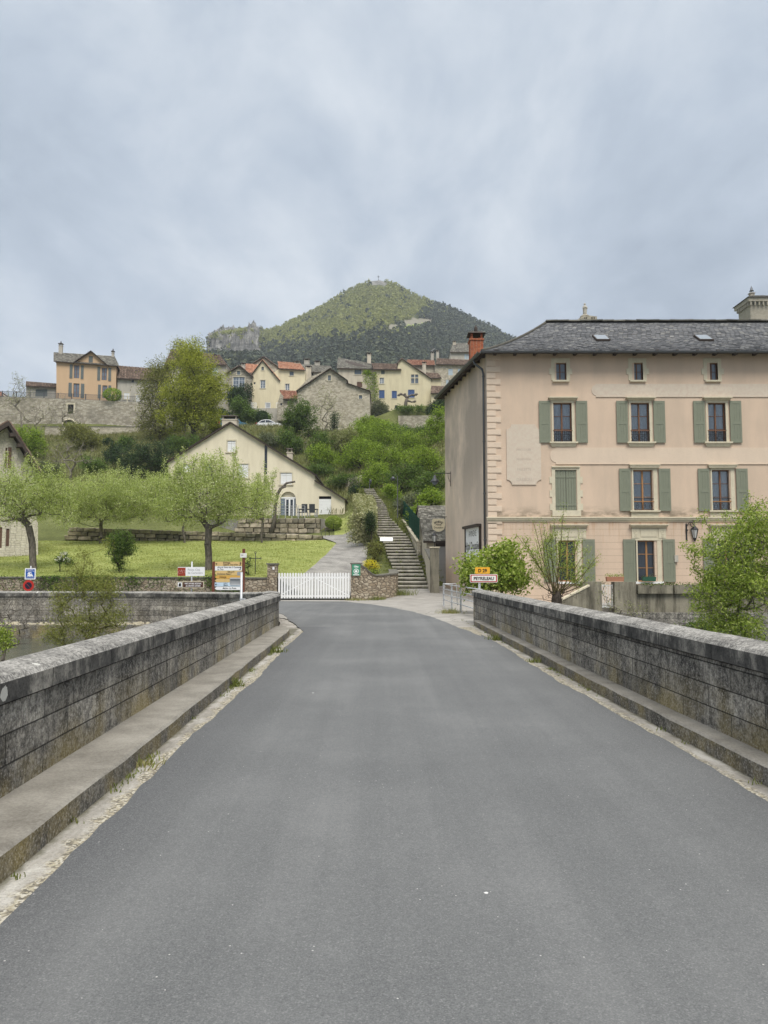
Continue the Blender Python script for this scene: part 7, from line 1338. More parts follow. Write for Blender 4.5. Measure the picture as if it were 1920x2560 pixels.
# -- the big maple and its neighbours on the slope
b = ground(476, 104); tree('maple_tree', 'tall yellow green maple standing highest on the slope, centre left', 'tree', b, [pxc(485, 925, 104, 58, 50, 2.6), pxc(475, 985, 104, 72, 54, 3), pxc(528, 985, 104, 46, 46, 2.6), pxc(470, 878, 104, 38, 30, 2), pxc(505, 1040, 104, 58, 38, 2.6), pxc(440, 1045, 104, 48, 34, 2.4), pxc(548, 955, 104, 22, 28, 1.6)], 820, 56, .42, .125, 'lf_maple', 'bark_dark', .34, .02, fork=(0, 0, 2.6), seed=21, keep=.95)
b = ground(395, 108); tree('maple_tree', 'looser olive green tree with visible limbs left of the tall maple', 'tree', b, [pxc(395, 980, 108, 48, 74, 2.6), pxc(378, 1040, 108, 40, 54, 2.2), pxc(405, 925, 108, 40, 36, 2), pxc(400, 1075, 108, 56, 34, 2.2)], 440, 44, .45, .12, 'lf_willow', 'bark_dark', .22, .02, fork=(0, 0, 1.6), seed=22, keep=.8)
b = ground(455, 112); tree('pale_tree', 'pale twiggy tree top rising behind the tall maple', 'tree', b, [pxc(450, 868, 112, 32, 22, 2), pxc(490, 862, 112, 26, 20, 2), pxc(465, 900, 112, 42, 40, 2)], 170, 20, .4, .13, 'lf_sage', 'bark', .2, .02, seed=23, fork=(0, 0, 9))
# -- bushes: one maker, many individuals
def bush(lab, u, vb, Y, lobes, leaf, seed, n_t=90, per=34, ls=.12, sp=None, bark='bark_dark', name='bush', cat='bush', group=None, rt=.02, rb=.08, base=None, keep=1.0, asp=.6, flat=0, minr=.0):
    b = base if base is not None else ground(u, Y); cs = [pxc(*l) for l in lobes]; k = Y / FP
    return tree(name, lab, cat, b, cs, n_t, per, sp if sp is not None else .32, ls, leaf, bark, rb, rt, seed=seed, group=group, keep=keep, asp=asp, flat=flat, fork=(0, 0, .25), minr=minr)
HG = 'bushes covering the hillside below the village'
HB = [ # u, Y, lobes [(u,v,ru,rv)], leaf, description
 (845, 105, [(845, 1120, 34, 42), (870, 1090, 25, 25)], 'lf_sage', 'pale olive bush below the barn house'),
 (905, 118, [(905, 1080, 38, 30), (890, 1110, 40, 30)], 'lf_bright', 'bright green bush just right of the barn house foot'),
 (960, 112, [(955, 1085, 42, 36), (930, 1120, 40, 34)], 'lf_bright', 'bright green bush under the pollarded tree terrace, left part'),
 (1010, 106, [(1010, 1105, 45, 34), (1040, 1120, 36, 30)], 'lf_bright', 'bright green bush under the dark rock wall'),
 (1080, 110, [(1085, 1090, 34, 44), (1100, 1045, 24, 40)], 'lf_bright', 'tall bright green bush against the pink building, top of the slope'),
 (905, 96, [(900, 1130, 45, 34), (870, 1150, 38, 28)], 'lf_bright', 'yellowish green bush in the middle of the slope'),
 (965, 92, [(960, 1150, 50, 38), (1000, 1145, 34, 30)], 'lf_bright', 'rounded bright bush in the middle of the slope'),
 (1050, 90, [(1050, 1150, 48, 38), (1085, 1165, 34, 40)], 'lf_bright', 'wide bright bush beside the pink building wall'),
 (945, 80, [(945, 1185, 42, 32), (920, 1205, 30, 24)], 'lf_bright', 'bright bush hanging over the upper stairs'),
 (1000, 78, [(1000, 1200, 44, 36), (1030, 1180, 38, 34)], 'lf_mid', 'darker green bush right of the upper stairs'),
 (1065, 74, [(1065, 1215, 44, 40), (1095, 1200, 30, 34)], 'lf_mid', 'dark green bush behind the bracket lamp'),
 (1090, 64, [(1095, 1250, 26, 24), (1075, 1262, 20, 16)], 'lf_spring', 'light green bush above the garage roof'),
 (815, 112, [(812, 1110, 36, 36), (790, 1130, 26, 26)], 'lf_mid', 'mid green bush left of the ivy covered trunk'),
 (760, 118, [(755, 1035, 42, 42), (735, 1060, 34, 30), (770, 1075, 28, 26)], 'lf_mid', 'leafy green tree like bush right of the white car'),
 (800, 98, [(800, 1135, 34, 26), (825, 1150, 26, 20)], 'lf_bright', 'low bright bush right of the cream house roof'),
 (735, 110, [(735, 1110, 30, 26), (715, 1090, 24, 20)], 'lf_mid', 'low bush behind the right roof slope of the cream house'),
 (690, 117, [(690, 1105, 34, 18), (665, 1095, 22, 14)], 'lf_grey', 'low grey green bush on the bank below the white car'),
 (605, 133, [(600, 1020, 24, 28), (625, 1040, 24, 24)], 'lf_mid', 'bush between the maple and the ivy house'),
 (550, 136, [(560, 1050, 30, 26)], 'lf_dark', 'dark bush above the blue van'),
 (575, 140, [(590, 990, 26, 26)], 'lf_dark', 'dark ivy bush at the foot of the stone gabled house'),
 (640, 137, [(650, 1042, 30, 14)], 'lf_mid', 'low hedge bush below the white terrace railing'),
 (955, 141, [(950, 1025, 22, 22)], 'lf_grey', 'dark grey green bush at the left foot of the yellow house'),
 (1085, 139, [(1100, 1015, 22, 20), (1080, 1025, 20, 14)], 'lf_dark', 'dark rounded bush under the pink building eave'),
 (925, 131, [(925, 1058, 30, 18), (955, 1066, 26, 16)], 'lf_bright', 'bright bush between the barn house and the rock wall'),
 (1000, 128, [(1000, 1080, 44, 16), (1050, 1082, 36, 16)], 'lf_mid', 'dark bush band at the foot of the rock wall'),
 (1030, 140, [(1030, 1026, 44, 10)], 'lf_mid', 'long ivy fringe on top of the dark rock wall'),
 (980, 70, [(975, 1225, 16, 16), (990, 1245, 16, 18)], 'lf_bright', 'grassy bush spilling over the upper right edge of the stairs'),
 (1020, 62, [(1015, 1265, 28, 24), (1040, 1250, 24, 18)], 'lf_grey', 'grey green shrub behind the green wire fence'),
 (1045, 57, [(1040, 1290, 20, 26), (1055, 1275, 12, 16)], 'lf_bright', 'bright shrub between wire fence and garage roof'),
 (875, 83, [(870, 1200, 34, 18), (840, 1205, 24, 12)], 'lf_mid', 'low ground bush left of the stair top'),
 (1075, 60.5, [(1080, 1240, 30, 16), (1055, 1245, 20, 12)], 'lf_bright', 'low bright bush just over the garage ridge'),
 (890, 76, [(890, 1228, 20, 12), (905, 1222, 16, 10)], 'lf_dark', 'dark ivy clump at the upper end of the clipped hedge'),
 (830, 85, [(800, 1175, 36, 16)], 'lf_mid', 'low bush above the lean-to roof of the cream house'),
 (220, 112, [(215, 1095, 40, 34), (180, 1080, 30, 24)], 'lf_willow', 'olive green bush in front of the rampart arch'),
 (60, 90, [(75, 1095, 34, 28), (60, 1130, 28, 22), (95, 1120, 22, 24)], 'lf_bright', 'light green bush right of the left house roof'),
 (275, 96, [(285, 1140, 26, 22), (290, 1120, 14, 14)], 'lf_dark', 'dark conical bush on the left slope'),
 (345, 92, [(345, 1150, 58, 50), (395, 1140, 42, 46), (310, 1170, 34, 34)], 'lf_dark', 'big dark evergreen bush left of the cream house'),
 (410, 88, [(400, 1170, 34, 40), (350, 1195, 44, 30)], 'lf_dark', 'dark evergreen bush touching the cream house roof'),
 (445, 94, [(440, 1115, 34, 26), (475, 1105, 26, 22)], 'lf_mid', 'bush below the tall maple'),
 (230, 86, [(235, 1165, 40, 22)], 'lf_mid', 'mid green bush behind the orchard, left of the evergreens'),
 (310, 100, [(315, 1110, 20, 16)], 'lf_mid', 'small bush on the meadow strip under the rampart'),
 (140, 84, [(120, 1175, 34, 22)], 'lf_grey', 'grey green bush behind the bare shrub'),
 (270, 121, [(271, 1107, 7, 6)], 'lf_dark', 'small dark round bush on the grass under the rampart'),
 (545, 98, [(545, 1080, 22, 20)], 'lf_willow', 'olive bush left of the cream house chimney'),
]
def groundY(u, v, lo=62, hi=127):
    for _ in range(30):
        m_ = (lo + hi) / 2; g0 = TZ((u - 960) * m_ / FP, m_)
        if 1420 - (g0 - CZ) * FP / m_ > v: lo = m_
        else: hi = m_
    return lo
for i, (u, Y, lb_, lf, lab) in enumerate(HB):
    l0 = max(lb_, key=lambda q: q[1] + q[3] * .6)
    if Y < 129 and Y > 62: Y = max(63, groundY(u, l0[1] + l0[3] * .75) - 1.0); Y = max(Y, 86) if 400 < u < 700 else Y
    ar = sum(a * b_ for *_, a, b_ in lb_) * (Y / FP) ** 2; sc_ = Y / 100
    bush(lab, u, 0, Y, [(a, b_, Y, c, d) for a, b_, c, d in lb_], lf, 100 + i, int(min(330, 60 + ar * 24)), 36, .115 * max(.75, sc_), .25 * sc_ ** .5, group=HG, rt=.015, rb=.09)
# round clipped bushes
def ball(name, lab, u, v, Y, ru, rv, leaf, seed, n=2600, ls=.05, cat='bush', base=None):
    p = P(u, v, Y); k = Y / FP; b = Vector((p.x, p.y, p.z - rv * k)); t = thing(name, lab, cat, b); g_ = np.random.default_rng(seed); d = g_.normal(size=(n, 3)); d /= np.linalg.norm(d, axis=1)[:, None]; r = g_.uniform(.8, 1.03, n)[:, None] * (1 + .06 * np.sin(d[:, :1] * 6 + seed) * np.cos(d[:, 2:] * 5))
    C = d * r * np.array([ru * k, ru * k, rv * k]) + np.array([0, 0, rv * k]); quads('crown', C, ls * g_.uniform(.6, 1.3, n), M[leaf], g_, t, d, .45, .7); c_ = MB(); c_.tube([(0, 0, -.3), (0, 0, rv * k)], .06, 6); c_.build('trunk', M['bark_dark'], t); return t
ball('clipped_bush', 'clipped round green bush beside the terrace steps', 834, 1306, 66.5, 22, 17, 'lf_spring', 5, 4200, .055); ball('clipped_bush', 'clipped round green shrub on the rampart in front of the orange house', 281, 987, 129.3, 23, 17, 'lf_bright', 6, 2200, .12); ball('clipped_bush', 'dark clipped round topiary left of the white car', 655, 1043, 131, 15, 17, 'lf_dark', 7, 1800, .12)
# hedge beside the stairs
t = thing('hedge', 'long clipped cream and green hedge along the left side of the stairs', 'hedge', ground(915, 58)); O_ = t.location; g_ = np.random.default_rng(9); C = []; NR = []
hp = [(55.0, 912, 938, 1286, 1342), (57.5, 905, 936, 1276, 1330), (60, 897, 936, 1262, 1318), (63, 890, 934, 1252, 1300), (66, 887, 930, 1243, 1285), (69, 885, 925, 1238, 1265)]
for _ in range(24000):
    y = g_.uniform(55, 69); a, b_, vt, vb = [np.interp(y, [h[0] for h in hp], [h[i] for h in hp]) for i in (1, 2, 3, 4)]; s_ = g_.uniform(); xl, xr = (a - 960) * y / FP, (b_ - 960) * y / FP; zt, zb = ZV(vt, y), ZV(vb, y) - .4
    if s_ < .35: C.append((xr, y, g_.uniform(zb, zt))); NR.append((1, 0, 0))
    elif s_ < .6: C.append((g_.uniform(xl, xr), y, zt)); NR.append((0, 0, 1))
    elif s_ < .8: C.append((g_.uniform(xl, xr), 55 + g_.uniform(0, .3), g_.uniform(ZV(1342, 55) - .4, ZV(1286, 55)))); NR.append((0, -1, 0))
    else: C.append((xl, y, g_.uniform(zb, zt))); NR.append((-1, 0, 0))
C = np.array(C) - np.array(O_) + g_.normal(size=(len(C), 3)) * .09; quads('foliage', C, .085 * g_.uniform(.6, 1.3, len(C)), M['lf_varieg'], g_, t, np.array(NR, float), .4, .7)
bush('dark bay shrub at the lower end of the clipped hedge', 930, 0, 54.3, [(928, 1312, 54.3, 12, 24), (924, 1290, 54.3, 10, 12)], 'lf_dark', 301, 60, 40, .05, .14, rb=.05)
bush('leafy green shrub on the bank between driveway and information panel', 935, 0, 50.5, [(932, 1378, 50.5, 24, 22), (950, 1372, 50.5, 16, 18)], 'lf_willow', 302, 110, 40, .038, .12, rb=.04)
bush('bright yellow flowering shrub behind the curved garden wall', 928, 0, 43.5, [(926, 1412, 43.5, 17, 13), (938, 1422, 43.5, 12, 10)], 'lf_yellow', 303, 90, 26, .035, .09, rb=.03)
bush('green foliage under the yellow flowering shrub', 930, 0, 43.2, [(930, 1430, 43.2, 18, 8)], 'lf_spring', 304, 40, 30, .035, .09, rb=.03)
# flowering and evergreen shrubs on the lawn
b = ground(152, 41); t = bush('small white flowering rhododendron on the front of the lawn', 152, 0, 41, [(148, 1400, 41, 13, 9), (172, 1402, 41, 13, 9), (160, 1388, 41, 10, 8)], 'lf_mid', 305, 46, 20, .05, .09, rb=.03)
g_ = np.random.default_rng(4); C = np.concatenate([rand_in(g_, [tuple(np.array(pxc(u_, v_, 41, 10, 7)) - np.array([b.x, b.y, b.z, 0, 0, 0]))], 9) for u_, v_ in ((148, 1397), (172, 1399), (160, 1384))]); C[:, 1] -= .15; leaves('flowers', C, 9, .035, .04, M['petal'], t, 8)
bush('dark glossy evergreen shrub on the lawn, left of the tourist sign', 300, 0, 40.6, [(300, 1352, 40.6, 30, 28), (295, 1385, 40.6, 24, 28), (315, 1370, 40.6, 26, 22), (300, 1415, 40.6, 12, 16)], 'lf_mid', 306, 190, 42, .045, .13, rb=.06)
bush('thin climbing rose shrub beside the iron cross', 622, 0, 39.6, [(620, 1405, 39.6, 12, 20), (618, 1425, 39.6, 10, 18)], 'lf_mid', 307, 34, 16, .035, .08, rb=.02)
# ivy over the garden wall
t = thing('wall_ivy', 'ragged ivy and moss hanging over the front of the left garden wall', 'ivy', (-20, 38.6, 0)); g_ = np.random.default_rng(31); n = 15000; u = g_.uniform(-150, 606, n); x = (u - 960) * 38.6 / FP; hgt = .62 + .25 * np.sin(x * 1.7) * np.cos(x * .6) + .12 * np.sin(x * 5.1); z = 1.22 - g_.uniform(0, 1, n) ** 1.3 * np.clip(1.5 * hgt, .2, 1.25); keep = g_.uniform(size=n) < np.clip(.35 + .6 * np.sin(x * .8 + 1) + .3 * np.sin(x * 2.9), .12, 1)
C = np.stack([x + 20, g_.normal(size=n) * .07 + .05, z], 1)[keep]; quads('foliage', C, .05 * g_.uniform(.5, 1.5, len(C)), M['lf_mid'], g_, t, np.tile([[0, -1.0, .2]], (len(C), 1)), .35, .7)
# yellow broom tufts, bare trees and bare shrubs
def bare(name, lab, u, Y, lobes, seed, n_t=120, rb=.12, rt=.012, bark='bark_pale', per=0, leaf='lf_sage', ls=.06, fork=None, bend=.14, base=None, keep=1.0, sp=.25, cat='tree'):
    b = base if base is not None else ground(u, Y); return tree(name, lab, cat, b, [pxc(a, c, Y, d, e) for a, c, d, e in lobes], n_t, per, sp, ls, leaf, bark, rb, rt, fork=fork, seed=seed, bend=bend, keep=keep)
bare('bare_tree', 'pale budding tree with thin branches in front of the barn house', 812, 122, [(815, 1010, 32, 42), (840, 1050, 30, 42), (800, 1070, 24, 34)], 401, 260, .16, .018, per=9, keep=.8, ls=.09)
bare('bare_tree', 'small budding tree rising above the rampart, left of the orange house', 48, 122, [(45, 955, 22, 26), (60, 985, 26, 26), (30, 1000, 26, 34)], 402, 190, .14, .016, per=6, keep=.7, ls=.1)
bare('bare_tree', 'grey leafless tree with many twigs before the rampart, far left', 100, 119, [(105, 1040, 44, 46), (60, 1050, 34, 40)], 403, 300, .16, .016, 'bark_pale', per=3, keep=.5, ls=.09)
bare('bare_tree', 'grey leafless tree with many twigs before the rampart arch', 165, 118, [(165, 1030, 36, 50), (190, 1060, 30, 40)], 404, 260, .15, .016, 'bark_pale', per=2, keep=.4, ls=.09)
bare('bare_shrub', 'silvery bare shrub with fanning twigs behind the orchard', 172, 83, [(150, 1130, 50, 32), (200, 1135, 48, 28), (175, 1110, 40, 20)], 405, 330, .13, .011, 'bark_pale', fork=(0, 0, 1.2), bend=.05, cat='shrub')
bare('bare_tree', 'thin young tree with bare grey stem on the slope right of the cream house', 760, 95, [(758, 1100, 12, 30)], 406, 30, .07, .015, per=8, ls=.09)
bare('bare_shrub', 'brown tangled thicket below the barn house', 800, 108, [(790, 1090, 40, 24), (830, 1095, 30, 20)], 407, 220, .1, .015, 'bark_dark', cat='shrub', per=2, keep=.5, ls=.09, leaf='lf_mid')
b = ground(834, 116); t = thing('ivy_trunk', 'tall dark ivy covered trunk below the barn house', 'tree', b); k = MB(); top = P(836, 1035, 116) - b; k.tube([(0, 0, -.3), top * .5, top], [.15, .12, .05], 6); k.build('trunk', M['bark_dark'], t); leaves('ivy', np.array([tuple(top * q) for q in np.linspace(.1, 1, 26)]), 46, .34, .11, M['lf_dark'], t, 3)
# pollarded plane tree
b = P(1012, 1032, 141); t = thing('pollarded_tree', 'pollarded plane tree with knobbly bare limbs in front of the yellow house', 'tree', b); k = MB(); q = lambda x, y: P(*B_(x, y), 141) - b
k.tube([Vector((0, 0, -.5)), q(808, 680), q(812, 640), q(822, 608)], [.42, .36, .3, .28], 8)
for l in ([(822, 608), (805, 590), (780, 575), (752, 580)], [(822, 608), (835, 590), (862, 578), (900, 575)], [(815, 625), (840, 632), (862, 640), (886, 636)], [(822, 608), (815, 590), (800, 575)], [(862, 578), (885, 580)], [(780, 575), (765, 572)]): k.tube([q(*p) for p in l], np.linspace(.22, .12, len(l)), 7); e = q(*l[-1]); k.tube([e + Vector((-.3, 0, -.1)), e, e + Vector((.3, 0, .15))], [.1, .26, .1], 6)
k.build('trunk', M['bark'], t)
# rock retaining wall under it
p0, p1 = P(*B_(745, 900), 138), P(*B_(1090, 900), 138); path_wall('rock_wall', 'dark rough stone retaining wall under the pollarded tree', 'wall', [(p0.x, 138, p0.z - 3, ZV(820 + .2893 * 755, 138)), (p1.x + 3, 138, p0.z - 3, ZV(820 + .2893 * 750, 138))], .8, 'rub_grey', None)
# old stone wall fragments on the slope above the lean-to
p = [P(870, 1222, 79), P(905, 1215, 80)]; path_wall('field_wall', 'crumbling mossy field wall above the upper stairs', 'wall', [(p[0].x, 79, p[0].z - 2, p[0].z + 1.2), (p[1].x, 80, p[1].z - 2, p[1].z + 1.2)], .6, 'rub_grey', None)
# ivy on houses
for lab, f, poly_, Y, leaf, n in (('ivy creeper climbing the corner of the old grey roofed house', B_, [(450, 560, 385, 480), (470, 570, 480, 640), (455, 500, 370, 400)], 145.4, 'lf_bright', 1500), ('brown green creeper on the right side of the stone gabled house', A_, [(600, 800, 560, 690), (690, 800, 480, 600)], 145.2, 'lf_dark', 1500)):
    g_ = np.random.default_rng(len(lab)); C = []
    b = P(*f((poly_[0][0] + poly_[0][1]) / 2, poly_[0][3]), Y)
    for _ in range(n): q_ = poly_[g_.integers(len(poly_))]; C.append(P(*f(g_.uniform(q_[0], q_[1]) + g_.normal() * 8, g_.uniform(q_[2], q_[3])), Y) - b)
    t = thing('creeper', lab, 'creeper', b); quads('foliage', np.array(C) + g_.normal(size=(n, 3)) * .12, .13 * g_.uniform(.6, 1.4, n), M[leaf], g_, t)
# -- plants close to the bridge
LB = Vector((XU(1235, 1400, 27), 27, -.2)); bush('bright large leaved shrub behind the town sign and the right parapet', 0, 0, 27, [(1235, 1430, 27, 72, 46), (1185, 1415, 27, 32, 34), (1262, 1388, 27, 46, 36), (1282, 1442, 27, 42, 46), (1178, 1458, 27, 32, 30)], 'lf_spring', 501, 260, 34, .066, .14, bark='stemgreen', rb=.05, rt=.006, base=LB, asp=.8)
# multi stemmed budding shrub from a dark stump
b = Vector((XU(1392, 1500, 26), 26, -1.1)); t = thing('budding_shrub', 'sparse budding shrub with long reddish stems fanning from a dark stump', 'shrub', b); k = MB(); g_ = np.random.default_rng(5); pts = []; q = lambda u, v, dy=0: P(u, v, 26 + dy) - b
for u1, v1 in ((1290, 1335), (1305, 1345), (1332, 1300), (1348, 1310), (1358, 1305), (1376, 1312), (1410, 1262), (1424, 1320), (1450, 1330), (1472, 1370), (1498, 1385), (1498, 1400), (1440, 1350), (1330, 1400), (1312, 1370), (1460, 1420), (1385, 1300), (1340, 1350), (1365, 1330), (1482, 1440), (1300, 1430), (1405, 1340)):
    dy = g_.uniform(-.5, .5); s0 = q(1392 + g_.uniform(-14, 14), 1485, dy * .2); e = q(u1, v1, dy); m_ = s0.lerp(e, .5) + Vector((0, 0, -.08)) + Vector(g_.normal(size=3)) * .05; cpts = [s0, s0.lerp(m_, .5) + Vector((0, 0, -.02)), m_, m_.lerp(e, .5) + Vector((0, 0, .03)), e]; k.tube(cpts, [.022, .018, .014, .01, .005], 5, False)
    for c_ in range(3): p0 = m_.lerp(e, g_.uniform(-.3, .6)); p1 = p0 + Vector((g_.normal() * .22, g_.normal() * .2, g_.uniform(.1, .45))); k.tube([p0, p1], [.009, .004], 4, False); pts += [p0.lerp(p1, a) for a in (.5, .8, 1)]
    pts += [m_.lerp(e, a) for a in np.linspace(-.2, 1, 11)]
k.build('stems', M['stemgreen'], t, fix=False); leaves('leaves', np.array([tuple(p) for p in pts]), 16, .08, .034, M['lf_spring'], t, 6, asp=.45); k = MB(); k.tube([(0, 0, -.2), (0, 0, .8), q(1392, 1500), q(1392, 1478)], [.22, .17, .18, .13], 9); k.build('stump', M['bark_dark'], t)
T2 = np.array([tuple(q(1392 + g_.normal() * 20, 1482 + g_.normal() * 12, g_.normal() * .2)) for _ in range(160)]); Nd, par, tips = skeleton(T2, (0, 0, 1.0), tuple(q(1392, 1490)), 4); limbs('twigs', Nd, par, .004, .05, M['bark_dark'], t)
# big loose tree at the right edge
b = Vector((XU(1845, 1600, 22.5), 22.5, -1.3)); tree('riverside_tree', 'big loose spring green tree growing from the river bank at the right edge', 'tree', b, [pxc(1850, 1350, 22.5, 80, 70), pxc(1800, 1420, 22.5, 75, 60), pxc(1900, 1310, 22.5, 60, 60), pxc(1870, 1460, 22.5, 100, 70), pxc(1780, 1490, 22.5, 60, 55), pxc(1930, 1400, 22.5, 80, 90), pxc(1750, 1375, 22.5, 40, 28), pxc(1830, 1560, 22.5, 90, 50), pxc(1760, 1300, 22.5, 14, 20), pxc(1870, 1260, 22.5, 30, 22)], 900, 30, .11, .044, 'lf_spring', 'bark', .07, .005, fork=(0, 0, .9), seed=511, bend=.18, asp=.6)
b = Vector((XU(1650, 1600, 29), 29, -1.5)); bush('dark low bush under the terrace wall beside the river', 0, 0, 29, [(1760, 1580, 29, 50, 30), (1700, 1590, 29, 30, 20), (1640, 1600, 29, 26, 12)], 'lf_mid', 512, 120, 30, .05, .14, base=b, rb=.04)
bush('grey willow shrub with pale twigs behind the right parapet', 0, 0, 25, [(1590, 1530, 25, 60, 30), (1540, 1520, 25, 40, 34), (1510, 1480, 25, 25, 50)], 'lf_sage', 513, 90, 5, .03, .08, base=Vector((XU(1560, 1600, 25), 25, -1.5)), bark='bark_pale', rb=.03, rt=.005)
# saplings in the river bed, left
b = Vector((XU(215, 1650, 21), 21, -1.4)); tree('riverside_sapling', 'slim feathery saplings growing from the river beyond the left parapet', 'tree', b, [pxc(205, 1440, 21, 36, 62), pxc(165, 1510, 21, 38, 60), pxc(260, 1470, 21, 46, 52), pxc(230, 1560, 21, 60, 48), pxc(150, 1580, 21, 45, 40), pxc(290, 1540, 21, 40, 36), pxc(208, 1385, 21, 10, 18), pxc(262, 1370, 21, 12, 30)], 380, 34, .1, .038, 'lf_spr2', 'stemgreen', .05, .004, fork=(0, 0, .3), seed=521, bend=.08, asp=.35, flat=.6)
b = Vector((XU(10, 1640, 21), 21, -1.4)); bare('bare_shrub', 'brown leafless willow twigs over the river at the left edge', 0, 21, [(-20, 1530, 60, 50), (60, 1520, 55, 40), (20, 1580, 70, 40), (100, 1490, 30, 20)], 522, 330, .05, .004, 'bark', base=b, cat='shrub', bend=.1)
b = Vector((XU(0, 1640, 15), 15, -1.3)); bush('fresh green leafy shrub at the lower left beyond the parapet', 0, 0, 15, [(5, 1590, 15, 26, 26), (20, 1610, 15, 22, 20), (-30, 1600, 15, 40, 40)], 'lf_spring', 523, 90, 22, .028, .07, base=b, rb=.02, rt=.004, bark='stemgreen')
# -- grass, weeds
def tufts(name, lab, pts, h, mat, seed, per=16, w=.006, spread=.05, cat='grass', kind='stuff'):
    g_ = np.random.default_rng(seed); P0 = np.repeat(np.array(pts, float), per, 0); n = len(P0); P0[:, :2] += g_.normal(size=(n, 2)) * spread; hh = (h * g_.uniform(.4, 1.2, n))[:, None]; d = g_.normal(size=(n, 3)) * .35; d[:, 2] = 1; sd_ = np.cross(d, g_.normal(size=(n, 3))); sd_ /= np.linalg.norm(sd_, axis=1)[:, None]; sd_ *= w
    b_ = P0 + d * hh * .6; tp = P0 + d * hh + g_.normal(size=(n, 3)) * hh * .25; Q = np.stack([P0 - sd_, P0 + sd_, b_ + sd_ * .8, b_ - sd_ * .8, tp - sd_ * .1, tp + sd_ * .1], 1).reshape(-1, 3); i = np.arange(n)[:, None] * 6
    F_ = np.concatenate([i + np.array([[0, 1, 2, 3]]), i + np.array([[3, 2, 5, 4]])]); return tag(np_mesh(name, Q, F_, mat), lab, cat, kind=kind)
rg2 = np.random.default_rng(77); pts = []
for _ in range(190):
    y = rg2.uniform(1.5, 19); 
    if math.sin(y * 1.3) + math.sin(y * 3.1 + 1) + rg2.normal() * .5 < .35: continue
    p = BR.w(-1.85 + abs(rg2.normal()) * .03, y, 0); pts.append((p.x, p.y, 0))
for _ in range(110):
    y = rg2.uniform(5, 24)
    if math.sin(y * 1.1 + 2) + math.sin(y * 2.7) + rg2.normal() * .5 < .5: continue
    p = BR.w(2.91 - abs(rg2.normal()) * .03, y, 0); pts.append((p.x, p.y, 0))
tufts('kerb_weeds', 'small weeds and moss growing along the foot of both kerbs', pts, .035, M['grass_t'], 3, 9, .004, .03)
def clump(lab, x, y, h, seed, per=90, mat='grass_t', sp=.05, z=0): return tufts('weed_clump', lab, [(x, y, z)], h, M[mat], seed, per, .006, sp, 'weed', None)
p = BR.w(-1.79, 10.6, 0); clump('bright grass tuft growing against the left kerb', p.x, p.y, .11, 1); p = BR.w(-1.76, 14.8, 0); clump('dark weed tuft at the far end of the left kerb', p.x, p.y, .12, 2, 120, sp=.1); p = BR.w(2.84, 17.2, 0); clump('bright weed tuft growing against the right kerb', p.x, p.y, .13, 3, 120, sp=.09); p = BR.w(-1.8, 6.4, 0); clump('dry yellow grass tuft lying by the left kerb', p.x, p.y, .07, 4, 60, 'dry_t', .07); p = BR.w(2.84, 13.2, 0); clump('small pale weed tuft by the right kerb', p.x, p.y, .08, 5, 60, sp=.08)
clump('yellow green weeds at the foot of the guard rail', 2.35, 27.4, .16, 6, 320, 'dry_t', .2); clump('green weeds at the foot of the curved garden wall', .9, 40.2, .35, 7, 420, 'grass_t', .4, gz(.9, 40.2)); clump('low weeds where the garden wall meets the gate', -1.4, 38.2, .14, 8, 260, 'dry_t', .3); clump('low weeds in front of the curved garden wall', -.3, 38.5, .2, 9, 300, 'grass_t', .2)
g_ = np.random.default_rng(12); pts = []
for (y0, z0, xl, xr) in EDGE:
    for s_ in range(22): pts.append((xr + .1 + abs(g_.normal()) * .35, y0 + g_.uniform(0, .67), z0 + .12)); 
    for s_ in range(8): pts.append((xl - .1 - abs(g_.normal()) * .25, y0 + g_.uniform(0, .67), z0 + .12))
    for s_ in range(3): pts.append((g_.uniform(xl, xr), y0 - .03, z0 - .0))
tufts('stair_grass', 'long grass and weeds along both edges of the stairs', pts, .17, M['grass_t'], 13, 8, .012, .08)
g_ = np.random.default_rng(14); pts = []
for _ in range(9000):
    y = g_.uniform(72, 128); u = g_.uniform(-20, 1120); x = (u - 960) * y / FP
    if 400 < u < 790 and y < 86: continue
    pts.append((x, y, TZ(x, y)))
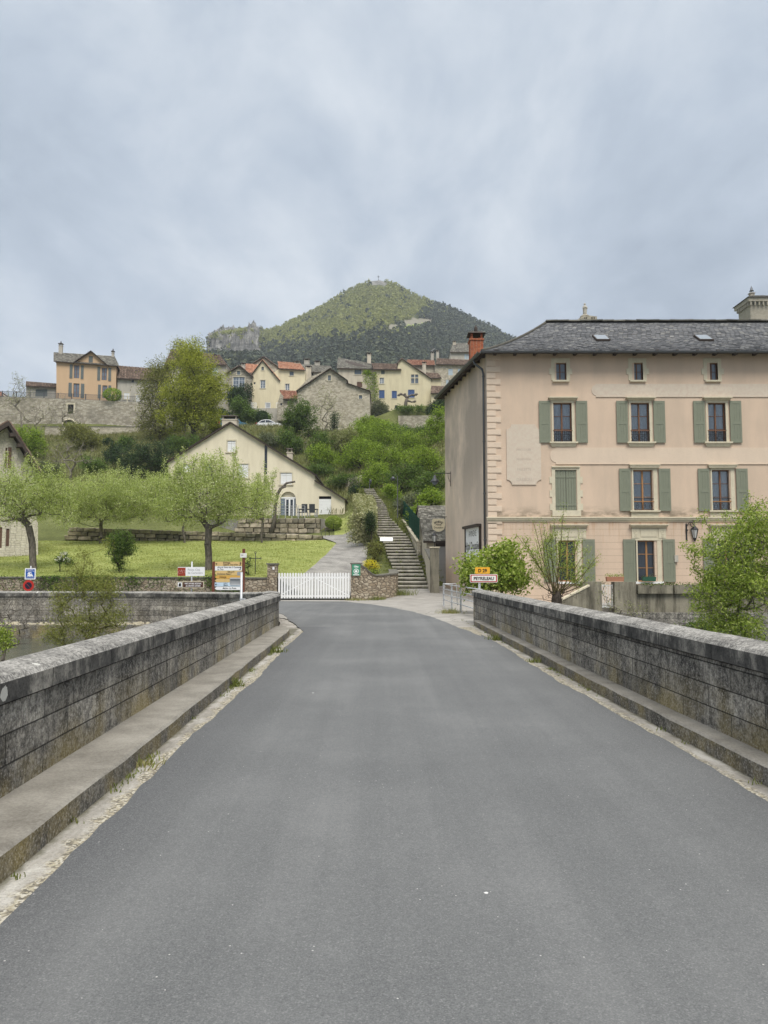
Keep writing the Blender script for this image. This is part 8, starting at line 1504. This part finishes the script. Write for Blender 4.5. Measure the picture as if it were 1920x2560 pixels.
tufts('hill_grass', 'rough tall grass covering the hillside', pts, .6, M['grass_h'], 15, 8, .03, .5)
pts = []
for _ in range(12000):
    y = g_.uniform(39.2, 61); u = g_.uniform(-20, 860); x = (u - 960) * y / FP
    if np.interp(y, [d[0] for d in DR], [d[1] for d in DR]) - 4 < u < np.interp(y, [d[0] for d in DR], [d[2] for d in DR]) + 4: continue
    pts.append((x, y, TZ(x, y)))
tufts('lawn_blades', 'short grass blades covering the lawn', pts, .055, M['lawn_b'], 16, 4, .016, .25)
# planters on the terrace ledge
t = planter(1537, 1453.5, 33.3, .75, 'long terracotta planter with low green plants on the left terrace pier', plain('terracotta', (.42, .2, .12), .8), 1); g_ = np.random.default_rng(3); leaves('plants', np.array([(x, 0, .25) for x in np.linspace(-.3, .3, 9)]), 16, .06, .04, M['lf_spring'], t, 3)
t = planter(1622, 1453, 35.75, .62, 'dark green window box planter on the sill of the open ground floor window', plain('green_plastic', (.03, .1, .06), .5), 2); leaves('plants', np.array([(x, 0, .24) for x in np.linspace(-.26, .26, 8)]), 9, .05, .035, M['lf_grey'], t, 5)
g_ = np.random.default_rng(20); C = np.stack([g_.uniform(0, 5.2, 700), g_.normal(size=700) * .06 - .1, g_.normal(size=700) * .05], 1); t = thing('ledge_plants', 'trailing creeper along the top edge of the terrace troughs', 'plant', P(1600, 1461, 33.2)); quads('foliage', C, .035 * g_.uniform(.5, 1.4, 700), M['lf_mid'], g_, t)
# ================================================================== air
hz = MB(); hz.box(-1520, 1520, -270, 1520, -2.9, 420); ho = hz.build('haze', bpy.data.materials.new('haze_air')); tag(ho, 'thin pale haze filling the valley air', 'haze', kind='stuff')
hm = ho.data.materials[0]; hm.use_nodes = True; hm.node_tree.nodes.clear(); a = hm.node_tree.nodes.new('ShaderNodeOutputMaterial'); b = hm.node_tree.nodes.new('ShaderNodeVolumePrincipled'); b.inputs['Color'].default_value = (.8, .86, .95, 1); b.inputs['Density'].default_value = .00025; hm.node_tree.links.new(b.outputs[0], a.inputs['Volume'])
